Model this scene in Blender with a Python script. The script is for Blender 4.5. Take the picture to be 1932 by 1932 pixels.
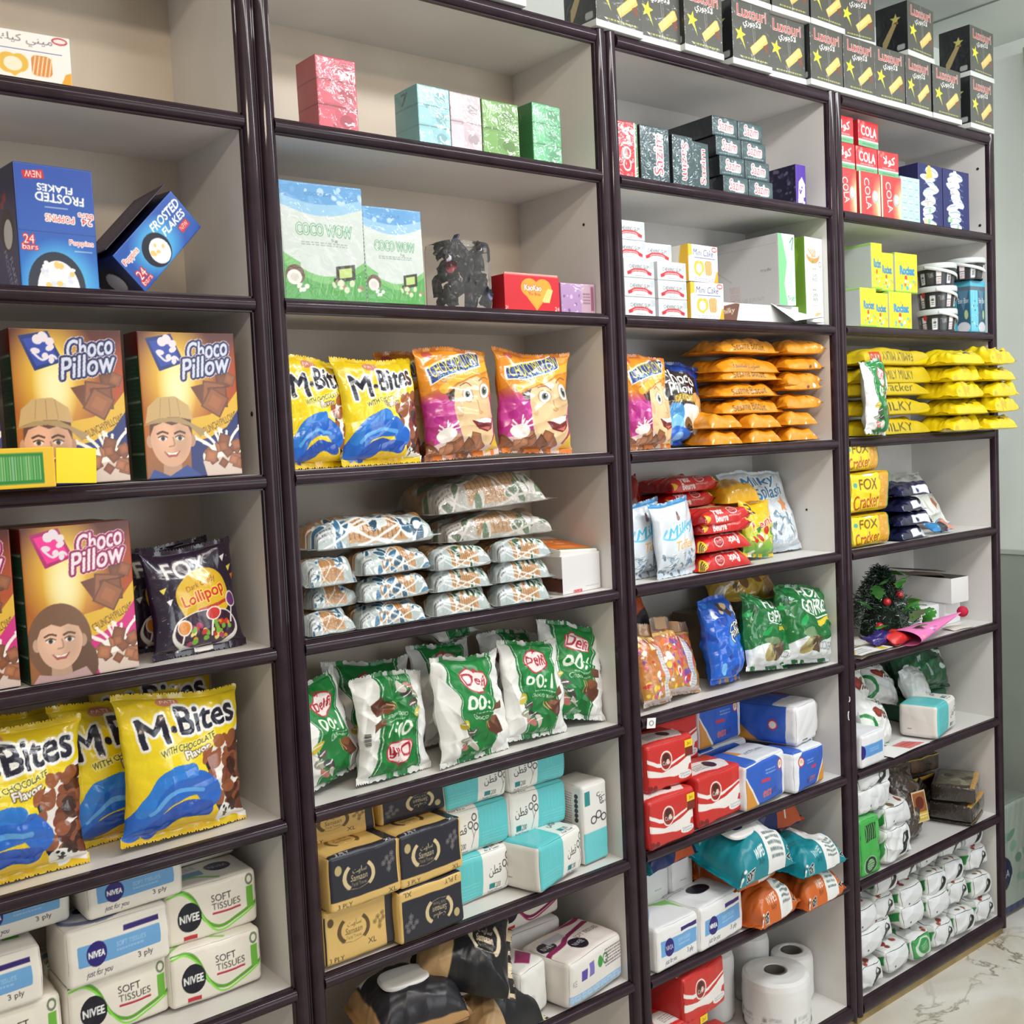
import bpy, math, random
import numpy as np
from mathutils import Matrix, Vector, Euler

for _o in list(bpy.data.objects):
    bpy.data.objects.remove(_o)
SC = bpy.context.scene
COL = SC.collection
PI = math.pi

# ------------------------------------------------------------------ camera
cam = bpy.data.cameras.new('camera'); cam.sensor_width = 36.0; cam.lens = 2047.77 / 1932 * 36.0
cam.clip_start = 0.02; cam.clip_end = 60
camo = bpy.data.objects.new('camera', cam); COL.objects.link(camo)
_R = Vector((0.7832, -0.6201, -0.0456)); _U = Vector((0.0768, 0.0237, 0.9968)); _W = Vector((0.6170, 0.7842, -0.0662))
_W.normalize(); _R = (_R - _W * _R.dot(_W)).normalized(); _U = _R.cross(_W)
m = Matrix(((_R.x, _U.x, -_W.x, -0.8650), (_R.y, _U.y, -_W.y, -1.6207), (_R.z, _U.z, -_W.z, 1.5635), (0, 0, 0, 1)))
camo.matrix_world = m
SC.camera = camo

# ------------------------------------------------------------------ world, lamps, exposure
SC.view_settings.view_transform = 'Standard'; SC.view_settings.look = 'None'
SC.view_settings.gamma = 1.0; SC.view_settings.use_curve_mapping = False
SC.view_settings.exposure = 0.0
SC.cycles.max_bounces = 6; SC.cycles.diffuse_bounces = 3; SC.cycles.glossy_bounces = 3
SC.cycles.transmission_bounces = 5; SC.cycles.transparent_max_bounces = 6
SC.cycles.caustics_reflective = False; SC.cycles.caustics_refractive = False
SC.cycles.sample_clamp_indirect = 4.0
wd = bpy.data.worlds.new('world'); SC.world = wd; wd.use_nodes = True
wd.node_tree.nodes['Background'].inputs[0].default_value = (1.0, 0.97, 0.93, 1)
wd.node_tree.nodes['Background'].inputs[1].default_value = 0.33

def area(name, loc, target, sx, sy, power, col):
    l = bpy.data.lights.new(name, 'AREA'); l.shape = 'RECTANGLE'; l.size = sx; l.size_y = sy
    l.energy = power; l.color = col
    o = bpy.data.objects.new(name, l); COL.objects.link(o); o.location = loc
    o.rotation_euler = (Vector(target) - Vector(loc)).to_track_quat('-Z', 'Y').to_euler()
    return o
area('ceiling_tube_light', (0.25, -1.05, 2.70), (0.35, -0.45, 0.6), 1.2, 0.10, 8.5, (1.0, 0.93, 0.86))
area('ceiling_tube_light', (1.20, -1.05, 2.70), (1.5, -0.3, 0.7), 1.2, 0.12, 18, (0.96, 0.98, 1.0))
area('ceiling_tube_light', (2.05, -1.25, 2.70), (2.2, -0.2, 1.2), 0.9, 0.12, 10, (0.93, 0.98, 1.0))  # extra tube, added to brighten the end wall and the last unit
area('ceiling_tube_light', (-0.95, -1.9, 2.70), (-0.4, -0.2, 0.9), 0.9, 0.12, 15, (1.0, 0.85, 0.68))
area('daylight_front_fill', (1.3, -3.0, 1.6), (1.7, 0.0, 1.0), 1.4, 1.8, 28, (0.90, 0.96, 1.0))  # unseen cool daylight, placed in front as fill for the shelves

# ------------------------------------------------------------------ tagging
def tag(o, label=None, cat=None, group=None, kind=None):
    if label: o['label'] = label
    if cat: o['category'] = cat
    if group: o['group'] = group
    if kind: o['kind'] = kind
    return o
def structure(o): o['kind'] = 'structure'; return o

# ------------------------------------------------------------------ colours and materials
def lin(c):
    c = np.asarray(c, dtype=float) / 255.0
    return np.where(c <= 0.04045, c / 12.92, ((c + 0.055) / 1.055) ** 2.4)
def l4(c): return tuple(lin(c)) + (1.0,)

MATS = {}
def pmat(name, rough, spec=0.5, coat=0.0, bump=0.0, bscale=60, coat_rough=0.05, cbump=0.0, metal=0.0, sss=False):
    """a material whose colour is the mesh's own printed colour ("Col")"""
    if name in MATS: return MATS[name]
    m = bpy.data.materials.new(name); m.use_nodes = True; nt = m.node_tree; b = nt.nodes['Principled BSDF']
    a = nt.nodes.new('ShaderNodeAttribute'); a.attribute_name = 'Col'
    nt.links.new(a.outputs['Color'], b.inputs['Base Color'])
    b.inputs['Roughness'].default_value = rough; b.inputs['Specular IOR Level'].default_value = spec
    b.inputs['Metallic'].default_value = metal
    b.inputs['Coat Weight'].default_value = coat; b.inputs['Coat Roughness'].default_value = coat_rough
    if bump or cbump:
        tc = nt.nodes.new('ShaderNodeTexCoord'); n = nt.nodes.new('ShaderNodeTexNoise')
        n.inputs['Scale'].default_value = bscale; n.inputs['Detail'].default_value = 3
        n.inputs['Distortion'].default_value = 1.2
        nt.links.new(tc.outputs['Object'], n.inputs['Vector'])
        for amt, sock in ((bump, 'Normal'), (cbump, 'Coat Normal')):
            if amt:
                bp = nt.nodes.new('ShaderNodeBump'); bp.inputs['Strength'].default_value = amt
                bp.inputs['Distance'].default_value = 0.004
                nt.links.new(n.outputs['Fac'], bp.inputs['Height']); nt.links.new(bp.outputs['Normal'], b.inputs[sock])
    MATS[name] = m
    return m
def smat(name, col, rough=0.5, spec=0.5, metal=0.0, coat=0.0, noise=0.0, nscale=8.0, trans=0.0, alpha=1.0):
    if name in MATS: return MATS[name]
    m = bpy.data.materials.new(name); m.use_nodes = True; nt = m.node_tree; b = nt.nodes['Principled BSDF']
    b.inputs['Base Color'].default_value = l4(col); b.inputs['Roughness'].default_value = rough
    b.inputs['Specular IOR Level'].default_value = spec; b.inputs['Metallic'].default_value = metal
    b.inputs['Coat Weight'].default_value = coat; b.inputs['Transmission Weight'].default_value = trans
    b.inputs['Alpha'].default_value = alpha
    if noise:
        tc = nt.nodes.new('ShaderNodeTexCoord'); n = nt.nodes.new('ShaderNodeTexNoise')
        n.inputs['Scale'].default_value = nscale; n.inputs['Detail'].default_value = 5
        nt.links.new(tc.outputs['Object'], n.inputs['Vector'])
        r = nt.nodes.new('ShaderNodeValToRGB')
        c = np.asarray(col, float)
        r.color_ramp.elements[0].color = l4(np.clip(c * (1 - noise), 0, 255)); r.color_ramp.elements[0].position = 0.3
        r.color_ramp.elements[1].color = l4(np.clip(c * (1 + noise * 0.4), 0, 255)); r.color_ramp.elements[1].position = 0.7
        nt.links.new(n.outputs['Fac'], r.inputs[0]); nt.links.new(r.outputs[0], b.inputs['Base Color'])
    MATS[name] = m
    return m
CARTON = pmat('printed_carton', 0.42, 0.45)
GLOSSY_CARTON = pmat('glossy_carton', 0.3, 0.5, bump=0.05, bscale=30)
FOIL = pmat('printed_foil', 0.24, 0.6, coat=0.35, coat_rough=0.12, bump=0.32, bscale=38)
FILM = pmat('shrink_film', 0.45, 0.4, coat=0.7, coat_rough=0.06, cbump=0.9, bscale=30)
SOFT = pmat('soft_plastic_wrap', 0.34, 0.5, bump=0.10, bscale=45)
CLEAR = pmat('clear_biscuit_wrap', 0.3, 0.5, coat=1.0, coat_rough=0.05, bump=0.3, cbump=1.0, bscale=55)
PAPER = pmat('matt_paper', 0.7, 0.3)

# ------------------------------------------------------------------ canvas: printed artwork as colours
_TXT = {}
def text_tris(s, shear=0.0):
    k = (s, shear)
    if k in _TXT: return _TXT[k]
    c = bpy.data.curves.new('txt', 'FONT'); c.body = s; c.resolution_u = 3; c.shear = shear; c.align_x = 'CENTER'
    c.space_line = 0.85
    o = bpy.data.objects.new('txt', c); COL.objects.link(o)
    me = bpy.data.meshes.new_from_object(o.evaluated_get(bpy.context.evaluated_depsgraph_get()))
    me.calc_loop_triangles()
    v = np.empty(len(me.vertices) * 3); me.vertices.foreach_get('co', v); v = v.reshape(-1, 3)[:, :2]
    t = np.empty(len(me.loop_triangles) * 3, dtype=np.int32); me.loop_triangles.foreach_get('vertices', t); t = t.reshape(-1, 3)
    bpy.data.objects.remove(o); bpy.data.curves.remove(c); bpy.data.meshes.remove(me)
    v = v - v.min(0); v = v / np.maximum(v.max(0), 1e-6)
    _TXT[k] = (v, t)
    return _TXT[k]
SS = 2
def dilate(m, r):
    if r < 0.5: return m
    k = int(math.ceil(r)); out = m.copy(); H, W = m.shape
    for dy in range(-k, k + 1):
        for dx in range(-k, k + 1):
            d = math.hypot(dx, dy)
            if 0 < d <= r + 0.3:
                ys, yd = (slice(max(dy, 0), H + min(dy, 0)), slice(max(-dy, 0), H + min(-dy, 0)))
                xs, xd = (slice(max(dx, 0), W + min(dx, 0)), slice(max(-dx, 0), W + min(-dx, 0)))
                out[yd, xd] = np.maximum(out[yd, xd], m[ys, xs])
    return out
class Cv:
    """x to the right, y up, both 0..1 over the printed face"""
    def __init__(s, w, h, bg=(255, 255, 255), den=800):
        s.w, s.h = w, h
        s.nx, s.ny = max(8, int(w * den)), max(8, int(h * den))
        s.W, s.H = s.nx * SS, s.ny * SS
        s.X = ((np.arange(s.W) + 0.5) / s.W)[None, :]; s.Y = ((np.arange(s.H) + 0.5) / s.H)[:, None]
        s.a = np.empty((s.H, s.W, 3)); s.a[:] = np.asarray(bg, float)
        s.asp = h / w
    def paint(s, m, col, al=1.0):
        mm = (m.astype(float) * al)[..., None]
        s.a = s.a * (1 - mm) + np.asarray(col, float) * mm; return s
    def rect(s, x0, y0, x1, y1, col, al=1):
        return s.paint(((s.X >= x0) & (s.X <= x1) & (s.Y >= y0) & (s.Y <= y1)), col, al)
    def rrect(s, x0, y0, x1, y1, r, col, al=1):
        cx, cy, hx, hy = (x0 + x1) / 2, (y0 + y1) / 2, (x1 - x0) / 2, (y1 - y0) / 2
        dx = np.maximum(np.abs(s.X - cx) - hx + r, 0); dy = np.maximum((np.abs(s.Y - cy) - hy) * s.asp + r, 0)
        return s.paint(dx * dx + dy * dy <= r * r, col, al)
    def ell(s, cx, cy, rx, ry, col, rot=0, al=1, soft=0):
        dx, dy = s.X - cx, (s.Y - cy) * s.asp
        c, n = math.cos(rot), math.sin(rot)
        d = ((dx * c + dy * n) / rx) ** 2 + ((-dx * n + dy * c) / (ry * s.asp)) ** 2
        if soft: return s.paint(np.clip((1 - d) / soft, 0, 1), col, al)
        return s.paint(d <= 1, col, al)
    def ring(s, cx, cy, rx, ry, wd, col, a0=None, a1=None):
        dx, dy = (s.X - cx) / rx, (s.Y - cy) / ry
        d = np.sqrt(dx * dx + dy * dy); m = np.abs(d - 1) < wd
        if a0 is not None:
            an = np.arctan2(dy, dx) % (2 * PI); a0 %= 2 * PI; a1 %= 2 * PI
            m &= ((an >= a0) & (an <= a1)) if a0 < a1 else ((an >= a0) | (an <= a1))
        return s.paint(m, col)
    def poly(s, pts, col, al=1):
        x = np.broadcast_to(s.X, (s.H, s.W)); y = np.broadcast_to(s.Y, (s.H, s.W)); m = np.zeros((s.H, s.W), bool)
        n = len(pts)
        for i in range(n):
            (xa, ya), (xb, yb) = pts[i], pts[(i + 1) % n]
            if ya == yb: continue
            m ^= ((ya > y) != (yb > y)) & (x < (xb - xa) * (y - ya) / (yb - ya) + xa)
        return s.paint(m, col, al)
    def curve(s, pts, wd, col, al=1):
        """smooth stroke through points, width as share of the face width"""
        p = np.array(pts, float); q = []
        for i in range(len(p) - 1):
            p0, p1, p2, p3 = p[max(i - 1, 0)], p[i], p[i + 1], p[min(i + 2, len(p) - 1)]
            for t in np.linspace(0, 1, 7)[:-1]:
                q.append(0.5 * (2 * p1 + (p2 - p0) * t + (2 * p0 - 5 * p1 + 4 * p2 - p3) * t * t + (3 * p1 - p0 - 3 * p2 + p3) * t ** 3))
        q.append(p[-1]); m = np.zeros((s.H, s.W), bool)
        for a, b in zip(q[:-1], q[1:]):
            d = (b - a) * (1, s.asp); L = max(d @ d, 1e-12)
            px, py = s.X - a[0], (s.Y - a[1]) * s.asp
            t = np.clip((px * d[0] + py * d[1]) / L, 0, 1)
            m |= (px - t * d[0]) ** 2 + (py - t * d[1]) ** 2 <= (wd / 2) ** 2
        return s.paint(m, col, al)
    def below(s, f, col, al=1, above=False):
        y = f(s.X); return s.paint((s.Y > y) if above else (s.Y < y), col, al)
    def vgrad(s, stops):
        ys = [a for a, _ in stops]; cs = np.array([c for _, c in stops], float)
        for k in range(3): s.a[..., k] = np.interp(s.Y, ys, cs[:, k])
        return s
    def text(s, st, x0, y0, x1, y1, col, bold=0.0, out=None, ow=0.0, rot=0.0, shear=0.0, out2=None, ow2=0.0):
        """glyphs fitted to the box; bold / outline widths as share of face width; rot in degrees"""
        v, t = text_tris(st, shear); bold *= 0.34
        W, H = s.W, s.H
        cx, cy = (x0 + x1) / 2 * W, (y0 + y1) / 2 * H
        px = (v[:, 0] - 0.5) * (x1 - x0) * W; py = (v[:, 1] - 0.5) * (y1 - y0) * H
        c, n = math.cos(math.radians(rot)), math.sin(math.radians(rot))
        qx, qy = cx + px * c - py * n, cy + px * n + py * c
        m = np.zeros((H, W), bool)
        A = np.stack([qx[t], qy[t]], -1)
        for tr in A:
            lo = np.floor(tr.min(0)).astype(int) - 1; hi = np.ceil(tr.max(0)).astype(int) + 1
            xa, xb, ya, yb = max(lo[0], 0), min(hi[0], W), max(lo[1], 0), min(hi[1], H)
            if xa >= xb or ya >= yb: continue
            X = np.arange(xa, xb)[None, :] + 0.5; Y = np.arange(ya, yb)[:, None] + 0.5
            (ax, ay), (bx, by), (dx, dy) = tr
            e0 = (bx - ax) * (Y - ay) - (by - ay) * (X - ax); e1 = (dx - bx) * (Y - by) - (dy - by) * (X - bx); e2 = (ax - dx) * (Y - dy) - (ay - dy) * (X - dx)
            m[ya:yb, xa:xb] |= ((e0 >= 0) & (e1 >= 0) & (e2 >= 0)) | ((e0 <= 0) & (e1 <= 0) & (e2 <= 0))
        m = m.astype(float)
        if out2 is not None: s.paint(dilate(m, (bold + ow + ow2) * W), out2)
        if out is not None: s.paint(dilate(m, (bold + ow) * W), out)
        return s.paint(dilate(m, bold * W), col)
    def lines(s, x0, y0, x1, y1, n, col, seed=0, al=0.8, fill=0.5):
        """unreadably small print: rows of short dashes"""
        r = np.random.RandomState(seed); hh = (y1 - y0) / n
        for i in range(n):
            yb = y0 + i * hh; x = x0
            while x < x1:
                wd = r.uniform(0.03, 0.12) * (x1 - x0)
                s.rect(x, yb + hh * (0.5 - fill / 2), min(x + wd, x1), yb + hh * (0.5 + fill / 2), col, al); x += wd + 0.025 * (x1 - x0)
        return s
    def blobs(s, x0, y0, x1, y1, n, r0, r1, cols, seed=0, el=0.6, al=1):
        r = np.random.RandomState(seed)
        for i in range(n):
            rr = r.uniform(r0, r1)
            s.ell(r.uniform(x0, x1), r.uniform(y0, y1), rr, rr * r.uniform(el, 1) / s.asp, cols[r.randint(len(cols))], r.uniform(0, PI), al)
        return s
    def chunks(s, x0, y0, x1, y1, n, r, cols, seed=0):
        """pillow-shaped cereal pieces with a darker edge"""
        q = np.random.RandomState(seed)
        for i in range(n):
            cx, cy, a = q.uniform(x0, x1), q.uniform(y0, y1), q.uniform(0, PI); k = r * q.uniform(0.7, 1.2)
            for f, d in ((1.0, 0.74), (0.86, 1.0), (0.5, 1.10)):
                p = [(cx + k * f * math.cos(a + j * PI / 2), cy + k * f * math.sin(a + j * PI / 2) / s.asp) for j in range(4)]
                s.poly(p, np.clip(np.array(cols[i % len(cols)], float) * d, 0, 255))
        return s
    def star(s, cx, cy, r, col, rot=0.3, k=0.42):
        p = []
        for i in range(10):
            a = rot + i * PI / 5; q = r if i % 2 == 0 else r * k
            p.append((cx + q * math.sin(a), cy + q * math.cos(a) / s.asp))
        return s.poly(p, col)
    def barcode(s, x0, y0, x1, y1, seed=0, vertical=True):
        s.rect(x0, y0, x1, y1, (245, 245, 245)); r = np.random.RandomState(seed); t = 0.06
        while t < 0.94:
            d = r.uniform(0.015, 0.05)
            if vertical: s.rect(x0 + (x1 - x0) * t, y0 + (y1 - y0) * .12, x0 + (x1 - x0) * (t + d), y1 - (y1 - y0) * .12, (20, 20, 20))
            else: s.rect(x0 + (x1 - x0) * .12, y0 + (y1 - y0) * t, x1 - (x1 - x0) * .12, y0 + (y1 - y0) * (t + d), (20, 20, 20))
            t += d + r.uniform(0.02, 0.05)
        return s
    def flip(s): s.a = s.a[::-1, ::-1].copy(); return s
    def transposed(s):
        c = s.turned(); c.a = s.a.transpose(1, 0, 2).copy(); return c
    def turned(s):
        c = Cv.__new__(Cv); c.__dict__.update(s.__dict__)
        c.w, c.h, c.nx, c.ny, c.W, c.H, c.asp = s.h, s.w, s.ny, s.nx, s.H, s.W, s.w / s.h
        c.a = np.rot90(s.a).copy()
        c.X = ((np.arange(c.W) + 0.5) / c.W)[None, :]; c.Y = ((np.arange(c.H) + 0.5) / c.H)[:, None]
        return c
    def final(s):
        a = s.a.reshape(s.ny, SS, s.nx, SS, 3).mean((1, 3))
        return lin(np.clip(a, 0, 255))

# ------------------------------------------------------------------ mesh building
def mesh_from(name, patches, mat, smooth=True):
    vs, qs, cs, first, n = [], [], [], [], 0
    for P, C in patches:
        a, b = P.shape[:2]
        C = np.broadcast_to(np.asarray(C, float), P.shape)
        i = np.arange(a * b).reshape(a, b) + n
        q = np.stack([i[:-1, :-1], i[:-1, 1:], i[1:, 1:], i[1:, :-1]], -1).reshape(-1, 4)
        vs.append(P.reshape(-1, 3)); qs.append(q); cs.append(C.reshape(-1, 3)[q.reshape(-1) - n]); first.append(n); n += a * b
    v = np.concatenate(vs); q = np.concatenate(qs); c = np.concatenate(cs)
    me = bpy.data.meshes.new(name)
    me.vertices.add(len(v)); me.vertices.foreach_set('co', v.astype(np.float32).ravel())
    me.loops.add(q.size); me.loops.foreach_set('vertex_index', q.astype(np.int32).ravel())
    me.polygons.add(len(q)); me.polygons.foreach_set('loop_start', np.arange(0, q.size, 4, dtype=np.int32))
    ne = len(first) - 1
    me.update(calc_edges=True)
    if ne > 0:
        e0 = len(me.edges); me.edges.add(ne)
        for k in range(ne): me.edges[e0 + k].vertices = (first[0], first[k + 1])
    at = me.color_attributes.new('Col', 'FLOAT_COLOR', 'CORNER')
    c4 = np.ones((len(c), 4), np.float32); c4[:, :3] = c; at.data.foreach_set('color', c4.ravel())
    me.polygons.foreach_set('use_smooth', np.full(len(q), smooth))
    me.materials.append(mat); me.update()
    return me
def obj(name, me, parent=None, loc=(0, 0, 0), rot=(0, 0, 0)):
    o = bpy.data.objects.new(name, me); COL.objects.link(o); o.location = loc; o.rotation_euler = rot
    if parent is not None: o.parent = parent
    return o
def field(P, amp, freq, seed, ridged=False, n=7):
    """smooth (or creased) vector displacement"""
    r = np.random.RandomState(seed); out = np.zeros_like(P)
    for i in range(n):
        k = r.normal(size=3); k *= freq * r.uniform(0.6, 1.7) / np.linalg.norm(k)
        d = r.normal(size=3); d /= np.linalg.norm(d)
        s = np.sin(P @ k + r.uniform(0, 6.28))
        if ridged: s = 1 - 2 * np.abs(s)
        out += s[..., None] * d / math.sqrt(n)
    return out * amp
def axis(n, L, r):
    """plain face coordinates with rings near the edges"""
    e = [0, 0.3 * r, 0.65 * r, r]
    mid = list(np.linspace(r, L - r, max(2, n)))
    return np.array(e[:-1] + mid + [L - t for t in reversed(e[:-1])]) - L / 2
def rbox(name, w, d, h, arts, base=(255, 255, 255), mat=None, r=0.0015, puff=0.0, crease=0.0, seed=1, plain=6, taper=0.0, sag=0.0):
    """a box on z = 0, front towards -y, edges rounded to r; arts: face -> Cv or colour"""
    S = np.array([w, d, h]); faces = {'front': ((0, 1), (2, 1), (1, -1)), 'back': ((0, -1), (2, 1), (1, 1)), 'left': ((1, -1), (2, 1), (0, -1)),
             'right': ((1, 1), (2, 1), (0, 1)), 'top': ((0, 1), (1, 1), (2, 1)), 'bottom': ((0, 1), (1, -1), (2, -1))}
    pt = []
    for f, ((ua, us), (va, vs_), (na, ns)) in faces.items():
        A = arts.get(f, base)
        if isinstance(A, Cv):
            C = A.final(); u = np.linspace(-0.5, 0.5, A.nx) * S[ua]; v = np.linspace(-0.5, 0.5, A.ny) * S[va]
        else:
            C = lin(A); k = plain if puff or sag else 2; u = axis(k, S[ua], r); v = axis(k, S[va], r)
        P = np.zeros((len(v), len(u), 3)); P[..., ua] = u[None, :] * us; P[..., va] = v[:, None] * vs_; P[..., na] = ns * S[na] / 2
        q = np.clip(P, -S / 2 + r, S / 2 - r); dd = P - q; L = np.linalg.norm(dd, axis=-1, keepdims=True)
        P = np.where(L > 1e-9, q + dd / np.maximum(L, 1e-9) * r, P)
        if puff:
            b = np.prod(np.where(np.arange(3) == na, 1.0, 1 - (2 * P / S) ** 2), axis=-1)
            P[..., na] += ns * puff * np.maximum(b, 0)
            P = P + field(P, puff * 0.55, 38, seed)
        if crease: P = P + field(P, crease, 60, seed + 5, True)
        if taper: P[..., :2] *= (1 - taper * (P[..., 2:3] / h + 0.5))
        P[..., 2] += h / 2
        pt.append((P, C))
    zm = min(P[..., 2].min() for P, _ in pt)
    for P, _ in pt: P[..., 2] -= zm
    return mesh_from(name, pt, mat or CARTON)
def bag(name, w, h, t, art, back=None, mat=None, seal=(0.05, 0.05), seed=1, crum=0.004, pu=2.4, fat=0.75, lean=0.0, fold=0.0, zig=True, pinch=0.10, vpow=0.5, arc=0.0):
    """a pillow bag standing on z = 0: front (art) towards -y, seams at left/right, crimped top and bottom"""
    back = back if back is not None else np.median(art.a.reshape(-1, 3), 0)
    nx, ny = art.nx, art.ny; rs = np.random.RandomState(seed)
    ph = rs.uniform(0, 6.28, 12)
    def surf(nx, ny, sgn):
        u1 = np.linspace(-1, 1, nx)
        if arc:                       # even spacing along the outline, so that print wraps down the sides
            uu = np.linspace(-1, 1, 6001); ss_ = np.concatenate([[0], np.cumsum(np.hypot(np.diff(uu) * w / 2, np.diff(t * arc * np.clip(1 - np.abs(uu) ** pu, 0, 1) ** 0.55)))]); u1 = np.interp(np.linspace(0, ss_[-1], nx), ss_, uu)
        u = u1[None, :] * np.ones((ny, 1)); v = np.linspace(0, 1, ny)[:, None] * np.ones((1, nx))
        q = np.clip((v - seal[0]) / (1 - seal[0] - seal[1]), 0, 1); qq = q ** fat
        sv = np.clip(4 * qq * (1 - qq), 0, 1) ** vpow
        pr = np.clip(1 - np.abs(u) ** pu, 0, 1) ** 0.55
        th = t / 2 * sv * pr
        x = u * w / 2 * (1 - pinch * sv + 0.012 * np.sin(9 * v + ph[0]))
        z = v * h
        if zig: z = z + 0.0012 * np.sign(np.sin(u * w * 700)) * ((v > 0.999) | (v < 0.001))
        y = sgn * th
        P = np.stack([x, y, z], -1)
        win = (np.clip(th / (t / 2 + 1e-9), 0, 1) ** 0.7)
        # gathers running out of the seals and creases over the body
        g = np.zeros_like(u)
        for k in range(5): g += np.sin(u * (7 + 5 * k) + ph[k] + 2.0 * v) / (1 + 0.4 * k)
        g *= np.exp(-q / 0.13) + np.exp(-(1 - q) / 0.13)
        P[..., 1] += sgn * 0.30 * crum * g * (0.25 + win)
        D = field(P, crum, 34, seed + 1, True) + field(P, crum * 0.55, 85, seed + 2, True) + field(P, crum * 0.6, 15, seed + 3)
        P = P + D * (0.35 + 0.65 * win[..., None]) * np.clip(v / 0.06, 0, 1)[..., None]
        sh = 0.006 * np.sin(3.1 * u + ph[7]) + 0.004 * np.sin(7 * u + ph[8])       # the seals are never straight
        P[..., 1] += sh * (np.clip(1 - q * 4, 0, 1) * 0.3 + np.clip(1 - (1 - q) * 4, 0, 1))
        P[..., 2] += 0.006 * np.sin(2.2 * u + ph[9]) * v
        if lean: P[..., 1] += lean * v ** 2 * h
        if fold:
            over = np.clip(v - (1 - fold), 0, 1) / fold
            P[..., 1] += over ** 1.4 * fold * h * 0.75; P[..., 2] -= over ** 2 * fold * h * 0.75
        P[..., 2] -= min(0.0, 0)
        return P
    F = surf(nx, ny, -1); B = surf(max(12, nx // 3), max(12, ny // 3), 1)[:, ::-1]
    zmin = min(F[..., 2].min(), B[..., 2].min()); F[..., 2] -= zmin; B[..., 2] -= zmin
    return mesh_from(name, [(F, art.final()), (B, lin(back))], mat or FOIL)
def lathe(name, prof, col, mat, n=40, cols=None):
    """profile [(r, z)] turned about z; cols: one colour per profile point"""
    a = np.linspace(0, 2 * PI, n + 1); p = np.array(prof, float)
    P = np.stack([p[:, 0:1] * np.cos(a)[None], p[:, 0:1] * np.sin(a)[None], p[:, 1:2] * np.ones((1, n + 1))], -1)
    C = lin(col) if cols is None else np.repeat(lin(np.array(cols, float))[:, None, :], n + 1, 1)
    return mesh_from(name, [(P, C)], mat)
def dup(src, label=None, group=None, loc=None, rot=None):
    c = src.copy(); COL.objects.link(c)
    for ch in src.children:
        d = ch.copy(); COL.objects.link(d); d.parent = c; d.matrix_parent_inverse = ch.matrix_parent_inverse.copy()
        for g in ch.children:
            e = g.copy(); COL.objects.link(e); e.parent = d; e.matrix_parent_inverse = g.matrix_parent_inverse.copy()
    if label: c['label'] = label
    if group: c['group'] = group
    if loc is not None: c.location = loc
    if rot is not None: c.rotation_euler = rot
    return c
FIRST = {}
PLACED = []
NUDGE = {17:(-16,22,0),18:(-4,-12,0),68:(4,0,0),78:(16,22,0),79:(0,0,3),80:(0,0,3),81:(0,0,3),83:(0,0,8),86:(0,0,14),87:(16,0,3),88:(0,0,8),89:(-16,0,0),90:(12,22,8),93:(4,0,0),94:(-4,0,0),98:(0,28,14),99:(16,12,3),101:(16,-6,3),105:(0,0,3),113:(0,0,3),114:(-16,0,3),117:(16,0,3),118:(0,0,8),137:(4,0,0),138:(4,0,0),147:(0,-12,0),150:(-4,22,0),154:(0,0,3),158:(-9,0,8),159:(-4,0,8),160:(-9,0,22),161:(0,0,14),162:(-9,0,0),164:(0,0,8),165:(0,0,14),166:(0,0,14),167:(0,-6,0),170:(0,0,8),171:(0,0,14),173:(-4,0,0),174:(0,0,3),177:(16,-12,0),180:(-4,22,0),182:(0,0,3),183:(-16,22,0),188:(0,-6,0),189:(0,6,0),191:(-16,-12,0),192:(-9,0,3),193:(9,0,0),195:(0,0,3),196:(0,0,3),198:(0,0,3),199:(0,0,8),201:(-4,0,3),202:(-4,6,0),204:(0,0,8),210:(4,0,14),211:(9,-6,0),212:(16,12,22),213:(0,22,0),214:(4,-12,3),216:(0,-12,0),217:(0,-6,0),220:(0,-6,0),224:(0,0,3),249:(-13,12,0),251:(0,0,8),253:(8,-6,3),254:(0,0,14),258:(-13,12,0),260:(0,0,3),261:(-13,0,0),264:(4,0,0),265:(4,0,8),266:(0,0,14),268:(0,0,3),269:(0,0,8),270:(0,0,14),271:(0,0,8),272:(0,0,3),273:(9,-6,8),278:(4,0,0),286:(-9,12,0),287:(-4,-6,3),288:(16,0,0),290:(-4,0,3),291:(4,-6,0),293:(0,0,3),299:(-4,12,8),301:(0,0,3),302:(0,0,8),303:(0,-6,14),307:(9,0,14),308:(0,0,6),309:(-16,22,14),310:(9,0,3),311:(-16,22,14),312:(0,6,3),313:(9,0,0),315:(-9,0,22),317:(-16,0,14),318:(4,0,3),320:(4,0,0),321:(-4,0,14),322:(7,0,0),323:(9,12,14),324:(0,0,3),325:(4,0,14),326:(4,0,3),328:(4,0,14),329:(12,0,0),2:(-16,0,0),156:(0,0,3),255:(-9,0,0),263:(0,-6,0),304:(0,0,3),306:(4,0,3),314:(9,0,3),319:(0,0,14)}   # thing number: small shift in millimetres that frees it from its neighbours
_PTS = {}
def pts(me):
    if me.name not in _PTS:
        v = np.empty(len(me.vertices) * 3, np.float32); me.vertices.foreach_get('co', v); _PTS[me.name] = v.reshape(-1, 3)[::3].astype(float)
    return _PTS[me.name]
def settle(o, z):
    """let the thing rest with its lowest point on height z"""
    M0 = Matrix.Translation(o.location) @ o.rotation_euler.to_matrix().to_4x4() @ Matrix.Diagonal((*o.scale, 1))
    lo = 1e9; st = [(o, M0)]
    while st:
        a, M = st.pop()
        if a.type == 'MESH':
            p = pts(a.data); lo = min(lo, float((p @ np.array(M)[2, :3]).min() + M[2][3]))
        for ch in a.children: st.append((ch, M @ ch.matrix_parent_inverse @ Matrix.Translation(ch.location) @ ch.rotation_euler.to_matrix().to_4x4()))
    if lo < 1e8: o.location.z += z - lo
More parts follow.
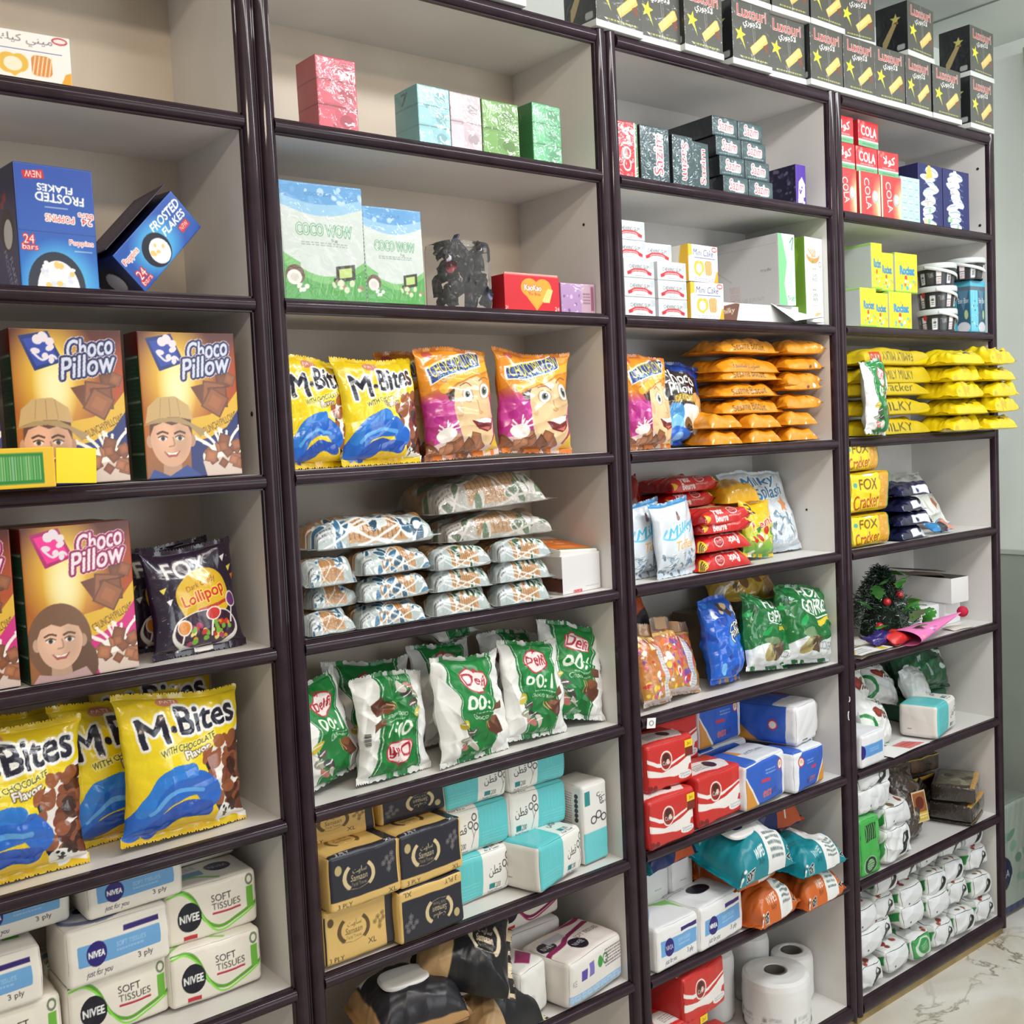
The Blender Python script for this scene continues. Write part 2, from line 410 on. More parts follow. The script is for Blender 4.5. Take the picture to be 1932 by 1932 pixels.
def put(key, maker, name, label, cat, loc, rot=(0, 0, 0), group=None, scale=None):
    """first use of a key builds the thing, later uses copy it with its parts"""
    if key in FIRST: o = dup(FIRST[key])
    else:
        r = maker(); o = r if isinstance(r, bpy.types.Object) else obj(name, r)
        FIRST[key] = o
    for k in ('label', 'category', 'group'):
        if k in o: del o[k]
    o.location = loc; o.rotation_euler = rot
    o.scale = scale if scale else (1, 1, 1)
    settle(o, loc[2])
    PLACED.append(o)
    if len(PLACED) in NUDGE: o.location = o.location + Vector(NUDGE[len(PLACED)]) * .001
    return tag(o, label, cat, group)
def D(*a): return tuple(math.radians(x) for x in a)
# ------------------------------------------------------------------ room
def prism(name, pts, axis_, a, b, mat, parent=None, bevel=0.0):
    """closed polygon pts in the other two axes, extruded along axis_ (0 x, 2 z) from a to b"""
    n = len(pts); vs = []
    for t in (a, b):
        for p in pts:
            vs.append((t, p[0], p[1]) if axis_ == 0 else (p[0], p[1], t) if axis_ == 2 else (p[0], t, p[1]))
    fs = [tuple(range(n))[::-1], tuple(range(n, 2 * n))] + [(i, (i + 1) % n, n + (i + 1) % n, n + i) for i in range(n)]
    me = bpy.data.meshes.new(name); me.from_pydata(vs, [], fs); me.validate(); me.update(); me.materials.append(mat)
    import bmesh
    bm = bmesh.new(); bm.from_mesh(me); bmesh.ops.recalc_face_normals(bm, faces=bm.faces); bm.to_mesh(me); bm.free()
    for p in me.polygons: p.use_smooth = len(p.vertices) == 4 and n > 6
    me.set_sharp_from_angle(angle=math.radians(40)) if hasattr(me, 'set_sharp_from_angle') else None
    return obj(name, me, parent)
def slab(name, x0, x1, y0, y1, z0, z1, mat, parent=None):
    return prism(name, [(x0, y0), (x1, y0), (x1, y1), (x0, y1)], 2, z0, z1, mat, parent)

def marble():
    m = bpy.data.materials.new('beige_marble_tiles'); m.use_nodes = True; nt = m.node_tree; b = nt.nodes['Principled BSDF']
    N = nt.nodes.new; L = nt.links.new
    tc = N('ShaderNodeTexCoord'); n1 = N('ShaderNodeTexNoise'); n1.inputs['Scale'].default_value = 2.2; n1.inputs['Detail'].default_value = 8; n1.inputs['Distortion'].default_value = 1.5
    L(tc.outputs['Object'], n1.inputs['Vector'])
    r1 = N('ShaderNodeValToRGB'); e = r1.color_ramp.elements; e[0].position = .3; e[0].color = l4((206, 196, 176)); e[1].position = .68; e[1].color = l4((236, 233, 226))
    L(n1.outputs['Fac'], r1.inputs[0])
    n2 = N('ShaderNodeTexNoise'); n2.inputs['Scale'].default_value = 3.4; n2.inputs['Detail'].default_value = 9; n2.inputs['Roughness'].default_value = .6; n2.inputs['Distortion'].default_value = .7
    L(tc.outputs['Object'], n2.inputs['Vector'])
    s = N('ShaderNodeMath'); s.operation = 'SUBTRACT'; s.inputs[1].default_value = .5; L(n2.outputs['Fac'], s.inputs[0])
    ab = N('ShaderNodeMath'); ab.operation = 'ABSOLUTE'; L(s.outputs[0], ab.inputs[0])
    r2 = N('ShaderNodeValToRGB'); e = r2.color_ramp.elements; e[0].position = 0.0; e[0].color = (1, 1, 1, 1); e[1].position = .022; e[1].color = (0, 0, 0, 1)
    L(ab.outputs[0], r2.inputs[0])
    n3 = N('ShaderNodeTexNoise'); n3.inputs['Scale'].default_value = 1.7; L(tc.outputs['Object'], n3.inputs['Vector'])
    r3 = N('ShaderNodeValToRGB'); e = r3.color_ramp.elements; e[0].position = .45; e[0].color = (0, 0, 0, 1); e[1].position = .62; e[1].color = (1, 1, 1, 1); L(n3.outputs['Fac'], r3.inputs[0])
    mu = N('ShaderNodeMath'); mu.operation = 'MULTIPLY'; L(r2.outputs[0], mu.inputs[0]); L(r3.outputs[0], mu.inputs[1])
    mx = N('ShaderNodeMixRGB'); L(mu.outputs[0], mx.inputs[0]); L(r1.outputs[0], mx.inputs[1]); mx.inputs[2].default_value = l4((128, 112, 92))
    L(mx.outputs[0], b.inputs['Base Color']); b.inputs['Roughness'].default_value = .28
    return m
WALLM = smat('painted_wall', (222, 227, 222), 0.6, noise=0.04, nscale=2)
WALLLOW = smat('lower_wall_panel', (150, 156, 146), 0.5, noise=0.06, nscale=3)
structure(slab('floor', -2.2, 2.62, -3.3, 0.32, -0.04, 0.0, marble()))
structure(slab('wall_back', -2.2, 2.62, 0.285, 0.35, 0.0, 2.75, WALLM))
wr = structure(slab('wall_right', 2.60, 2.68, -1.1, 0.285, 0.0, 2.75, WALLM))
structure(slab('trim_1', 2.588, 2.60, -1.1, 0.284, 0.0, 1.118, WALLLOW))
structure(slab('trim_2', 2.582, 2.60, -1.1, 0.284, 1.118, 1.132, smat('wall_trunking', (176, 182, 174), 0.4)))
structure(slab('ceiling', -2.2, 2.68, -3.3, 0.35, 2.745, 2.80, smat('white_ceiling_panels', (214, 219, 214), 0.6)))
seam = smat('ceiling_joint', (120, 126, 122), 0.7)
for k, x in enumerate((0.42, 1.02, 1.62, 2.22)):
    structure(slab('trim_%d' % (3 + k), x, x + 0.006, -3.3, 0.285, 2.742, 2.7455, seam))

# leaning pole by the end wall
def pole():
    a, b = Vector((2.565, 0.05, 2.70)), Vector((2.345, -0.22, 0.0))
    d = (b - a); L = d.length
    me = lathe('pole', [(0.001, 0), (0.020, 0), (0.0205, L * .33), (0.0195, L * .335), (0.0205, L * .34), (0.020, L), (0.001, L)], (196, 196, 150), pmat('cane', 0.45), 20)
    o = obj('leaning_pole', me, None, b); o.rotation_euler = (-d).to_track_quat('Z', 'Y').to_euler()
    return tag(o, 'pale yellow cane pole leaning against the end wall', 'pole')
pole()

# ------------------------------------------------------------------ shelving units
WOOD = bpy.data.materials.new('dark_lacquered_trim'); WOOD.use_nodes = True
def _wood():
    nt = WOOD.node_tree; b = nt.nodes['Principled BSDF']; N = nt.nodes.new
    tc = N('ShaderNodeTexCoord'); mp = N('ShaderNodeMapping'); mp.inputs['Scale'].default_value = (9, 9, 9)
    n = N('ShaderNodeTexNoise'); n.inputs['Scale'].default_value = 3; n.inputs['Detail'].default_value = 4
    nt.links.new(tc.outputs['Object'], mp.inputs[0]); nt.links.new(mp.outputs[0], n.inputs['Vector'])
    r = N('ShaderNodeValToRGB'); e = r.color_ramp.elements; e[0].position = .3; e[0].color = l4((38, 24, 32)); e[1].position = .75; e[1].color = l4((52, 35, 45))
    nt.links.new(n.outputs['Fac'], r.inputs[0]); nt.links.new(r.outputs[0], b.inputs['Base Color'])
    b.inputs['Roughness'].default_value = 0.5; b.inputs['Specular IOR Level'].default_value = 0.15; b.inputs['Coat Weight'].default_value = 0.35; b.inputs['Coat Roughness'].default_value = 0.05
_wood()
PANEL = smat('white_melamine', (226, 223, 219), 0.42, noise=0.035, nscale=5)
BACKW = smat('beige_melamine', (222, 208, 190), 0.45, noise=0.06, nscale=4)  # beige back panels of the first two units
PLINTH = smat('bare_wood_plinth', (172, 148, 98), 0.6, noise=0.2, nscale=9)
SCREW = smat('dark_screw_head', (58, 46, 36), 0.5)
XIN = {'A': (-0.808, -0.0933), 'B': (-0.0338, 0.6807), 'C': (0.7393, 1.4535), 'D': (1.5091, 2.2234)}
ZS = {'A': [2.10, 1.812, 1.526, 1.243, .955, .667, .390], 'B': [2.101, 1.812, 1.529, 1.245, .959, .669, .403],
      'C': [2.098, 1.812, 1.528, 1.245, .962, .670, .390], 'D': [2.097, 1.812, 1.529, 1.243, .958, .670, .374]}
PW = 0.029
def halfround(c, half, y0=0.018, y1=0.0, n=9):
    """profile (across, y): flat sides, convex front with a fine quirk at each edge"""
    pts = [(c - half, y0), (c - half, y1 + 0.009)]
    for i in range(n):
        a = PI + PI * i / (n - 1)
        pts.append((c + (half - 0.0025) * math.cos(a), y1 + 0.009 + 0.009 * math.sin(a)))
    return pts + [(c + half, y1 + 0.009), (c + half, y0)]
LABELU = {'A': 'dark-trimmed white shelving unit holding the chocolate cereal boxes', 'B': 'dark-trimmed white shelving unit holding the coconut cartons and green wafer bags',
          'C': 'dark-trimmed white shelving unit holding the paper rolls on its bottom shelf', 'D': 'dark-trimmed white shelving unit beside the end wall, furthest along the row'}
def unit(u):
    x0, x1 = XIN[u]; root = bpy.data.objects.new('shelving_unit', None); COL.objects.link(root)
    root.location = ((x0 + x1) / 2, 0.14, 0); o = Vector(root.location)
    tag(root, LABELU[u], 'shelving unit', 'shelving units along the back wall')
    X0, X1 = x0 - o.x, x1 - o.x; yf = -0.14
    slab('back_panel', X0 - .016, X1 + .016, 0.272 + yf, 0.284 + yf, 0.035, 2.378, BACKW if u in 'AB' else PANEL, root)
    slab('side_panel', X0 - .0165, X0, 0.018 + yf, 0.272 + yf, 0.035, 2.378, PANEL, root)
    slab('side_panel', X1, X1 + .0165, 0.018 + yf, 0.272 + yf, 0.035, 2.378, PANEL, root)
    slab('top_panel', X0, X1, 0.018 + yf, 0.272 + yf, 2.360, 2.378, PANEL, root)
    for z in ZS[u] + [0.06]:
        s = slab('shelf', X0, X1, 0.018 + yf, 0.272 + yf, z - 0.019, z, PANEL, root)
        hz = 0.0125 if z > 0.1 else 0.02
        prism('shelf_edge', [(p[1] + yf, z - 0.0004 - hz + p[0]) for p in halfround(0, hz)], 0, X0 - 0.003, X1 + 0.003, WOOD, s)
    for xc in (X0 - PW / 2, X1 + PW / 2):
        prism('post_trim', [(p[0], p[1] + yf) for p in halfround(xc, PW / 2)], 2, 0.022, 2.3795, WOOD, root)
    prism('top_trim', [(p[1] + yf, p[0]) for p in halfround(2.365, 0.0145)], 0, X0, X1, WOOD, root)
    slab('plinth', X0 - .02, X1 + .02, 0.012 + yf, 0.03 + yf, 0.0, 0.03, PLINTH, root)
    # screw heads in the side panel and back
    sp = [o_ for o_ in root.children if o_.name.startswith('side_panel')][-1]; bp = [o_ for o_ in root.children if o_.name.startswith('back_panel')][-1]
    for ax, a, z, r in {'A': ((0, .105, 2.346, .0035), (0, .012 + .02, 1.625, .004), (1, -.245, 2.349, .006)), 'D': ((0, .040, 2.288, .004), (0, .036, 2.125, .004)), 'C': ((0, .10, 1.35, .003),), 'B': ((0, .06, 2.0, .003),)}[u]:
        me = lathe('screw_hole', [(r, 0), (r, .001), (r * .6, .0014), (.0002, .0014)], (52, 40, 30), PAPER, 14)
        if ax == 0: obj('screw_hole', me, sp, (X1 - .0002, a + yf, z), (0, -PI / 2, 0))
        else: obj('screw_hole', me, bp, (a - o.x, .272 + yf - .0002, z), (PI / 2, 0, 0))
    if u == 'C':
        for z0, h_, s in ((.868, .012, 1), (.826, .020, -1)):
            t = np.linspace(-1.3, 1.3, 14); a = np.linspace(0, 2 * PI, 9); cx, cz = .004 * np.cos(t) * s, z0 + h_ * np.sin(t) / 2 * 1.2
            P = np.stack([cx[:, None] + .0018 * np.cos(a)[None], -.0012 - .0018 * np.sin(a)[None] + 0 * cx[:, None], cz[:, None] + 0 * a[None]], -1)
            P[..., 0] += X1 + PW / 2; P[..., 1] += yf
            tag(obj('cable_hook', mesh_from('cable_hook', [(P, lin((214, 214, 216)))], SOFT), root), 'small white hook on the post')
    return root
for u in 'ABCD': unit(u)
# ================================================================== UNIT A : printed packs
BLK = (18, 18, 24); WHT = (245, 245, 242); NAVY = (22, 22, 78); RED = (196, 30, 40)
def face(c, x, y, s, skin=(222, 170, 140), hair=(92, 58, 40), hat=None, long=False):
    """a smiling printed portrait: s = head half-width as share of the face width"""
    k = s / c.asp; dk = np.array(skin, float)
    if long: c.ell(x, y - .05 * k, s * 1.42, k * 1.75, hair); c.ell(x + s * .9, y - 1.2 * k, s * .75, k * 1.1, np.array(hair) * .85)
    c.ell(x - s * 1.02, y - .1 * k, s * .18, k * .3, dk * .9); c.ell(x + s * 1.02, y - .1 * k, s * .18, k * .3, dk * .85)
    c.poly([(x - s * .42, y - k * .8), (x + s * .42, y - k * .8), (x + s * .5, y - k * 2.0), (x - s * .5, y - k * 2.0)], dk * .86)
    c.ell(x, y, s, k * 1.3, skin); c.ell(x + s * .45, y - .1 * k, s * .5, k * 1.0, dk * .93, soft=.8); c.ell(x - s * .25, y + .1 * k, s * .6, k * .9, np.clip(dk * 1.07, 0, 255), soft=.9)
    # hair over the forehead
    c.poly([(x - s * 1.04, y + k * .1), (x - s * 1.0, y + k * .95), (x - s * .5, y + k * 1.42), (x + s * .5, y + k * 1.42), (x + s * 1.02, y + k * .9), (x + s * 1.04, y + k * .1),
            (x + s * .86, y + k * .55), (x + s * .4, y + k * .72), (x + s * .05, y + k * .62), (x - s * .35, y + k * .78), (x - s * .82, y + k * .6)], hair)
    for e in (-.42, .42):
        c.ell(x + s * e, y + k * .02, s * .21, k * .11, (240, 232, 226)); c.ell(x + s * e, y + k * .02, s * .10, k * .11, (84, 74, 66)); c.ell(x + s * e, y + k * .02, s * .045, k * .05, (20, 16, 14))
        c.curve([(x + s * (e - .25), y + k * .24), (x + s * e, y + k * .33), (x + s * (e + .25), y + k * .25)], s * .09, np.array(hair) * .8)
        c.curve([(x + s * (e - .22), y + k * .07), (x + s * e, y + k * .15), (x + s * (e + .22), y + k * .06)], s * .05, np.array(hair) * .7)
    c.curve([(x + s * .08, y + k * .05), (x + s * .13, y - k * .3), (x - s * .12, y - k * .36)], s * .07, dk * .78)
    c.poly([(x - s * .42, y - k * .58), (x, y - k * .66), (x + s * .42, y - k * .56), (x + s * .22, y - k * .84), (x - s * .2, y - k * .86)], (176, 84, 78))
    c.poly([(x - s * .32, y - k * .61), (x, y - k * .67), (x + s * .32, y - k * .6), (x + s * .18, y - k * .74), (x - s * .16, y - k * .75)], (248, 244, 238))
    if hat is not None:
        h = np.array(hat, float)
        c.poly([(x - s * 1.2, y + k * .72), (x - s * 1.05, y + k * 1.5), (x - s * .55, y + k * 1.95), (x + s * .3, y + k * 2.0), (x + s * .95, y + k * 1.55), (x + s * 1.15, y + k * .85),
                (x + s * .4, y + k * 1.0), (x - s * .5, y + k * .98)], h)
        c.poly([(x - s * 1.4, y + k * .62), (x - s * .5, y + k * .98), (x + s * .5, y + k * .98), (x + s * 1.75, y + k * .35), (x + s * 1.45, y + k * .05), (x + s * .9, y + k * .6), (x, y + k * .8), (x - s * .8, y + k * .72)], h * .86)
        for q in (-.5, 0, .5): c.curve([(x + s * q, y + k * 1.05), (x + s * q * .8, y + k * 1.9)], s * .03, h * .8)
def milk(c, x, y, r, seed):
    q = np.random.RandomState(seed)
    for i in range(9):
        a = q.uniform(0.2, 2.9); L = q.uniform(.7, 1.5) * r
        c.curve([(x, y), (x + L * .6 * math.cos(a), y + L * .7 * math.sin(a) / c.asp), (x + L * math.cos(a), y + L * math.sin(a) / c.asp)], r * .13, (250, 244, 236))
        c.ell(x + L * 1.05 * math.cos(a), y + L * 1.1 * math.sin(a) / c.asp, r * .07, r * .07 / c.asp, (250, 244, 236))
    c.ell(x, y, r, r * .6 / c.asp, (250, 244, 236))
def choco(w, h, girl=False):
    c = Cv(w, h, (98, 44, 28), 900)
    c.vgrad([(0, (150, 96, 60)), (.35, (186, 106, 30)), (.7, (150, 74, 24)), (1, (84, 38, 30))])
    c.ell(.36, .72, .42, .42, (250, 205, 60), soft=1.0); c.ell(.36, .62, .2, .3, (255, 246, 190), soft=1.0); c.ell(1.0, .66, .22, .3, (196, 70, 20), soft=1.1, al=.7)
    acc = (214, 40, 130) if girl else (44, 66, 150)
    c.poly([(.08, .95), (.34, .985), (.46, .79), (.2, .73)], np.array(acc) * .82); c.poly([(.12, .93), (.33, .96), (.42, .80), (.22, .76)], np.clip(np.array(acc) * 1.15, 0, 255))
    c.blobs(.22, .80, .36, .95, 7, .03, .05, [(238, 226, 234)], 4); c.curve([(.2, .845), (.28, .80), (.36, .83), (.4, .81)], .02, (240, 230, 236))
    for st, b in (('Choco', (.49, .82, .91, .945)), ('Pillow', (.41, .70, .93, .835))):
        c.text(st, *b, (248, 230, 240) if girl else (214, 220, 240), .012, (150, 24, 84) if girl else (40, 42, 90), .02, 9, .35, out2=(245, 225, 235), ow2=.006)
    # big pillows and the yellow band
    c.poly([(.5, .62), (.62, .64), (.7, .56), (.6, .5)], (116, 66, 40)); c.chunks(.72, .62, .94, .68, 2, .10, [(120, 70, 42), (150, 92, 58)], 3)
    c.below(lambda x: .30 + .30 * np.clip((x - .42) / .58, 0, 1) ** 1.5 + 0 * x, (206, 160, 40)) if 0 else None
    c.poly([(.46, .40), (.68, .43), (.88, .50), (1.0, .60), (1, .46), (.86, .335), (.66, .262), (.46, .235)], (230, 184, 50))
    c.text('CRUNCHYPILLOWS', .56, .345, .99, .395, (96, 60, 14), .003, rot=24)
    c.chunks(.70, .50, .86, .58, 3, .15, [(158, 98, 62), (140, 84, 52)], 5)
    c.poly([(.46, .245), (.66, .27), (.86, .345), (1.0, .47), (1, 0), (.46, 0)], acc if girl else (34, 46, 112))
    milk(c, .80, .14, .22, 8)
    c.poly([(.58, .11), (1.0, .16), (1, 0), (.62, 0)], (226, 204, 190)); c.chunks(.64, .08, .98, .26, 16, .075, [(160, 98, 62), (136, 80, 50), (176, 112, 74)], 9)
    if girl: face(c, .28, .26, .20, (226, 182, 154), (124, 88, 62), None, True); c.poly([(0.02, 0), (.08, .06), (.28, .03), (.5, .07), (.56, 0)], (196, 160, 160))
    else: face(c, .27, .27, .205, (224, 174, 142), (100, 64, 44), (206, 172, 116)); c.poly([(0.02, 0), (.08, .07), (.24, .02), (.42, .09), (.58, 0)], (50, 76, 150))
    return c
def spine(w, h, top=(96, 30, 26)):
    c = Cv(w, h, (40, 74, 56), 700); c.rect(0, .84, 1, 1, top)
    for y in (.82, .68, .52, .37, .17): c.rect(.08, y, .92, y + .012, (150, 168, 156))
    c.lines(.2, .2, .8, .8, 22, (66, 104, 84), 3); return c
def choco_box(girl):
    w, h, d = .158, .225, .055
    top = Cv(w, d, (110, 50, 36), 500)
    return rbox('cereal_box', w, d, h, {'front': choco(w, h, girl), 'left': spine(d, h), 'top': top, 'right': (96, 50, 40)}, (96, 50, 40), GLOSSY_CARTON, .0015, .0015, seed=3)
def frosted_front(w, h):
    c = Cv(w, h, (40, 90, 184), 1000); c.vgrad([(0, (40, 140, 220)), (.35, (30, 96, 190)), (.45, (44, 92, 182)), (1, (40, 78, 170))])
    c.poly([(.1, .93), (.36, .955), (.38, .885), (.12, .87)], (206, 36, 44)); c.text('NEW', .14, .885, .34, .94, WHT, .006, rot=180)
    c.text('FROSTED', .25, .70, .86, .77, WHT, .012, rot=178); c.text('FLAKES', .28, .785, .72, .84, WHT, .012, rot=178)
    c.rect(.36, .655, .65, .662, (240, 240, 246)); c.text('POPPINS', .36, .545, .72, .60, (232, 72, 60), .008, WHT, .01, 178)
    c.text('24', .82, .54, .95, .60, (206, 40, 50), .008, WHT, .012, 178); c.text('bars', .78, .595, .97, .635, (206, 40, 50), .006, WHT, .01, 178)
    c.rect(0, .455, 1, .459, (24, 60, 140))
    c.ell(.5, .06, .5, .36, (96, 200, 246), soft=.9)
    c.text('24', .07, .355, .2, .425, WHT, .008, (206, 40, 50), .012); c.text('bars', .05, .305, .24, .35, WHT, .006, (206, 40, 50), .01)
    c.text('Poppins', .64, .355, .95, .41, (232, 72, 60), .006, WHT, .008); c.rect(.7, .315, .93, .322, WHT)
    # a dark bowl heaped with white flakes
    c.ell(.45, .02, .36, .28, (26, 30, 48)); c.ell(.47, -.02, .27, .25, (246, 246, 250)); c.blobs(.3, .0, .66, .2, 22, .03, .05, [(236, 240, 250), (222, 228, 244), (255, 255, 255), (240, 206, 120)], 5)
    return c
def frosted_box():
    w, h, d = .113, .176, .10
    l = Cv(d, h, (26, 38, 96), 700); l.vgrad([(0, (28, 44, 120)), (1, (34, 40, 84))])
    l.text('FROSTED', .05, .1, .3, .62, (190, 196, 220), .01, rot=0) if 0 else None
    l.ell(.6, .48, .26, .17, (20, 22, 36)); l.ell(.62, .45, .17, .12, (222, 222, 230)); l.text('FLAKES', .5, .1, .98, .16, (190, 196, 220), .01, rot=-70); l.text('FROSTED', .25, .14, .85, .2, (170, 176, 210), .01, rot=-70)
    l.blobs(.3, .68, .6, .82, 4, .05, .08, [(150, 40, 60)], 2)
    return rbox('cereal_bar_box', w, d, h, {'front': frosted_front(w, h), 'left': l, 'top': (44, 84, 170)}, (36, 70, 150), GLOSSY_CARTON)
def frosted_open():
    """display box tipped on its corner, its lid flap ajar; long side towards the viewer"""
    w, d, h = .155, .10, .072
    c = Cv(w, h, (36, 86, 178), 1000); c.ell(.45, .45, .36, .62, (84, 190, 240), soft=.9)
    c.text('FROSTED', .52, .66, .97, .84, WHT, .008, shear=.2); c.text('FLAKES', .6, .44, .95, .6, WHT, .008, shear=.2)
    c.poly([(.78, .22), (.92, .24), (.91, .40), (.77, .38)], (206, 36, 44)); c.text('NEW', .79, .26, .9, .36, WHT, .005)
    c.ell(.42, .40, .17, .36, (26, 30, 48)); c.ell(.44, .34, .12, .27, (246, 246, 250)); c.blobs(.36, .2, .52, .5, 10, .02, .03, [(236, 240, 250), (240, 206, 120)], 5)
    c.text('Poppins', .04, .62, .26, .78, (232, 72, 60), .006, WHT, .007); c.text('24', .06, .22, .16, .42, WHT, .006, (206, 40, 50), .01); c.text('bars', .05, .1, .18, .2, WHT, .004, (206, 40, 50), .008)
    root = bpy.data.objects.new('cereal_bar_box', None); COL.objects.link(root)
    l = Cv(d, h, (24, 34, 84), 500); l.ell(.5, .4, .3, .34, (20, 22, 34)); l.ell(.52, .36, .2, .25, (214, 214, 222))
    obj('box_body', rbox('box_body', w, d, h, {'front': c, 'left': l, 'top': (16, 24, 60), 'right': (30, 60, 140)}, (26, 40, 96), GLOSSY_CARTON), root)
    t = Cv(w, d, (70, 60, 74), 400); t.lines(.1, .2, .9, .8, 9, (120, 104, 120), 2)
    f = obj('lid_flap', rbox('lid_flap', w, d, .002, {'top': t}, (60, 52, 66), CARTON, .0008), root, (0, 0.002, h + .006), D(-6, 0, 0))
    tag(f, 'hinged lid standing ajar')
    return root
def fox_lolly():
    w, h = .168, .175; c = Cv(w, h, (36, 20, 44), 1000); c.blobs(0, 0, 1, 1, 60, .003, .007, [(150, 140, 170), (90, 70, 110)], 2); c.rect(0, .94, 1, 1, (52, 40, 56))
    c.text('FOX', .18, .73, .62, .88, (228, 226, 224), .012, (90, 84, 96), .012, 4)
    c.ell(.54, .52, .30, .26, (226, 184, 40)); c.text('Dark Candy', .36, .60, .70, .67, (150, 60, 24), .003, rot=10)
    c.text('Lollipop', .30, .45, .78, .59, (206, 52, 34), .012, (250, 220, 90), .008, 12); c.poly([(.45, .40), (.78, .46), (.78, .43), (.46, .36)], (196, 60, 30))
    for x, y in ((.1, .62), (.14, .5), (.88, .74), (.93, .66), (.8, .84)): c.poly([(x, y), (x + .07, y + .02), (x + .03, y - .05)], [(236, 120, 30), (240, 220, 90), (240, 240, 240)][int(x * 100) % 3])
    c.ell(.54, .20, .38, .19, (240, 236, 230)); c.ell(.54, .215, .35, .165, (58, 30, 52)); c.blobs(.28, .1, .82, .26, 40, .02, .035, [(206, 60, 40), (120, 180, 60), (230, 150, 40), (180, 60, 110), (240, 220, 120)], 6)
    for x, y, k in ((.3, .25, (222, 140, 40)), (.62, .34, (206, 50, 40)), (.86, .44, (110, 50, 120))):
        c.curve([(x, y), (x - .03, y - .2)], .022, (244, 240, 234)); c.ell(x, y, .085, .07, (245, 235, 225)); c.ell(x, y, .07, .057, k)
    return bag('candy_bag', w, h, .045, c, (34, 20, 42), FOIL, (.06, .05), 11, .003)
def mbites_art(w, h):
    c = Cv(w, h, (240, 206, 16), 900); c.vgrad([(0, (236, 192, 10)), (.5, (250, 224, 30)), (1, (226, 196, 20))])
    c.ell(.38, .93, .09, .035, (206, 130, 110)); c.text('PATI', .32, .92, .44, .945, (250, 240, 230), .003)
    c.text('M', .12, .63, .33, .83, (24, 22, 44), .022, WHT, .02, 6); c.ell(.385, .74, .028, .024, (24, 22, 44))
    c.text('Bites', .43, .73, .93, .915, (24, 22, 44), .02, WHT, .02, 6)
    c.text('WITH CHOCOLATE', .24, .60, .74, .645, (24, 22, 44), .005, (250, 240, 120), .01, 14); c.text('Flavor', .46, .555, .68, .605, WHT, .006, (120, 96, 40), .008, 12)
    # cereal pouring over a black and white ground
    c.poly([(.66, .56), (1, .72), (1, .02), (.72, .1)], (240, 236, 230)); c.poly([(.62, .5), (.70, .60), (.68, .38)], (24, 24, 30)); c.poly([(.86, .2), (.98, .26), (.93, .1)], (24, 24, 40)); c.poly([(.7, .2), (.78, .14), (.74, .06)], (24, 24, 40))
    c.blobs(.80, .12, 1.0, .64, 70, .035, .06, [(110, 56, 36), (84, 40, 26), (142, 80, 50), (60, 28, 20)], 3); c.blobs(.66, .2, .84, .55, 8, .05, .085, [(128, 66, 42), (150, 86, 54)], 7); c.blobs(.6, .5, .7, .6, 2, .05, .07, [(160, 90, 50)], 9)
    c.ell(.76, .62, .055, .05, (160, 92, 48))
    # a plain blue brush-stroke swirl
    for pts_, wd_, k in (([(.08, .12), (.25, .30), (.55, .36), (.66, .26)], .20, (30, 104, 204)), ([(.10, .22), (.28, .42), (.5, .46)], .10, (44, 128, 220)), ([(.2, .08), (.4, .18), (.62, .16)], .12, (26, 80, 180)), ([(.16, .2), (.36, .32), (.58, .30)], .035, (96, 170, 236))): c.curve(pts_, wd_, k)
    c.ell(.80, .09, .08, .07, WHT); c.star(.8, .09, .035, (20, 20, 24)); c.blobs(.75, .04, .86, .14, 4, .012, .018, [(20, 20, 24)], 8)
    return c
def mbites(w, h, seed, t=.065, **k):
    return bag('cereal_bag', w, h, t, mbites_art(w, h), (226, 194, 20), FOIL, (.06, .04), seed, .0042, **k)
# -------- tissue packs
def nivee_front(w, h, den=1000, col=(110, 184, 60)):
    c = Cv(w, h, (240, 234, 220), den)
    c.curve([(.0, .98), (.14, .97), (.28, .80), (.40, .35), (.55, .16), (.75, .24), (1.0, .40)], .035, np.array(col) * .9); c.curve([(.02, .9), (.16, .92), (.3, .7), (.42, .28), (.56, .08), (.8, .2), (.99, .34)], .02, np.clip(np.array(col) * 1.25, 0, 255))
    c.ell(.24, .47, .125, .26, (20, 20, 36)); c.text('NIVEE', .14, .40, .34, .54, WHT, .008)
    c.text('SOFT', .48, .63, .70, .75, (40, 36, 40), .006); c.text('TISSUES', .48, .48, .80, .60, (40, 36, 40), .006); c.rect(.48, .40, .80, .435, (190, 50, 74))
    c.rect(.87, .32, .95, .72, col); c.ring(.91, .84, .035, .08, .25, (110, 130, 100)); c.rect(.17, .06, .31, .14, (196, 50, 60)); c.lines(.17, .0, .42, .06, 1, (170, 150, 140))
    return c
def nivee_pack():
    w, d, h = .148, .10, .088
    t = Cv(w, d, (238, 232, 220), 500); t.ell(.7, .5, .14, .2, (24, 22, 40)); t.text('NIVEA', .6, .43, .8, .55, (220, 214, 220), .006); t.rect(.02, .3, .5, .5, (120, 160, 180)); t.lines(.05, .6, .5, .8, 3, (150, 150, 170)); t.curve([(0, .1), (.3, .3), (.6, .1)], .04, (150, 200, 110))
    return rbox('tissue_pack', w, d, h, {'front': nivee_front(w, h), 'top': t}, (238, 232, 220), SOFT, .008, .003, .0008, 5)
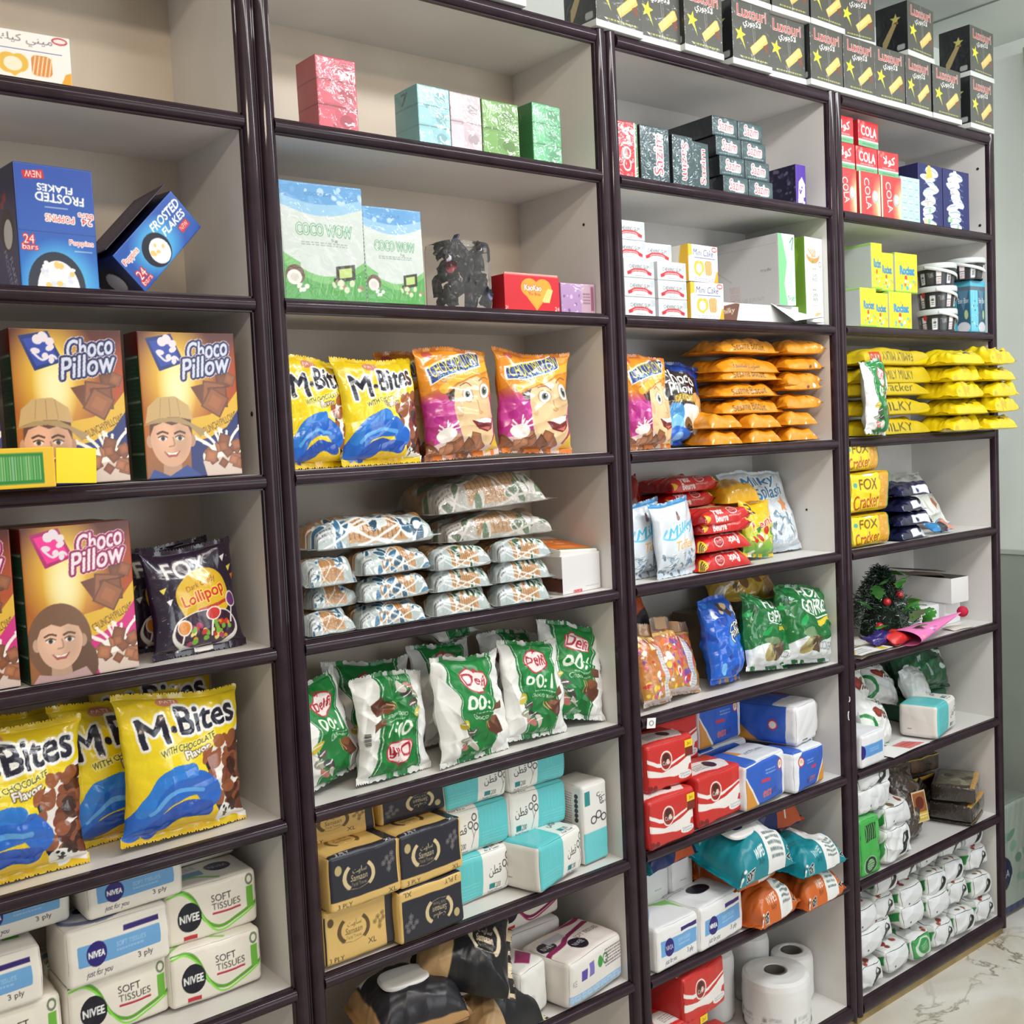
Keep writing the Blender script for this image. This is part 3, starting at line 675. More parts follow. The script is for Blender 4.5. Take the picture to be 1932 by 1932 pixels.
def nivea_front(w, h, den=1000, bg=(238, 234, 224)):
    c = Cv(w, h, bg, den); c.rrect(.10, .34, .90, .68, .015, (110, 168, 220)); c.rect(.55, .74, .90, .83, (46, 26, 110))
    c.ell(.28, .50, .10, .205, (36, 24, 116)); c.text('NIVEA', .20, .45, .36, .55, WHT, .007); c.text('SOFT TISSUES', .48, .52, .76, .60, (176, 210, 240), .004); c.lines(.48, .43, .74, .50, 1, (160, 200, 236))
    c.text('3 ply', .68, .16, .82, .30, (30, 30, 36), .004); c.text('just for you', .18, .10, .44, .25, (30, 30, 60), .003, shear=.3)
    return c
def nivea_pack():
    w, d, h = .150, .10, .086
    t = Cv(w, d, (236, 232, 226), 500); t.ell(.35, .45, .34, .4, (112, 120, 150)); t.ell(.36, .52, .32, .36, (196, 200, 214)); t.rect(.72, .4, .88, .8, (110, 180, 60)); t.ell(.3, .6, .1, .14, (30, 24, 60))
    return rbox('tissue_pack', w, d, h, {'front': nivea_front(w, h), 'top': t}, (236, 230, 220), SOFT, .008, .003, .0008, 6)
def mini_art(w, h, arabic=False, den=900):
    c = Cv(w, h, (246, 243, 238), den)
    c.poly([(1, .0), (1, .34), (.93, .3), (.84, 0)], (236, 170, 40)); c.poly([(0, 1), (.12, 1), (.13, .72), (0, .66)], (240, 190, 60))
    if arabic: c.text('\ufeda\ufef4\ufedb \ufef2\ufee8\ufef4\ufee3', .20, .72, .80, .93, (110, 96, 110), .003)
    else: c.text('Mini Cake', .16, .70, .84, .88, (50, 66, 120), .004, shear=.25)
    c.rect(.2, .64, .9, .655, (60, 80, 160)); c.ell(.88, .9, .09, .07, (200, 50, 60)); c.ell(.88, .9, .07, .04, (240, 230, 230))
    c.ell(.30, .38, .12, .19, (236, 190, 70)); c.ell(.42, .40, .1, .17, (236, 190, 70)); c.poly([(.2, .32), (.5, .32), (.36, .14)], (236, 190, 70)); c.ell(.35, .37, .1, .13, (250, 240, 214))
    c.rrect(.55, .2, .78, .58, .06, (222, 140, 60))
    for k in range(5): c.curve([(.56 + k * .045, .22), (.60 + k * .045, .56)], .014, (250, 226, 190))
    c.lines(.2, .03, .85, .12, 2, (110, 130, 180), 4)
    return c
def mini_box(arabic=False):
    w, d, h = (.122 if arabic else .106), .12, (.075 if arabic else .082)
    l = Cv(d, h, (240, 238, 232), 400); l.poly([(.7, 0), (1, 0), (1, 1), (.82, 1)], (240, 190, 60))
    return rbox('cake_box', w, d, h, {'front': mini_art(w, h, arabic), 'left': l, 'top': (90, 84, 70) if not arabic else (240, 238, 232)}, (240, 238, 232), CARTON)

def place_a():
    put('mini_ar', lambda: mini_box(True), 'cake_box', 'white mini cake carton with Arabic title on the top shelf at left', 'box', (-.399, .10, 2.101), D(0, 0, -3))
    put('frost', frosted_box, 'cereal_bar_box', 'upright blue frosted flakes bar carton with upside-down lettering', 'box', (-.366, .085, 1.813), D(0, 0, 5))
    o = put('frost_open', frosted_open, 'cereal_bar_box', 'blue frosted flakes bar carton tipped on its corner with open lid', 'box', (-.203, .105, 1.818), D(0, 0, 0))
    # tipped: turn about the view axis, corner resting on the shelf
    M = Matrix.Rotation(math.radians(12), 4, 'Z') @ Matrix.Rotation(math.radians(-46), 4, 'Y')
    o.rotation_euler = M.to_euler(); o.location = (-.212, .095, 1.8695)
    b = lambda: choco_box(False)
    put('chb', b, 'cereal_box', 'chocolate pillow cereal carton with a boy in a tan hat, right of two', 'box', (-.201, .047, 1.527), D(0, 0, 2), 'chocolate cereal cartons with a boy')
    put('chb', b, 'cereal_box', 'chocolate pillow cereal carton with a boy, behind the yellow carton', 'box', (-.381, .047, 1.527), D(0, 0, 1), 'chocolate cereal cartons with a boy')
    put('chb', b, 'cereal_box', 'chocolate pillow cereal carton cut by the left picture edge, upper of two', 'box', (-.556, .05, 1.527), D(0, 0, 0), 'chocolate cereal cartons with a boy')
    def yellow():
        w, d, h = .16, .05, .056
        c = Cv(.10, h, (240, 196, 40), 700); c.rect(.03, .12, .84, .86, (40, 134, 54))
        for k in range(22): c.rect(.05 + k * .035, .2, .066 + k * .035, .78, (150, 200, 130) if k != 11 else (226, 236, 220))
        root = bpy.data.objects.new('opened_carton', None); COL.objects.link(root)
        obj('carton_body', rbox('carton_body', .10, d, h, {'front': c, 'top': (240, 200, 44)}, (236, 196, 40), CARTON), root, (-.03, 0, 0))
        f = obj('end_flap', rbox('end_flap', .058, .0016, .05, {}, (250, 226, 20), CARTON, .0006), root, (.049, -d / 2 + .004, .003), D(0, 3, 6)); tag(f, 'plain bright yellow end flap')
        return root
    put('yel', yellow, 'opened_carton', 'opened yellow and green carton lying in front of the boy cereal', 'box', (-.443, -.003, 1.5275), D(0, 0, 1))
    g = lambda: choco_box(True)
    put('chg', g, 'cereal_box', 'chocolate pillow cereal carton with a smiling girl', 'box', (-.388, .045, 1.2435), D(0, 0, 2), 'chocolate cereal cartons with a girl')
    put('chg', g, 'cereal_box', 'chocolate pillow cereal carton at the left picture edge beside the girl carton', 'box', (-.556, .05, 1.2435), D(0, 0, 0), 'chocolate cereal cartons with a girl')
    put('chg', g, 'cereal_box', 'dark-topped chocolate cereal carton standing behind the girl carton', 'box', (-.405, .108, 1.2435), D(0, 0, 0), 'chocolate cereal cartons with a girl')
    put('foxl', fox_lolly, 'candy_bag', 'dark purple lollipop bag with a yellow badge, leaning at front', 'bag', (-.196, .055, 1.2435), D(-9, 0, 9), 'dark purple lollipop bags')
    put('foxl', fox_lolly, 'candy_bag', 'dark purple lollipop bag half hidden behind its twin', 'bag', (-.215, .135, 1.2435), D(-6, 0, 2), 'dark purple lollipop bags')
    mb = lambda: mbites(.215, .225, 21)
    G = 'yellow chocolate bites bags on the left unit'
    put('mbA', mb, 'cereal_bag', 'yellow chocolate bites bag at front right, tilted top to the right', 'bag', (-.243, .045, .956), D(-5, 3, 6), G)
    put('mbA2', lambda: mbites(.215, .225, 27), 'cereal_bag', 'yellow chocolate bites bag cut by the left picture edge', 'bag', (-.500, .045, .956), D(-5, 2, 4), G)
    put('mbA2', mb, 'cereal_bag', 'yellow chocolate bites bag showing only its left edge between the two front bags', 'bag', (-.316, .115, .956), D(-4, 0, 3), G)
    put('mbA', mb, 'cereal_bag', 'yellow chocolate bites bag behind the front right bag against the back panel', 'bag', (-.225, .205, .956), D(-3, 0, -4), G, (1, 1, 1.08))
    put('mbA', mb, 'cereal_bag', 'yellow chocolate bites bag behind the left front bag', 'bag', (-.475, .13, .956), D(-3, 0, -3), G)
    N, V = nivee_pack, nivea_pack; z = .668; GN, GV = 'green swirl tissue packs', 'blue band tissue packs'
    put('nivee', N, 'tissue_pack', 'white green-swirl tissue pack, bottom row at right', 'tissue pack', (-.197, .125, z), D(0, 0, 1), GN, (1.07, 1, 1.06))
    put('nivee', N, 'tissue_pack', 'white green-swirl tissue pack, bottom row in the middle', 'tissue pack', (-.357, .122, z), D(0, 0, 1), GN, (1.07, 1, 1.06))
    put('nivee', N, 'tissue_pack', 'white tissue pack at the bottom left picture edge', 'tissue pack', (-.523, .12, z), D(0, 0, 0), GN, (1.07, 1, 1.06))
    put('nivee', N, 'tissue_pack', 'white green-swirl tissue pack, second row at right', 'tissue pack', (-.195, .130, z + .0945), D(0, 0, 1), GN, (1.07, 1, 1.06))
    put('nivea', V, 'tissue_pack', 'white blue-band tissue pack, second row in the middle', 'tissue pack', (-.358, .108, z + .0945), D(0, 0, 2), GV, (1.06, 1, 1.06))
    put('nivea', V, 'tissue_pack', 'white blue-band tissue pack cut by the left picture edge, second row', 'tissue pack', (-.545, .110, z + .0945), D(0, 0, 0), GV)
    put('nivea', V, 'tissue_pack', 'white blue-band tissue pack under the yellow bags, topmost of its pile', 'tissue pack', (-.325, .112, z + .190), D(0, 0, 1), GV, (1, 1, .84))
    put('nivea', V, 'tissue_pack', 'white blue-band tissue pack lying at the back on top of the right column', 'tissue pack', (-.19, .21, z + .191), D(0, 0, 0), GV, (1, .85, .75))
    put('nivea', V, 'tissue_pack', 'white blue-band tissue pack at the top left, behind the second row', 'tissue pack', (-.492, .14, z + .190), D(0, 0, 0), GV, (1, 1, .84))
    put('nivee', N, 'tissue_pack', 'white tissue pack at the very back behind the bottom row', 'tissue pack', (-.36, .225, z), D(0, 0, 0), GN, (1, .8, 1))
place_a()
# ================================================================== UNIT B
def shrink_pack(w, d, h, col, rows, seed, dark=None, text=None):
    c = Cv(w, h, col, 900); col = np.array(col, float)
    for i in range(rows):
        y0, y1 = i / rows, (i + 1) / rows
        c.rect(0, y0, 1, y0 + .02, np.clip(col * .72, 0, 255)); c.rect(.04, y0 + .05, .4, y1 - .04, np.clip(col * 1.1, 0, 255)); c.ell(.7, (y0 + y1) / 2, .18, .09, np.clip(col * .86, 0, 255))
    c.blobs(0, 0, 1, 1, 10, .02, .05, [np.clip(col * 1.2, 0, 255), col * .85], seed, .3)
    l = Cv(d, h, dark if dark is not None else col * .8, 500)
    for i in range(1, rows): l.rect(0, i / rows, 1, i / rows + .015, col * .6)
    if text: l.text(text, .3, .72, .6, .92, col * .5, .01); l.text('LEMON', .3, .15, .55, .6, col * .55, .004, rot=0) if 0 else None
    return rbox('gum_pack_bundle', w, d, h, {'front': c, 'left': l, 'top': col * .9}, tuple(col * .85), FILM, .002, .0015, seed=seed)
def coco(w, h, seed):
    c = Cv(w, h, (206, 216, 211), 900)
    c.below(lambda x: .80 - .08 * np.sin(x * 3.3), (150, 194, 226), above=True); c.below(lambda x: .88 - .06 * np.sin(x * 3.3), (96, 158, 212), above=True)
    c.blobs(0, .84, 1, 1, 12, .02, .05, [(176, 210, 236), (110, 170, 220)], seed, .4)
    c.below(lambda x: .36 - .15 * np.sin(x * PI) + .04 * (x < .2), (122, 188, 110)); c.below(lambda x: .30 - .15 * np.sin(x * PI), (88, 166, 84))
    for k in range(7): c.curve([(.4 + k * .08, .05), (.46 + k * .08, .22)], .008, (140, 200, 120))
    c.text('COCO WOW', .17, .55, .84, .65, (214, 226, 219), .004, (84, 150, 104), .007)
    c.text('COCONUT', .3, .89, .62, .92, (70, 120, 180), .002)
    c.lines(.22, .46, .78, .50, 2, (130, 150, 140), 3); c.text('5g', .58, .50, .66, .53, (110, 130, 120), .002)
    c.ell(.13, .21, .11, .085, (112, 84, 66)); c.ell(.12, .19, .085, .062, (236, 232, 224)); c.ell(.12, .19, .05, .036, (214, 208, 200)); c.blobs(.16, .08, .28, .16, 6, .02, .03, [(240, 240, 232)], 2)
    c.poly([(.62, .16), (.86, .20), (.86, .33), (.62, .30)], (66, 62, 54)); c.poly([(.66, .20), (.82, .22), (.82, .30), (.66, .28)], (190, 214, 130)); c.blobs(.58, .09, .95, .18, 12, .02, .04, [(214, 220, 190), (150, 140, 110), (70, 66, 58)], 5)
    return c
def coco_box(w, d, h, seed, stripes):
    l = Cv(d, h, (226, 230, 230), 700)
    if stripes:
        for k in range(26): l.poly([(0, .02 + k * .04), (1, .05 + k * .04), (1, .065 + k * .04), (0, .035 + k * .04)], (120, 150, 150) if k < 20 else (120, 160, 210))
    return rbox('coconut_bar_carton', w, d, h, {'front': coco(w, h, seed), 'left': l, 'top': (150, 190, 226)}, (214, 224, 220), FILM, .002, .0015, seed=seed)
def kao():
    w, d, h = .142, .08, .070; c = Cv(w, h, (206, 34, 46), 900)
    for sx in (-1, 1): c.ell(.57 + sx * .12, .66, .155, .25, (240, 160, 50))
    c.poly([(.31, .58), (.83, .58), (.57, .04)], (240, 160, 50)); c.poly([(.36, .62), (.78, .62), (.57, .12)], (240, 168, 60))
    c.text('KaoKao', .36, .58, .66, .74, (250, 240, 220), .010, (150, 30, 30), .006); c.text('The Brea', .42, .45, .64, .53, (206, 34, 46), .008)
    for k in range(3): c.poly([(.66 + k * .04, .30), (.78 + k * .025, .66), (.83 + k * .02, .62), (.72 + k * .04, .26)], (246, 226, 140)); c.curve([(.67 + k * .04, .3), (.79 + k * .025, .65)], .006, (200, 150, 70))
    c.text('24', .90, .05, .98, .16, WHT, .008); c.text('24', .01, .05, .06, .14, WHT, .006)
    root = bpy.data.objects.new('biscuit_carton', None); COL.objects.link(root)
    obj('carton_body', rbox('carton_body', w, d, h, {'front': c, 'left': (170, 26, 36), 'top': (140, 24, 32)}, (176, 28, 38), CARTON), root)
    f = obj('torn_edge', rbox('torn_edge', w * .96, .003, .006, {}, (226, 150, 140), CARTON, .0008, crease=.0015), root, (0, -d / 2 + .003, h - .002)); tag(f, 'torn paper edge along the carton top')
    return root
def purple_bundle():
    w, d, h = .092, .06, .060; c = Cv(w, h, (176, 140, 184), 900); c.rect(.58, 0, 1, 1, (190, 160, 176)); c.rect(.86, .1, .95, .9, (150, 84, 110)); c.blobs(0, 0, .6, 1, 16, .02, .05, [(210, 190, 216), (130, 90, 150)], 3, .3)
    c.lines(.62, .3, .84, .7, 4, (120, 80, 90), 2); return rbox('gum_pack_bundle', w, d, h, {'front': c}, (160, 120, 160), FILM, .002, .0015)
def cpillow_art(w, h):
    c = Cv(w, h, (232, 140, 30), 900); c.vgrad([(0, (140, 80, 50)), (.28, (190, 50, 140)), (.5, (196, 60, 150)), (.62, (226, 150, 40)), (1, (236, 150, 36))])
    c.blobs(0, .1, .35, .55, 10, .05, .09, [(186, 40, 140), (206, 70, 160)], 3)
    # a caricature portrait in an orange cap
    sk = (236, 204, 156)
    c.poly([(.18, .64), (.24, .5), (.34, .5), (.36, .66)], (70, 44, 34)); c.ell(.62, .40, .31, .36, sk, .15); c.poly([(.40, .3), (.62, .02), (.88, .2), (.9, .4)], sk); c.ell(.36, .42, .05, .07, (222, 180, 134))
    c.ell(.78, .34, .14, .22, (226, 186, 136), soft=.9)
    for x, y, r in ((.53, .545, .075), (.81, .60, .085)):
        c.ell(x, y, r * 1.25, r * .95, (206, 160, 112)); c.ell(x, y, r, r * .82, (246, 246, 244)); c.ell(x, y, r * .58, r * .5, (120, 130, 120)); c.ell(x, y, r * .3, r * .28, (16, 16, 18)); c.ell(x + r * .2, y + r * .2, r * .12, r * .1, WHT)
    c.curve([(.66, .50), (.69, .42), (.74, .41), (.70, .39), (.66, .40)], .02, (206, 156, 108)); c.curve([(.44, .63), (.53, .66), (.6, .63)], .014, (150, 100, 60)); c.curve([(.72, .69), (.82, .73), (.9, .71)], .014, (150, 100, 60))
    c.poly([(.52, .31), (.70, .33), (.94, .36), (.88, .25), (.76, .20), (.62, .23)], (120, 40, 40)); c.poly([(.55, .315), (.72, .335), (.92, .352), (.88, .30), (.72, .285)], (250, 246, 240)); c.poly([(.66, .24), (.84, .26), (.78, .215)], (206, 110, 100))
    c.poly([(.0, .58), (.3, .72), (.7, .86), (1, .93), (1, 1), (0, 1)], (236, 150, 38)); c.curve([(.20, .60), (.34, .66), (.6, .77), (1, .86)], .09, (240, 186, 60)); c.curve([(.24, .575), (.4, .64), (.7, .74), (1, .80)], .02, (206, 130, 30))
    c.poly([(.07, .665), (.80, .83), (.84, .975), (.74, .985), (.06, .82)], WHT); c.poly([(.09, .68), (.785, .84), (.82, .96), (.73, .97), (.08, .805)], (44, 70, 140))
    c.text('CHOCOPILLOW', .10, .785, .80, .905, (246, 226, 60), .003, rot=13); c.text('CRUNCHYPILLOWS', .20, .725, .74, .785, (180, 230, 240), .001, rot=13)
    c.ell(.16, .93, .06, .03, (206, 90, 80)); c.ell(.88, .93, .07, .035, (226, 170, 90))
    c.below(lambda x: .12 + .05 * np.sin(x * 5), (226, 200, 190)); c.chunks(.02, .01, .66, .14, 14, .10, [(160, 100, 66), (130, 78, 50), (182, 126, 88)], 4); milk(c, .2, .2, .12, 5); c.poly([(.78, .02), (.98, .06), (.95, .2), (.86, .12)], (232, 190, 60))
    return c
def cpillow(w, h, seed): return bag('cereal_bag', w, h, .075, cpillow_art(w, h), (214, 120, 36), FOIL, (.05, .035), seed, .0045)
def biscuit_art(w, d, spot, den=800):
    """clear film over rows of round biscuits, printed leaves and white outline loops; seen from above and wrapping down the front"""
    c = Cv(w, d, (176, 186, 184), den); r = np.random.RandomState(len(str(spot)) + int(w * 1000))
    c.rect(0, .0, 1, .30, (176, 188, 188)); c.rect(.3, .03, .74, .27, (190, 140, 84))
    for k in range(12): c.rect(.31 + k * .034, .06, .318 + k * .034, .27, (128, 84, 46))
    for k in range(7): c.ell(.1 + k * .13, .55, .07, .20, (170, 120, 74)); c.ell(.1 + k * .13, .6, .055, .15, (196, 150, 98))
    for k in range(16):
        x, y = r.uniform(.02, .98), r.choice([.03, .10, .18, .25, .36, .5, .85]); q = r.uniform(.04, .075)
        c.ell(x, y, q * 1.25, q * 1.1 * w / d * .55, (234, 240, 240), r.uniform(0, 3)); c.ell(x, y, q, q * w / d * .45, np.array(spot) * r.uniform(.7, 1.15), r.uniform(0, 3))
    for k in range(5): c.curve([(r.uniform(0, 1), 0), (r.uniform(0, 1), .2), (r.uniform(0, 1), .4)], .012, (236, 240, 240))
    c.rect(.04, .10, .2, .24, (206, 212, 214)); c.lines(.05, .12, .19, .22, 2, (70, 80, 90), 4); c.blobs(0, 0, 1, .4, 8, .01, .03, [(240, 246, 246)], 6, .3)
    return c
def biscuit_pack(w, d, h, spot, seed, brown=False):
    a = biscuit_art(w, d + h * .6, spot)
    if brown: a.paint(np.ones((a.H, a.W)), (150, 128, 112), .45)
    return flow('biscuit_pack', w, d, h, a, (168, 170, 166), CLEAR, seed)
def flow(name, w, d, h, art, back, mat, seed, crum=.0028, seal=.07, pu=6.5, vpow=.2, pinch=.03):
    """a flow-wrapped pack lying flat: length along x with crimped fins at both ends, art on top and front"""
    me = bag(name, d + h * .55, w, h, art.transposed(), back, mat, (seal, seal), seed, crum, pu, 1.0, vpow=vpow, pinch=pinch, arc=.91)
    # bag: x = across, y = thickness, z = length  ->  lying: x = length, y = across, z = thickness
    v = np.empty(len(me.vertices) * 3, np.float32); me.vertices.foreach_get('co', v); v = v.reshape(-1, 3).copy()
    x, y, z = v[:, 0].copy(), v[:, 1].copy(), v[:, 2].copy()
    n = np.stack([z - w / 2, x, -y], -1)
    n[:, 2] = np.where(n[:, 2] > 0, n[:, 2] * 1.82, n[:, 2] * .18); n[:, 2] -= n[:, 2].min()
    me.vertices.foreach_set('co', n.astype(np.float32).ravel())
    me.flip_normals(); me.update()
    return me
def wafer_box():
    root = bpy.data.objects.new('wafer_carton', None); COL.objects.link(root); w, d, h = .121, .13, .078
    l = Cv(d, h, (196, 190, 188), 500); l.poly([(.5, .1), (1, .06), (1, .4), (.5, .46)], (84, 50, 40)); l.curve([(.5, .46), (1, .40)], .02, (40, 20, 18))
    f = Cv(w, h, (224, 222, 222), 700); f.rect(.28, 0, .5, .08, (200, 40, 50)); f.text('Delfi', .3, .01, .48, .07, WHT, .004); f.lines(.6, .1, .95, .16, 2, (150, 150, 150))
    obj('carton_body', rbox('carton_body', w, d, h, {'front': f, 'left': l}, (222, 220, 220), CARTON), root)
    t = Cv(.118, .14, (230, 124, 46), 700); t.rect(0, 0, 1, .05, (240, 240, 236)); t.rect(0, .05, 1, .09, (60, 130, 70)); t.rect(0, .3, 1, .9, (226, 116, 44)); t.rect(.05, .78, .95, .98, (240, 236, 230)); t.ell(.3, .86, .2, .06, (190, 40, 50)); t.text('NO:1', .22, .56, .75, .74, (246, 222, 150), .01); t.text('wafer', .45, .42, .72, .52, (250, 226, 170), .006); t.lines(.3, .2, .7, .3, 3, (250, 200, 140))
    o = obj('carton_lid', rbox('carton_lid', .118, .14, .018, {'top': t, 'front': (236, 232, 226)}, (232, 228, 222), CARTON, .003), root, (0, .01, h + .002), D(9, 4, 0)); tag(o, 'orange printed lid pushed half open')
    return root
def delfi_art(w, h):
    c = Cv(w, h, (236, 236, 233), 900); c.poly([(.16, 1), (.84, 1), (.74, 0), (.26, 0)], (18, 118, 52)); c.poly([(.2, 1), (.8, 1), (.72, .5), (.28, .5)], (24, 134, 60), .8)
    for x0, x1 in ((.19, .285), (.81, .715)): c.curve([(x0, 1), (x1, 0)], .008, (226, 236, 226))
    c.ell(.52, .77, .19, .115, (240, 226, 222)); c.ring(.52, .77, .185, .11, .06, (180, 40, 60)); c.text('Delfi', .37, .72, .67, .82, (170, 24, 50), .008)
    c.curve([(.5, .86), (.54, .9), (.5, .88), (.47, .91)], .014, (180, 40, 60))
    c.text('00:1', .31, .51, .71, .635, (236, 246, 230), .016, shear=.2); c.text('Choco wafer', .38, .41, .72, .455, (236, 240, 226), .004); c.lines(.42, .465, .72, .49, 1, (190, 220, 190))
    c.poly([(.62, .36), (.70, .40), (.82, .36), (.84, .24), (.74, .18), (.62, .26)], (92, 52, 34)); c.poly([(.62, .36), (.70, .40), (.82, .36), (.72, .31)], (126, 78, 50))
    for k in range(4): c.curve([(.55 + k * .022, .38), (.60 + k * .03, .27)], .012, (222, 170, 104) if k % 2 == 0 else (110, 64, 40))
    c.poly([(.74, .5), (.86, .52), (.86, .44), (.75, .42)], (110, 74, 52))
    for k, (x, y) in enumerate(((.22, .40), (.30, .33), (.24, .25), (.36, .24), (.30, .16), (.42, .15))): c.ell(x, y, .085, .035, [(200, 180, 60), (90, 80, 76), (150, 150, 130), (60, 56, 56), (190, 120, 110), (210, 200, 190)][k], .5 - k * .3); c.curve([(x - .05, y), (x + .05, y + .02)], .012, (236, 236, 230))
    c.text('Mini Wafer', .4, .045, .62, .08, (236, 240, 226), .004); c.barcode(.90, .5, .97, .66, 3, False)
    return c
def delfi(w, h, seed, flip=False, t=.06):
    c = delfi_art(w, h)
    if flip: c.flip()
    return bag('wafer_bag', w, h, t, c, (214, 214, 210), SOFT, (.05, .04), seed, .009, fat=.8)
GOLD = (222, 186, 112)
def emblem(c, x, y, s, col, sub):
    """the pack's curled-ribbon emblem with its two-script name"""
    k = s / c.asp
    c.ring(x, y, s * 1.15, k * .95, .13, col, PI * .72, PI * 1.28); c.ring(x, y, s * 1.15, k * .95, .13, col, -PI * .28, PI * .28)
    c.text('\ufe96\ufeed\ufe8e\ufeb3'[::1], x - s * .5, y + k * .15, x + s * .6, y + k * .62, col, .003); c.text('Samaan', x - s * .7, y - k * .28, x + s * .65, y + k * .16, col, .007, shear=.25); c.text('Facial Tissues', x - s * .6, y - k * .62, x + s * .6, y - k * .38, sub, .002)
    c.curve([(x - s, y - k * .75), (x, y - k * .85), (x + s, y - k * .6)], .006, sub)
def flowers(c, x, y, s, col):
    for dx, dy in ((0, .5), (.6, .75), (-.4, .1), (.3, -.1), (.7, .2), (.2, -.6)):
        for a in range(5): c.ring(x + dx * s + s * .14 * math.cos(a * 1.26), y + (dy * s + s * .14 * math.sin(a * 1.26)) / c.asp, s * .12, s * .12 / c.asp, .22, col)
    c.curve([(x + .1 * s, y + .3 * s / c.asp), (x + .3 * s, y - .4 * s / c.asp), (x + .2 * s, y - 1 * s / c.asp)], .006, col)
def samaan(w, d, h, dark=True, flip=False):
    c = Cv(w, h, GOLD, 1000); ink = (34, 34, 46)
    if dark: c.rect(0, .2, 1, 1, ink); e, sub, ply = (216, 196, 150), (180, 164, 130), (50, 44, 40); flowers(c, .8, .62, .12, (120, 116, 118)); c.text('3 PLY', .10, .055, .30, .145, ply, .006); c.text('XL', .80, .055, .92, .145, ply, .006); c.ell(.13, .74, .045, .085, (190, 170, 120))
    else: c.rect(.85, .0, .97, 1, (44, 42, 48)); c.rect(0, 0, .03, .9, (44, 42, 48)); e, sub, ply = (92, 72, 40), (130, 106, 66), (60, 46, 30); flowers(c, .74, .55, .11, (130, 104, 60)); c.text('3 PLY', .06, .06, .26, .15, ply, .006); c.text('XL', .58, .2, .70, .3, ply, .006); c.ell(.1, .78, .04, .075, (92, 72, 40))
    if dark: c.rect(.945, 0, 1, 1, GOLD)
    emblem(c, .40, .56, .17, e, sub)
    t = Cv(w, d, GOLD, 700)
    if dark: t.rect(.82, 0, 1, 1, (40, 40, 50)); t.rect(0, 0, 1, .12, (40, 40, 50)); t.text('3 PLY', .12, .02, .3, .1, WHT, .004); t.text('XL', .80, .02, .92, .1, WHT, .004)
    else: t.rect(.78, 0, .92, 1, (44, 42, 48))
    emblem(t, .42, .55, .17, (90, 66, 30), (140, 110, 60))
    if flip: c.flip(); t = (36, 36, 48)
    return rbox('tissue_pack', w, d, h, {'front': c, 'top': t}, GOLD, SOFT, .008, .003, .0008, 9)
def cotton_art(w, h, den=900, left=True):
    c = Cv(w, h, (238, 236, 230), den); T = (98, 200, 204)
    x0, x1 = (.0, .52) if left else (.48, 1.0)
    c.rect(x0, 0, x1, 1, T); c.lines(x0 + .06, .08, x1 - .06, .42, 5, (150, 222, 226), 2, .6, .25)
    for k in range(6): c.rect(x0 + .06 + k * .06, .5, x0 + .065 + k * .06, .9, (116, 208, 212))
    o = .52 if left else 0.0
    c.text('\ufee6\ufec4\ufed7', o + .10, .40, o + .30, .66, (26, 26, 30), .006); c.rect(o + .10, .14, o + .19, .26, (40, 130, 130)); c.text('200', o + .2, .14, o + .28, .26, (40, 40, 46), .003); c.text('Facial Tissues', o + .08, .05, o + .32, .11, (40, 40, 46), .002)
    for dx, dy in ((.36, .62), (.42, .78), (.44, .56)): c.ring(o + dx, dy, .032, .075, .2, (60, 60, 64))
    c.curve([(o + .37, .55), (o + .40, .35), (o + .37, .12)], .006, (60, 60, 64)); c.curve([(o + .44, .5), (o + .40, .35)], .006, (60, 60, 64))
    return c
def cotton(w, d, h, left=True, topart=True):
    t = cotton_art(w, d, 600, left); l = Cv(d, h, (232, 228, 222), 400); l.rect(.24, .24, .34, .27, (150, 142, 132))
    return rbox('tissue_pack', w, d, h, {'front': cotton_art(w, h, 900, left), 'top': t, 'left': l}, (236, 232, 226), SOFT, .012, .003, .0009, 12)
def cotton_up():
    w, d, h = .075, .09, .168
    c = Cv(w, h, (232, 230, 226), 900); c.rect(0, 0, 1, .40, (110, 204, 208)); c.text('\ufee6\ufec4\ufed7', .55, .72, .92, .86, (26, 26, 30), .01, rot=-80); c.rect(.1, .74, .3, .92, (40, 140, 140)); [c.ring(.4 + k * .2, .54 + .05 * (k % 2), .10, .045, .2, (70, 70, 70)) for k in range(3)]
    l = Cv(d, h, (228, 226, 222), 900); l.barcode(.06, .5, .26, .9, 2, False); l.lines(.36, .1, .66, .9, 26, (130, 130, 130), 3); [l.ell(.8, .56 + .06 * k, .06, .03, (60, 60, 64)) for k in range(6)]
    return rbox('tissue_pack', w, d, h, {'front': c, 'left': l}, (232, 228, 222), SOFT, .008, .002, .0008, 13)
def lid(name, w, d, h, col, mat, art=None, r=None):
    """rounded reclosable lid lying on z = 0"""
    n = 44; a = np.linspace(0, 2 * PI, n + 1); p = 3.2
    cx = np.sign(np.cos(a)) * np.abs(np.cos(a)) ** (2 / p); cy = np.sign(np.sin(a)) * np.abs(np.sin(a)) ** (2 / p)
    rows = [(1.0, 0), (1.0, h * .5), (.96, h * .9), (.9, h), (.6, h), (.3, h), (.0, h)]
    P = np.stack([np.stack([cx * w / 2 * s, cy * d / 2 * s, np.full(n + 1, z)], -1) for s, z in rows])
    return mesh_from(name, [(P, lin(col))], mat)
def wipes(w, d, h, top, seed, lidcol=(226, 222, 214), lidpos=(0, .0), lidsize=(.10, .06), base=None):
    root = bpy.data.objects.new('wipes_pack', None); COL.objects.link(root)
    obj('pouch', flow('pouch', w, d, h, top, base if base is not None else (220, 216, 210), SOFT, seed, .003, .06, 5, .3, .03), root)
    lt = obj('reclosable_lid', lid('reclosable_lid', lidsize[0], lidsize[1], .008, lidcol, smat('white_lid_plastic', (232, 230, 226), .3)), root, (lidpos[0], lidpos[1], h * .965)); tag(lt, 'white rounded plastic lid')
    return root
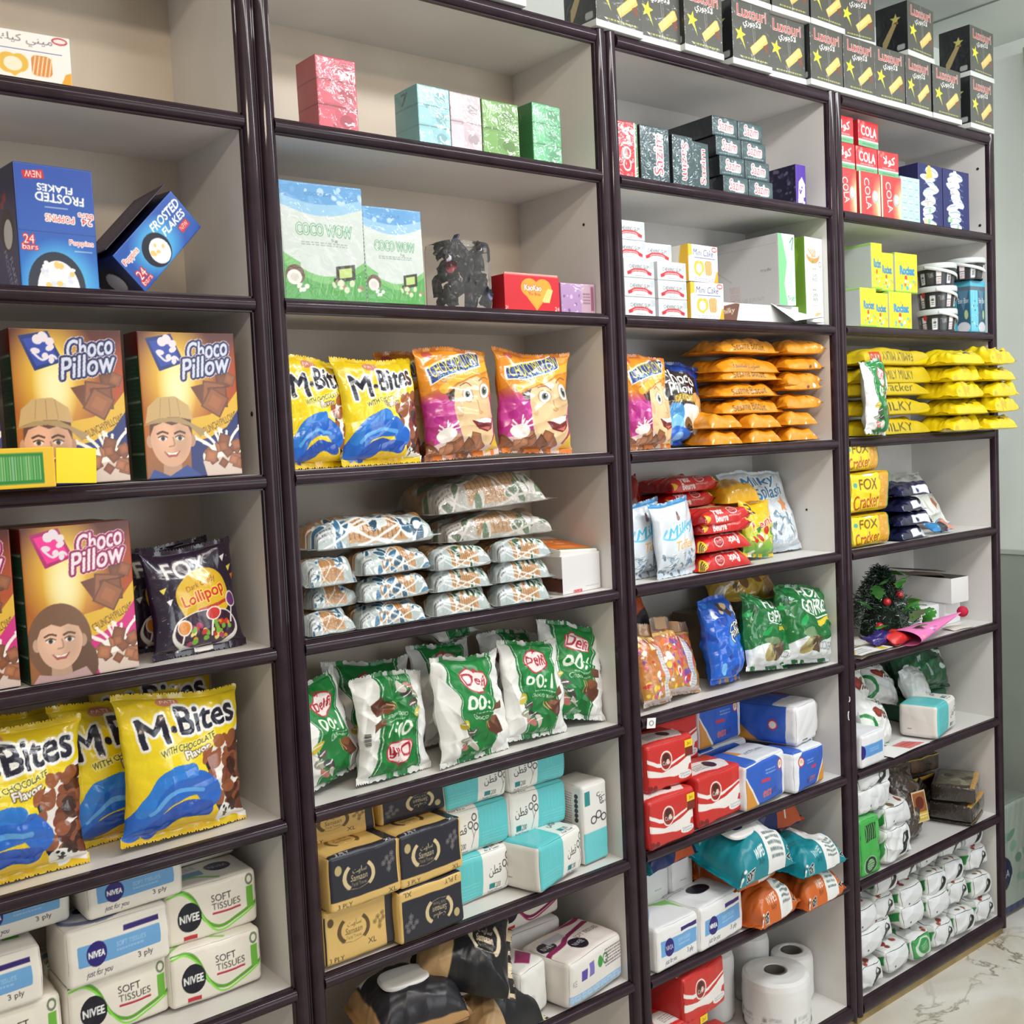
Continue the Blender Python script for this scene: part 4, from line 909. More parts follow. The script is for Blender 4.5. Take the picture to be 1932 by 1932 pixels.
def wipes_black(w=.196, d=.11, h=.08):
    c = Cv(w, d + h * .6, (34, 32, 38), 800); c.rect(0, 0, 1, .10, (188, 146, 96)); c.rect(0, 0, .10, 1, (188, 146, 96)); c.poly([(.12, .66), (.30, .7), (.28, .93), (.12, .9)], WHT); c.text('144', .14, .74, .26, .86, (20, 20, 24), .01)
    emblem(c, .78, .6, .12, (214, 200, 180), (160, 150, 140)); c.text('XXL', .35, .40, .5, .48, WHT, .008); c.ell(.3, .85, .06, .06, (80, 76, 80))
    return wipes(w, d, h, c, 31, (236, 230, 220), (-.005, .0), (.095, .062), (180, 140, 96))
def black_pouch(w, d, h, seed):
    c = Cv(w, d + h * .6, (30, 30, 34), 800); c.rect(0, 0, .34, 1, (196, 160, 114)); emblem(c, .66, .45, .13, (222, 206, 176), (170, 160, 140)); c.text('XXL', .40, .76, .52, .86, (214, 200, 170), .006)
    c.text('Samaan', .06, .6, .28, .72, (60, 44, 30), .008, shear=.3, rot=-30); c.rect(.92, 0, 1, 1, (214, 200, 170))
    return wipes(w, d, h, c, seed, (224, 220, 216), (-.02, .03), (.085, .055), (40, 36, 36))
def nv_purple(w, d, h):
    P_ = (140, 36, 88); c = nivee_front(w, h, 800, P_); t = Cv(w, d, (230, 220, 214), 600)
    t.ell(.45, .3, .12, .17, (26, 22, 36)); t.text('NIVEE', .37, .25, .53, .35, WHT, .006); t.ell(.15, .6, .12, .16, (26, 22, 36)); t.text('NIVEE', .07, .55, .23, .65, WHT, .006)
    t.curve([(.0, .4), (.3, .45), (.5, .6), (.9, .7)], .07, P_); t.curve([(.5, .95), (.8, .85), (1, .9)], .06, np.array(P_) * 1.1); t.rect(.2, .62, .5, .8, (190, 190, 200)); t.text('SOFT TISSUES', .52, .4, .9, .5, (60, 30, 40), .004)
    f = Cv(w, h, (232, 228, 222), 800); f.rect(0, .08, 1, .26, (150, 190, 224)); f.lines(.02, .1, .98, .24, 4, (206, 224, 240)); f.lines(.66, .45, .96, .85, 6, (90, 70, 80), 3)
    f.rect(.2, .5, .3, .72, (80, 70, 160)); f.rect(.34, .5, .44, .78, (120, 110, 190)); f.ell(.56, .66, .05, .12, (60, 150, 60)); f.ring(.66, .66, .04, .1, .2, (60, 110, 70)); f.text('KE', .06, .45, .12, .58, (130, 130, 140), .002)
    l = Cv(d, h, (226, 220, 214), 300); l.ell(.5, .45, .05, .12, (180, 172, 166))
    return rbox('tissue_pack', w, d, h, {'front': f, 'top': t, 'left': l}, (230, 224, 216), SOFT, .014, .004, .0012, 21)
def nv_upright(w, d, h):
    return rbox('tissue_pack', w, d, h, {'front': nivee_front(w, h, 800, (140, 36, 88)), 'left': (206, 196, 190)}, (230, 222, 216), SOFT, .010, .003, .001, 22)
def white_pack(w, d, h, art=None):
    t = Cv(w, d, (232, 230, 224), 500); t.poly([(.3, .3), (.8, .6), (.9, .3), (.5, .1)], (150, 40, 96)); t.rect(.1, .6, .5, .9, (150, 180, 200))
    f = Cv(w, h, (232, 230, 226), 400); f.ell(.35, .4, .12, .08, (206, 202, 198))
    return rbox('tissue_pack', w, d, h, {'front': f, 'top': t}, (230, 228, 224), SOFT, .013, .004, .0014, 23)
def candy_jar():
    root = bpy.data.objects.new('sweet_jar', None); COL.objects.link(root)
    g = smat('clear_plastic', (235, 236, 238), .06, .5, trans=0.92, alpha=1.0); g.node_tree.nodes['Principled BSDF'].inputs['IOR'].default_value = 1.12
    n = 48; a = np.linspace(0, 2 * PI, n + 1); p = 4.0
    cx = np.sign(np.cos(a)) * np.abs(np.cos(a)) ** (2 / p); cy = np.sign(np.sin(a)) * np.abs(np.sin(a)) ** (2 / p)
    rows = [(.0, .002), (.9, .002), (.98, .006), (1, .02), (1, .085), (.99, .118), (.95, .128), (.90, .130), (.0, .131)]
    P = np.stack([np.stack([cx * .056 * s, cy * .050 * s, np.full(n + 1, z)], -1) for s, z in rows])
    obj('jar_body', mesh_from('jar_body', [(P, lin((235, 235, 235)))], g), root)
    return root
def sweet(seed, col):
    c = Cv(.036, .02, col, 500); c.rect(.25, 0, .5, 1, np.clip(np.array(col) * 1.7 + 20, 0, 255)); return bag('wrapped_sweet', .02, .036, .014, c.turned(), col, FOIL, (.22, .22), seed, .002, zig=False, pinch=-.1)

def place_b():
    z = 2.1015
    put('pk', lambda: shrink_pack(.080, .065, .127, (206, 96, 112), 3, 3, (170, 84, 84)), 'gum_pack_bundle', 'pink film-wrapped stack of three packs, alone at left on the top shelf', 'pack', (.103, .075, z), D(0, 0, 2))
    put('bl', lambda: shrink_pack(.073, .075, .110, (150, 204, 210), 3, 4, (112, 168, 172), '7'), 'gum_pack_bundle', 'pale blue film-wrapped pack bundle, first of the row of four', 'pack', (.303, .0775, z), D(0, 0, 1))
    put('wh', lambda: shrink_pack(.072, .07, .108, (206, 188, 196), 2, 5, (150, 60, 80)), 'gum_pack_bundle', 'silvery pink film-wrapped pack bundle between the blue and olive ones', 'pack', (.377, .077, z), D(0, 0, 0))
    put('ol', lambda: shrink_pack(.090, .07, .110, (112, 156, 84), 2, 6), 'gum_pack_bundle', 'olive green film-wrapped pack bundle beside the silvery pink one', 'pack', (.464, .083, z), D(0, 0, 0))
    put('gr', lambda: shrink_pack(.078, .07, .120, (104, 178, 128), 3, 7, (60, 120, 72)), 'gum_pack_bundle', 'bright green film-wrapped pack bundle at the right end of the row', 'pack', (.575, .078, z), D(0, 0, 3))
    z = 1.8125
    put('co1', lambda: coco_box(.157, .07, .196, 3, False), 'coconut_bar_carton', 'larger coconut bar carton standing against the post', 'box', (.056, .066, z))
    put('co2', lambda: coco_box(.120, .06, .168, 5, True), 'coconut_bar_carton', 'smaller coconut bar carton with striped side', 'box', (.199, .062, z), D(-1, 0, -2))
    jx, jy = .372, .085
    put('jar', candy_jar, 'sweet_jar', 'clear plastic jar filled with dark wrapped sweets', 'jar', (jx, jy, z))
    r = random.Random(4); k = 0
    cols = [(52, 46, 56), (74, 60, 58), (90, 44, 50), (110, 108, 116), (60, 62, 82)]
    for lay in range(5):
        for ix in range(3):
            for iy in range(2):
                key = 'sw%d' % (k % 5)
                put(key, lambda: sweet(k, cols[k % 5]), 'wrapped_sweet', 'small dark wrapped sweet inside the clear jar', 'sweet', (jx - .032 + ix * .031 + r.uniform(-.003, .003), jy - .028 + iy * .045, z + .006 + lay * .0225), D(r.uniform(-30, 30) + 20, r.uniform(-50, 50) , r.uniform(-40, 40)), 'sweets in the clear jar'); k += 1
    put('kao', kao, 'biscuit_carton', 'small red carton with an orange heart and wafer sticks', 'box', (.511, .072, z), D(0, 0, 1))
    put('pur', purple_bundle, 'gum_pack_bundle', 'small mauve film-wrapped bundle right of the red heart carton', 'pack', (.632, .062, z))
    z = 1.5295; G = 'yellow chocolate bites bags on the second unit'
    put('mbB', lambda: mbites(.185, .190, 33), 'cereal_bag', 'yellow chocolate bites bag half hidden by the post at left', 'bag', (-.010, .055, z), D(-4, 0, 5), G) if 0 else None
    put('mbB', lambda: mbites(.150, .188, 33, .06), 'cereal_bag', 'yellow chocolate bites bag half hidden by the left post', 'bag', (.043, .062, z), D(-4, 0, 4), G)
    put('mbB2', lambda: mbites(.178, .190, 37, .06), 'cereal_bag', 'yellow chocolate bites bag between its twin and the capped face bags', 'bag', (.162, .050, z), D(-4, 0, 6), G)
    put('mbB', lambda: 0, 'cereal_bag', 'yellow chocolate bites bag peeping out behind the two front ones', 'bag', (.09, .14, z), D(-3, 0, -6), G, (1, 1, 1.02))
    G = 'orange bags printed with a face in a cap'
    put('cp1', lambda: cpillow(.180, .206, 41), 'cereal_bag', 'orange bag printed with a capped face, next to the yellow bags', 'bag', (.345, .060, z), D(-4, -2, 3), G)
    put('cp2', lambda: cpillow(.190, .204, 44), 'cereal_bag', 'orange bag printed with a capped face, nearest the right panel', 'bag', (.528, .066, z), D(-4, 3, -2), G)
    put('cp1', lambda: 0, 'cereal_bag', 'dark orange bag showing its edge behind the second yellow bag', 'bag', (.30, .148, z), D(-3, 0, 8), G)
    z = 1.2455; BL, GR = (46, 104, 140), (44, 100, 58); G1, G2 = 'blue spotted biscuit packs', 'green spotted biscuit packs'
    nm = ['bottom', 'middle', 'top']
    for i in range(3):
        put('ba%d' % i, lambda: biscuit_pack(.094, .10, .044, BL, 55 + i), 'biscuit_pack', 'blue spotted clear biscuit pack, %s of the pile against the left post' % nm[i], 'biscuit pack', (.017 + .001 * i, .068, z + .0415 * i), D(0, 0, 1), G1)
        put('bb%d' % i, lambda: biscuit_pack(.150, .10, .044, BL, 50 + i), 'biscuit_pack', 'blue spotted clear biscuit pack, %s of the second pile from left' % nm[i], 'biscuit pack', (.141 + .004 * i, .066, z + .0415 * i), D(0, 0, i - 1), G1)
        put('bg%d' % i, lambda: biscuit_pack(.146, .10, .044, GR, 60 + i), 'biscuit_pack', 'green spotted clear biscuit pack, %s of the third pile from left' % nm[i], 'biscuit pack', (.292 + .002 * i, .066, z + .0415 * i), D(0, 0, i), G2)
        put('bg%d' % i, None, 'biscuit_pack', 'green spotted clear biscuit pack, %s of the pile beside the orange-lidded carton' % nm[i], 'biscuit pack', (.440 + .002 * i, .066, z + .0415 * i), D(0, 0, -1), G2)
    put('bbl', lambda: biscuit_pack(.27, .11, .054, BL, 71), 'biscuit_pack', 'long blue spotted biscuit pack lying on top of the blue piles', 'biscuit pack', (.130, .095, z + .125), D(0, 0, -3))
    put('bgl', lambda: biscuit_pack(.29, .13, .05, GR, 73, True), 'biscuit_pack', 'long brownish biscuit pack lying on the green piles, under the topmost', 'biscuit pack', (.395, .11, z + .125), D(0, 0, -2), 'long brown biscuit packs')
    put('bgl2', lambda: biscuit_pack(.29, .15, .066, GR, 75, True), 'biscuit_pack', 'topmost long brownish biscuit pack of the whole shelf', 'biscuit pack', (.402, .115, z + .175), D(0, -3, -6), 'long brown biscuit packs')
    put('waf', wafer_box, 'wafer_carton', 'white wafer carton with orange printed lid', 'box', (.624, .105, z), D(0, 0, 8))
    z = .9597; G = 'green and white wafer bags'
    put('d1', lambda: delfi(.150, .185, 81), 'wafer_bag', 'green and white wafer bag slumped against the left post', 'bag', (.024, .045, z), D(-10, -9, 16), G)
    put('d2', lambda: delfi(.165, .185, 83, True), 'wafer_bag', 'green and white wafer bag standing upside down', 'bag', (.149, .046, z), D(-6, 2, 4), G)
    put('d3', lambda: delfi(.185, .200, 85, t=.07), 'wafer_bag', 'green and white wafer bag facing squarely, middle of the shelf front', 'bag', (.320, .034, z), D(-8, 1, 8), G)
    put('d4', lambda: delfi(.165, .192, 87), 'wafer_bag', 'green and white wafer bag with torn top, right of the middle one', 'bag', (.482, .048, z), D(-10, 4, 2), G)
    put('d5', lambda: delfi(.178, .198, 89), 'wafer_bag', 'green and white wafer bag leaning on the right panel', 'bag', (.595, .062, z), D(-14, 12, -8), G)
    put('d3', None, 'wafer_bag', 'green and white wafer bag behind the upside-down one', 'bag', (.17, .145, z), D(-12, 0, -10), G)
    put('d4', None, 'wafer_bag', 'dark green wafer bag in the back row, behind the middle bag', 'bag', (.36, .150, z + .01), D(-14, 0, 6), G)
    put('d2', None, 'wafer_bag', 'dark green wafer bag in the back row, nearest the right panel', 'bag', (.52, .155, z + .005), D(-14, 6, -5), G)
    put('d1', None, 'wafer_bag', 'green wafer bag lying across the tops of the back row', 'bag', (.43, .18, z + .165), D(-72, 0, 20), G)
    z = .6695; G1, G2 = 'black and gold tissue packs', 'turquoise cotton tissue packs'
    DK = lambda: samaan(.146, .10, .098); GD = lambda: samaan(.146, .10, .098, False)
    put('sg', GD, 'tissue_pack', 'gold tissue pack with dark band at the bottom left', 'tissue pack', (.026, .052, z), D(0, 0, 1), G1)
    put('sdf', lambda: samaan(.146, .10, .098, True, True), 'tissue_pack', 'black and gold tissue pack upside down in the bottom row', 'tissue pack', (.184, .052, z), D(0, 0, 2), G1)
    put('sd', DK, 'tissue_pack', 'black and gold tissue pack in the second row against the left post', 'tissue pack', (.030, .050, z + .0995), D(0, 0, 2), G1)
    put('sd', None, 'tissue_pack', 'black and gold tissue pack in the second row beside the turquoise packs', 'tissue pack', (.189, .054, z + .0995), D(0, 0, 4), G1)
    put('sg', None, 'tissue_pack', 'gold tissue pack in the third row under the wafer bag shelf', 'tissue pack', (.040, .112, z + .200), D(0, 0, 0), G1, (1, 1, .68))
    put('sdf', None, 'tissue_pack', 'black and gold tissue pack in the third row beside the gold one', 'tissue pack', (.194, .112, z + .200), D(0, 0, 0), G1, (1, 1, .68))
    CT = lambda: cotton(.152, .10, .094); CR = lambda: cotton(.150, .09, .092, False)
    put('ct', CT, 'tissue_pack', 'turquoise cotton tissue pack alone at the front of its shelf', 'tissue pack', (.489, .056, z), D(0, 0, 16), G2)
    put('ct2', lambda: cotton(.15, .09, .092), 'tissue_pack', 'turquoise cotton tissue pack in the bottom row behind the black ones', 'tissue pack', (.338, .105, z), D(0, 0, 2), G2)
    put('cr', CR, 'tissue_pack', 'turquoise cotton tissue pack, second row, right of the black packs', 'tissue pack', (.345, .112, z + .093), D(0, 0, 0), G2)
    put('cr', None, 'tissue_pack', 'turquoise cotton tissue pack, second row, above the front one', 'tissue pack', (.497, .112, z + .093), D(0, 0, 0), G2)
    put('ct2', None, 'tissue_pack', 'turquoise cotton tissue pack, third row, above the black packs', 'tissue pack', (.343, .112, z + .187), D(0, 0, 0), G2, (1, 1, .85))
    put('cr', None, 'tissue_pack', 'turquoise cotton tissue pack, third row at right', 'tissue pack', (.499, .112, z + .187), D(0, 0, 0), G2, (1, 1, .85))
    put('ct2', None, 'tissue_pack', 'turquoise cotton tissue pack at the back of the bottom row, behind the lone front pack', 'tissue pack', (.50, .18, z), D(0, 0, 0), G2)
    put('cu', cotton_up, 'tissue_pack', 'turquoise cotton tissue pack standing on end by the right panel', 'tissue pack', (.625, .085, z), D(0, 0, 4), G2)
    z = .4035
    put('wb', lambda: wipes_black(), 'wipes_pack', 'black and tan wipes pack with white lid on the lowest visible shelf', 'wipes pack', (.160, .072, z + .087), D(6, 0, -8))
    put('und', lambda: rbox('tissue_pack', .19, .11, .085, {'front': Cv(.19, .108, (186, 146, 98), 300)}, (186, 146, 98), SOFT, .012, .004, .001, 25), 'tissue_pack', 'tan pack underneath the black wipes pack', 'tissue pack', (.150, .078, z))
    put('bp1', lambda: black_pouch(.20, .13, .085, 91), 'wipes_pack', 'black and tan pouch with gold emblem lying across the heap', 'wipes pack', (.300, .085, z + .105), D(22, 14, -34))
    put('bp2', lambda: black_pouch(.18, .12, .09, 93), 'wipes_pack', 'brown-black pouch under the crossed one, at the shelf front', 'wipes pack', (.345, .075, z), D(0, 0, 10))
    put('np1', lambda: nv_purple(.185, .13, .10), 'tissue_pack', 'white and plum tissue pack at the front right, end towards the viewer', 'tissue pack', (.560, .075, z), D(0, 0, 10), 'white and plum tissue packs')
    put('np2', lambda: nv_upright(.19, .09, .10), 'tissue_pack', 'white and plum tissue pack on top at the back', 'tissue pack', (.520, .200, z + .115), D(0, 0, 4), 'white and plum tissue packs')
    put('np3', lambda: rbox('tissue_pack', .19, .10, .114, {}, (226, 220, 214), SOFT, .012, .004, .001, 26), 'tissue_pack', 'plain white pack under the raised plum tissue pack', 'tissue pack', (.52, .205, z), D(0, 0, 0))
    put('wp', lambda: white_pack(.09, .12, .105), 'tissue_pack', 'crumpled white pack between the black pouches and the plum pack', 'tissue pack', (.425, .09, z), D(0, 0, 12))
place_b()
# ================================================================== UNIT C
def sazim(w, d, h, rows=1, cols=1, upright=False, seed=1):
    S = (52, 74, 78); c = Cv(w, h, S, 800 if not upright else 850)
    if upright:
        c.text('SAZIM', .28, .08, .78, .80, (0, 0, 0), 0) if 0 else None
        c.blobs(.0, 0, .5, 1, 8, .02, .05, [(70, 96, 98), (40, 60, 64)], seed, .3)
        c.text('Sazim', .60 - h / w * .36, .50 - .10 * w / h * 1.5, .60 + h / w * .36, .50 + .10 * w / h * 1.5, (196, 40, 60), .012, WHT, .03, 90 if seed % 2 else -90)
        c.text('CARBO', .22 - h / w * .25, .46, .22 + h / w * .25, .54, (90, 116, 118), .006, rot=90 if seed % 2 else -90)
        for k in range(5): c.curve([(.62, .5), (.62 + .35 * math.cos(k), .5 + .3 * math.sin(k))], .006, (100, 130, 130))
    else:
        c.ell(.5, .5, .45, .4, (66, 90, 94)); c.text('Sazim', .24, .30, .80, .80, (196, 40, 60), .008, WHT, .025, -2, .15); c.lines(.1, .08, .9, .2, 1, (150, 170, 170), seed); c.curve([(.04, .6), (.2, .5)], .015, (110, 140, 140)); c.rect(.45, .22, .75, .26, (220, 226, 226))
    return rbox('gum_box', w, d, h, {'front': c, 'top': (30, 34, 40), 'left': (34, 38, 44), 'bottom': (40, 44, 50)}, (38, 44, 48), FILM, .002, .001, seed=seed)
def cola_side(w, d, h):
    c = Cv(w, h, (196, 40, 50), 850); c.rect(.8, 0, .86, 1, (236, 236, 230)); c.rect(.88, 0, 1, 1, (70, 130, 80)); c.blobs(0, .7, .7, 1, 8, .06, .1, [(236, 220, 220), (206, 70, 80)], 3)
    c.ell(.3, .42, .16, .11, (170, 150, 150)); c.text('COLA', .42 - .8, .42, .42 + .8, .62, WHT, .015, rot=90)
    return rbox('gum_box', w, d, h, {'front': c, 'left': (170, 30, 40)}, (190, 40, 48), FILM, .002, .001)
def purple_box():
    w, d, h = .040, .11, .104
    c = Cv(w, h, (84, 50, 160), 800); c.poly([(.2, .08), (.85, .02), (.9, .55), (.6, .72), (.3, .6)], (226, 222, 236)); c.blobs(.25, .08, .85, .55, 18, .05, .10, [(84, 50, 150), (140, 110, 190), (240, 240, 244)], 4)
    l = Cv(d, h, (40, 38, 62), 600); l.blobs(0, 0, 1, 1, 70, .03, .05, [(80, 78, 110), (58, 54, 84), (110, 100, 130)], 5); l.rect(0, 0, .12, .75, (60, 160, 206))
    return rbox('sweet_box', w, d, h, {'front': c, 'left': l, 'top': (60, 50, 120)}, (70, 44, 140), CARTON)
def gum_white(w, d, h):
    c = Cv(w, h, (214, 219, 219), 950); c.ell(.5, .86, .07, .1, (214, 220, 222)); c.text('CHEWING GUM', .18, .48, .82, .68, (80, 86, 100), .006)
    c.curve([(.18, .26), (.34, .40), (.66, .40), (.82, .26)], .075, (206, 62, 70)); c.curve([(.26, .31), (.36, .385), (.64, .385), (.74, .31)], .014, (246, 220, 220)); c.poly([(.12, .14), (.24, .2), (.2, .38), (.1, .3)], (190, 50, 60)); c.poly([(.88, .14), (.76, .2), (.8, .38), (.9, .3)], (190, 50, 60))
    c.lines(.36, .06, .66, .18, 1, (150, 156, 160), 2); c.poly([(.84, .5), (.99, .55), (.99, .92), (.85, .88)], (190, 198, 204))
    return rbox('gum_box', w, d, h, {'front': c, 'left': (208, 210, 214)}, (230, 232, 234), CARTON)
def white_green():
    w, d, h = .063, .235, .170
    c = Cv(w, h, (206, 240, 220), 800); c.below(lambda x: 2 - 0 * x, (222, 244, 236)); c.poly([(0, 0), (.5, 0), (.32, .3), (.5, .6), (.2, 1), (0, 1)], (126, 206, 140)); c.curve([(.95, .1), (.7, .4), (.9, .7), (.6, .95)], .12, (190, 226, 240)); c.text('COCOWOW', .62 - .9, .46, .62 + .9, .54, (170, 214, 180), .01, rot=90); c.curve([(.8, .78), (.9, .95), (.7, .88)], .04, (60, 110, 80)); c.text('5g', .5, .06, .9, .14, (70, 150, 80), .01)
    l = Cv(d, h, (206, 204, 206), 500); l.rect(.05, .86, .98, .865, (176, 174, 176)); l.curve([(.05, .72), (.38, .42)], .006, (160, 158, 160)); l.rect(.34, .14, .5, .36, (214, 206, 206)); l.lines(.35, .15, .49, .35, 9, (180, 150, 150), 2); l.lines(.2, .1, .8, .16, 2, (190, 180, 180), 3); l.text('made', .76, .5, .9, .54, (120, 118, 120), .002)
    return rbox('white_carton', w, d, h, {'front': c, 'left': l, 'top': (226, 226, 226)}, (220, 222, 222), CARTON)
def wafer_flat():
    w, d, h = .13, .10, .045; c = Cv(w, h, (222, 222, 220), 700); l = Cv(d, h, (214, 212, 210), 500); c.rect(0, 0, .0, .0, WHT)
    c.poly([(.0, .0), (.36, 0), (.42, .95), (.34, .98), (.0, .72)], (110, 74, 60)); c.text('milky', .05, .4, .36, .7, (226, 206, 180), .004, shear=.3, rot=18); c.curve([(.36, 0), (.42, .95)], .03, (80, 50, 40))
    return rbox('wafer_carton', w, d, h, {'front': c, 'left': l}, (220, 220, 218), CARTON)
def flyer():
    n = 10; a = np.linspace(0, 1, n)
    def sheet(pts, bend):
        p = np.array(pts, float); U, V = np.meshgrid(a, a); P = (1 - U)[..., None] * (1 - V)[..., None] * p[0] + U[..., None] * (1 - V)[..., None] * p[1] + U[..., None] * V[..., None] * p[2] + (1 - U)[..., None] * V[..., None] * p[3]
        P[..., 2] += bend * np.sin(U * PI) * np.sin(V * PI); return P
    dn, up = sheet([(0, 0, .002), (.125, .0, .004), (.13, .05, .006), (.01, .055, .003)], .004), sheet([(.0, .0, .0045), (.10, -.012, .016), (.115, .05, .024), (-.03, .05, .052)], .004)
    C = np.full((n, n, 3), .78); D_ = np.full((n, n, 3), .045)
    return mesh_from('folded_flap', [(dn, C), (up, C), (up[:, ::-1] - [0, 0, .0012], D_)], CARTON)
def green_white():
    w, d, h = .083, .13, .212
    c = Cv(w, h, (238, 242, 240), 800); c.ell(.45, .80, .36, .10, (226, 150, 90)); c.ell(.45, .83, .36, .07, (244, 232, 214)); [c.curve([(.2 + k * .12, .86), (.4 + .05 * k, .78)], .035, (214, 140, 80)) for k in range(4)]; c.ell(.42, .72, .05, .02, (110, 170, 70)); c.ring(.82, .70, .07, .03, .15, (110, 120, 120))
    c.lines(.38, .62, .6, .66, 1, (150, 150, 150), 1); c.text('DATE\nMOOD', .36, .50, .66, .58, (70, 80, 84), .006); c.text('LEMON\nWAFER', .36, .27, .66, .36, (70, 80, 84), .006); c.lines(.38, .38, .6, .42, 1, (150, 150, 150), 4); c.lines(.34, .21, .66, .235, 1, (150, 150, 150), 5); [c.curve([(.3 + .08 * k, .05 + .015 * k), (.6 + .06 * k, .14)], .035, (224, 186, 130)) for k in range(5)]
    l = Cv(d, h, (120, 170, 40), 500); l.poly([(.78, 0), (1, 0), (1, 1), (.84, 1), (.8, .9), (.86, .8), (.8, .6)], (100, 140, 40)); l.blobs(.2, .5, .5, .8, 8, .02, .03, [(60, 100, 30)], 3); l.ring(.3, .3, .22, .12, .08, (90, 140, 40))
    return rbox('wafer_carton', w, d, h, {'front': c, 'left': l, 'top': (110, 150, 60)}, (226, 232, 226), CARTON, .0015, .001)
def cpblue(w, h):
    c = Cv(w, h, (24, 84, 190), 850); c.vgrad([(0, (40, 90, 180)), (.5, (30, 96, 206)), (1, (20, 62, 150))])
    c.blobs(0, .5, 1, 1, 10, .05, .1, [(20, 60, 150), (60, 130, 230)], 4, .3); c.poly([(0, .28), (.82, .44), (.84, .86), (.1, .9), (0, .86)], (52, 40, 40)); c.text('Choco', .04, .72, .76, .86, WHT, .016, (30, 24, 26), .012, 0); c.text('Pillow', .16, .58, .66, .72, WHT, .012, (30, 24, 26), .01, 0); c.rect(.2, .48, .66, .57, (150, 120, 40)); c.text('DELICIOUS', .22, .495, .62, .56, (236, 214, 80), .006)
    c.ell(.78, .52, .16, .12, (222, 170, 100)); c.ell(.55, .3, .28, .16, (236, 232, 226)); c.blobs(.45, .05, 1, .32, 16, .04, .09, [(40, 30, 28), (120, 90, 60), (226, 222, 214), (90, 60, 44)], 5)
    for cx, cy, rx, ry, k in ((.2, .36, .17, .12, (70, 150, 206)), (.22, .24, .14, .09, (120, 190, 230)), (.28, .1, .22, .12, (40, 110, 210)), (.3, .08, .1, .08, (130, 180, 236))): c.ell(cx, cy, rx, ry, k)
    return c
def sesame(w, d, h, seed, st=None, endon=False):
    O = (226, 150, 32); c = Cv(w, d + h * .6, O, 750); c.blobs(0, 0, 1, 1, 10, .03, .08, [(214, 136, 26), (236, 166, 50)], seed, .3)
    if st == 'ar': c.text('\ufe94\ufee4\ufeb4\ufee4\ufeb3 \ufe96\ufef3\ufeed\ufe9c\ufeb4\ufe91', .24, .035, .62, .155, (70, 44, 20), .004)
    elif st: c.text(st, .24, .035, .72, .15, (70, 44, 20), .004)
    else: c.blobs(.5, .02, .95, .3, 3, .02, .05, [(246, 240, 230), (110, 70, 40)], seed, .4)
    return flow('biscuit_pack', w, d, h, c, O, FOIL, seed, .0030, .08, 5, .3)
def toffee(w, h, seed):
    c = Cv(w, h, (216, 224, 232), 850); c.rect(0, .93, 1, 1, (70, 150, 206)); c.ell(.5, .80, .04, .045, (90, 60, 66)); c.ell(.5, .76, .05, .04, (150, 110, 110))
    c.text('Mersey' if 0 else 'Milky', .16, .52, .92, .68, (96, 190, 226), .012, (236, 244, 250), .01, 8, .3); c.curve([(.16, .62), (.1, .52), (.3, .5), (.5, .58), (.95, .70)], .03, (110, 196, 230)); c.text('Toffee', .34, .34, .78, .47, (226, 180, 120), .01, (246, 240, 230), .008, 4, .35)
    r = np.random.RandomState(seed)
    for i in range(60): x, y = r.uniform(0, 1), r.uniform(.02, .30); c.ell(x, y, .055, .02, [(150, 176, 196), (230, 236, 242), (110, 130, 146), (196, 206, 214)][i % 4], r.uniform(0, 3)); c.curve([(x - .03, y), (x + .03, y + .01)], .008, (90, 110, 126))
    return c
def petit(w, d, h, seed, flip=False):
    R_ = (198, 34, 34); c = Cv(w, d + h * .6, R_, 800); c.rect(.32, .34, .84, 1, (186, 150, 110)); c.rect(.12, 0, .86, .28, (206, 38, 38)); c.text('Petit', .28, .15, .46, .25, WHT, .008); c.text('Beurre', .28, .03, .52, .135, WHT, .008); c.lines(.54, .07, .76, .12, 1, (226, 190, 180), 3)
    c.ell(.64, .20, .08, .075, WHT); c.ell(.64, .20, .07, .062, (170, 24, 30)); c.text('AZZAD', .58, .18, .70, .22, WHT, .004); c.ell(.91, .17, .055, .11, (236, 206, 50)); [c.rect(.885, .10 + .04 * k, .935, .12 + .04 * k, (40, 30, 30)) for k in range(4)]; c.rect(0, 0, .1, 1, (176, 26, 30)); c.poly([(.1, 0), (.2, .1), (.1, .2)], (230, 190, 50))
    if flip: c.a[:, :] = c.a[:, ::-1]; f = Cv(w, d + h * .6, R_, 800); f.a = c.a[:, ::-1].copy(); q = int(f.H * .32); f.a[:q] = f.a[:q][::-1, ::-1]; c = f
    return flow('biscuit_pack', w, d, h, c, R_, FOIL, seed, .0022, .07, 6, .24)
def splash(w, h):
    c = Cv(w, h, (214, 222, 228), 750); c.blobs(0, .05, 1, 1, 26, .03, .07, [(226, 234, 240), (190, 204, 214), (236, 240, 244)], 3, .3); c.text('Milky', .22, .76, .74, .92, (60, 130, 180), .014, WHT, .012, 6, .2); c.text('Splash', .30, .60, .86, .78, (60, 130, 180), .012, WHT, .012, 8, .2); c.star(.76, .56, .10, (230, 150, 90), .2, .5)
    r = np.random.RandomState(2)
    for i in range(50): x, y = r.uniform(.05, .95), r.uniform(.15, .46); c.ell(x, y, .05, .018, [(140, 170, 190), (236, 242, 246), (120, 140, 150)][i % 3], r.uniform(0, 3))
    c.text('Creamy Toffee', .4, .08, .76, .17, (130, 160, 190), .004); return c
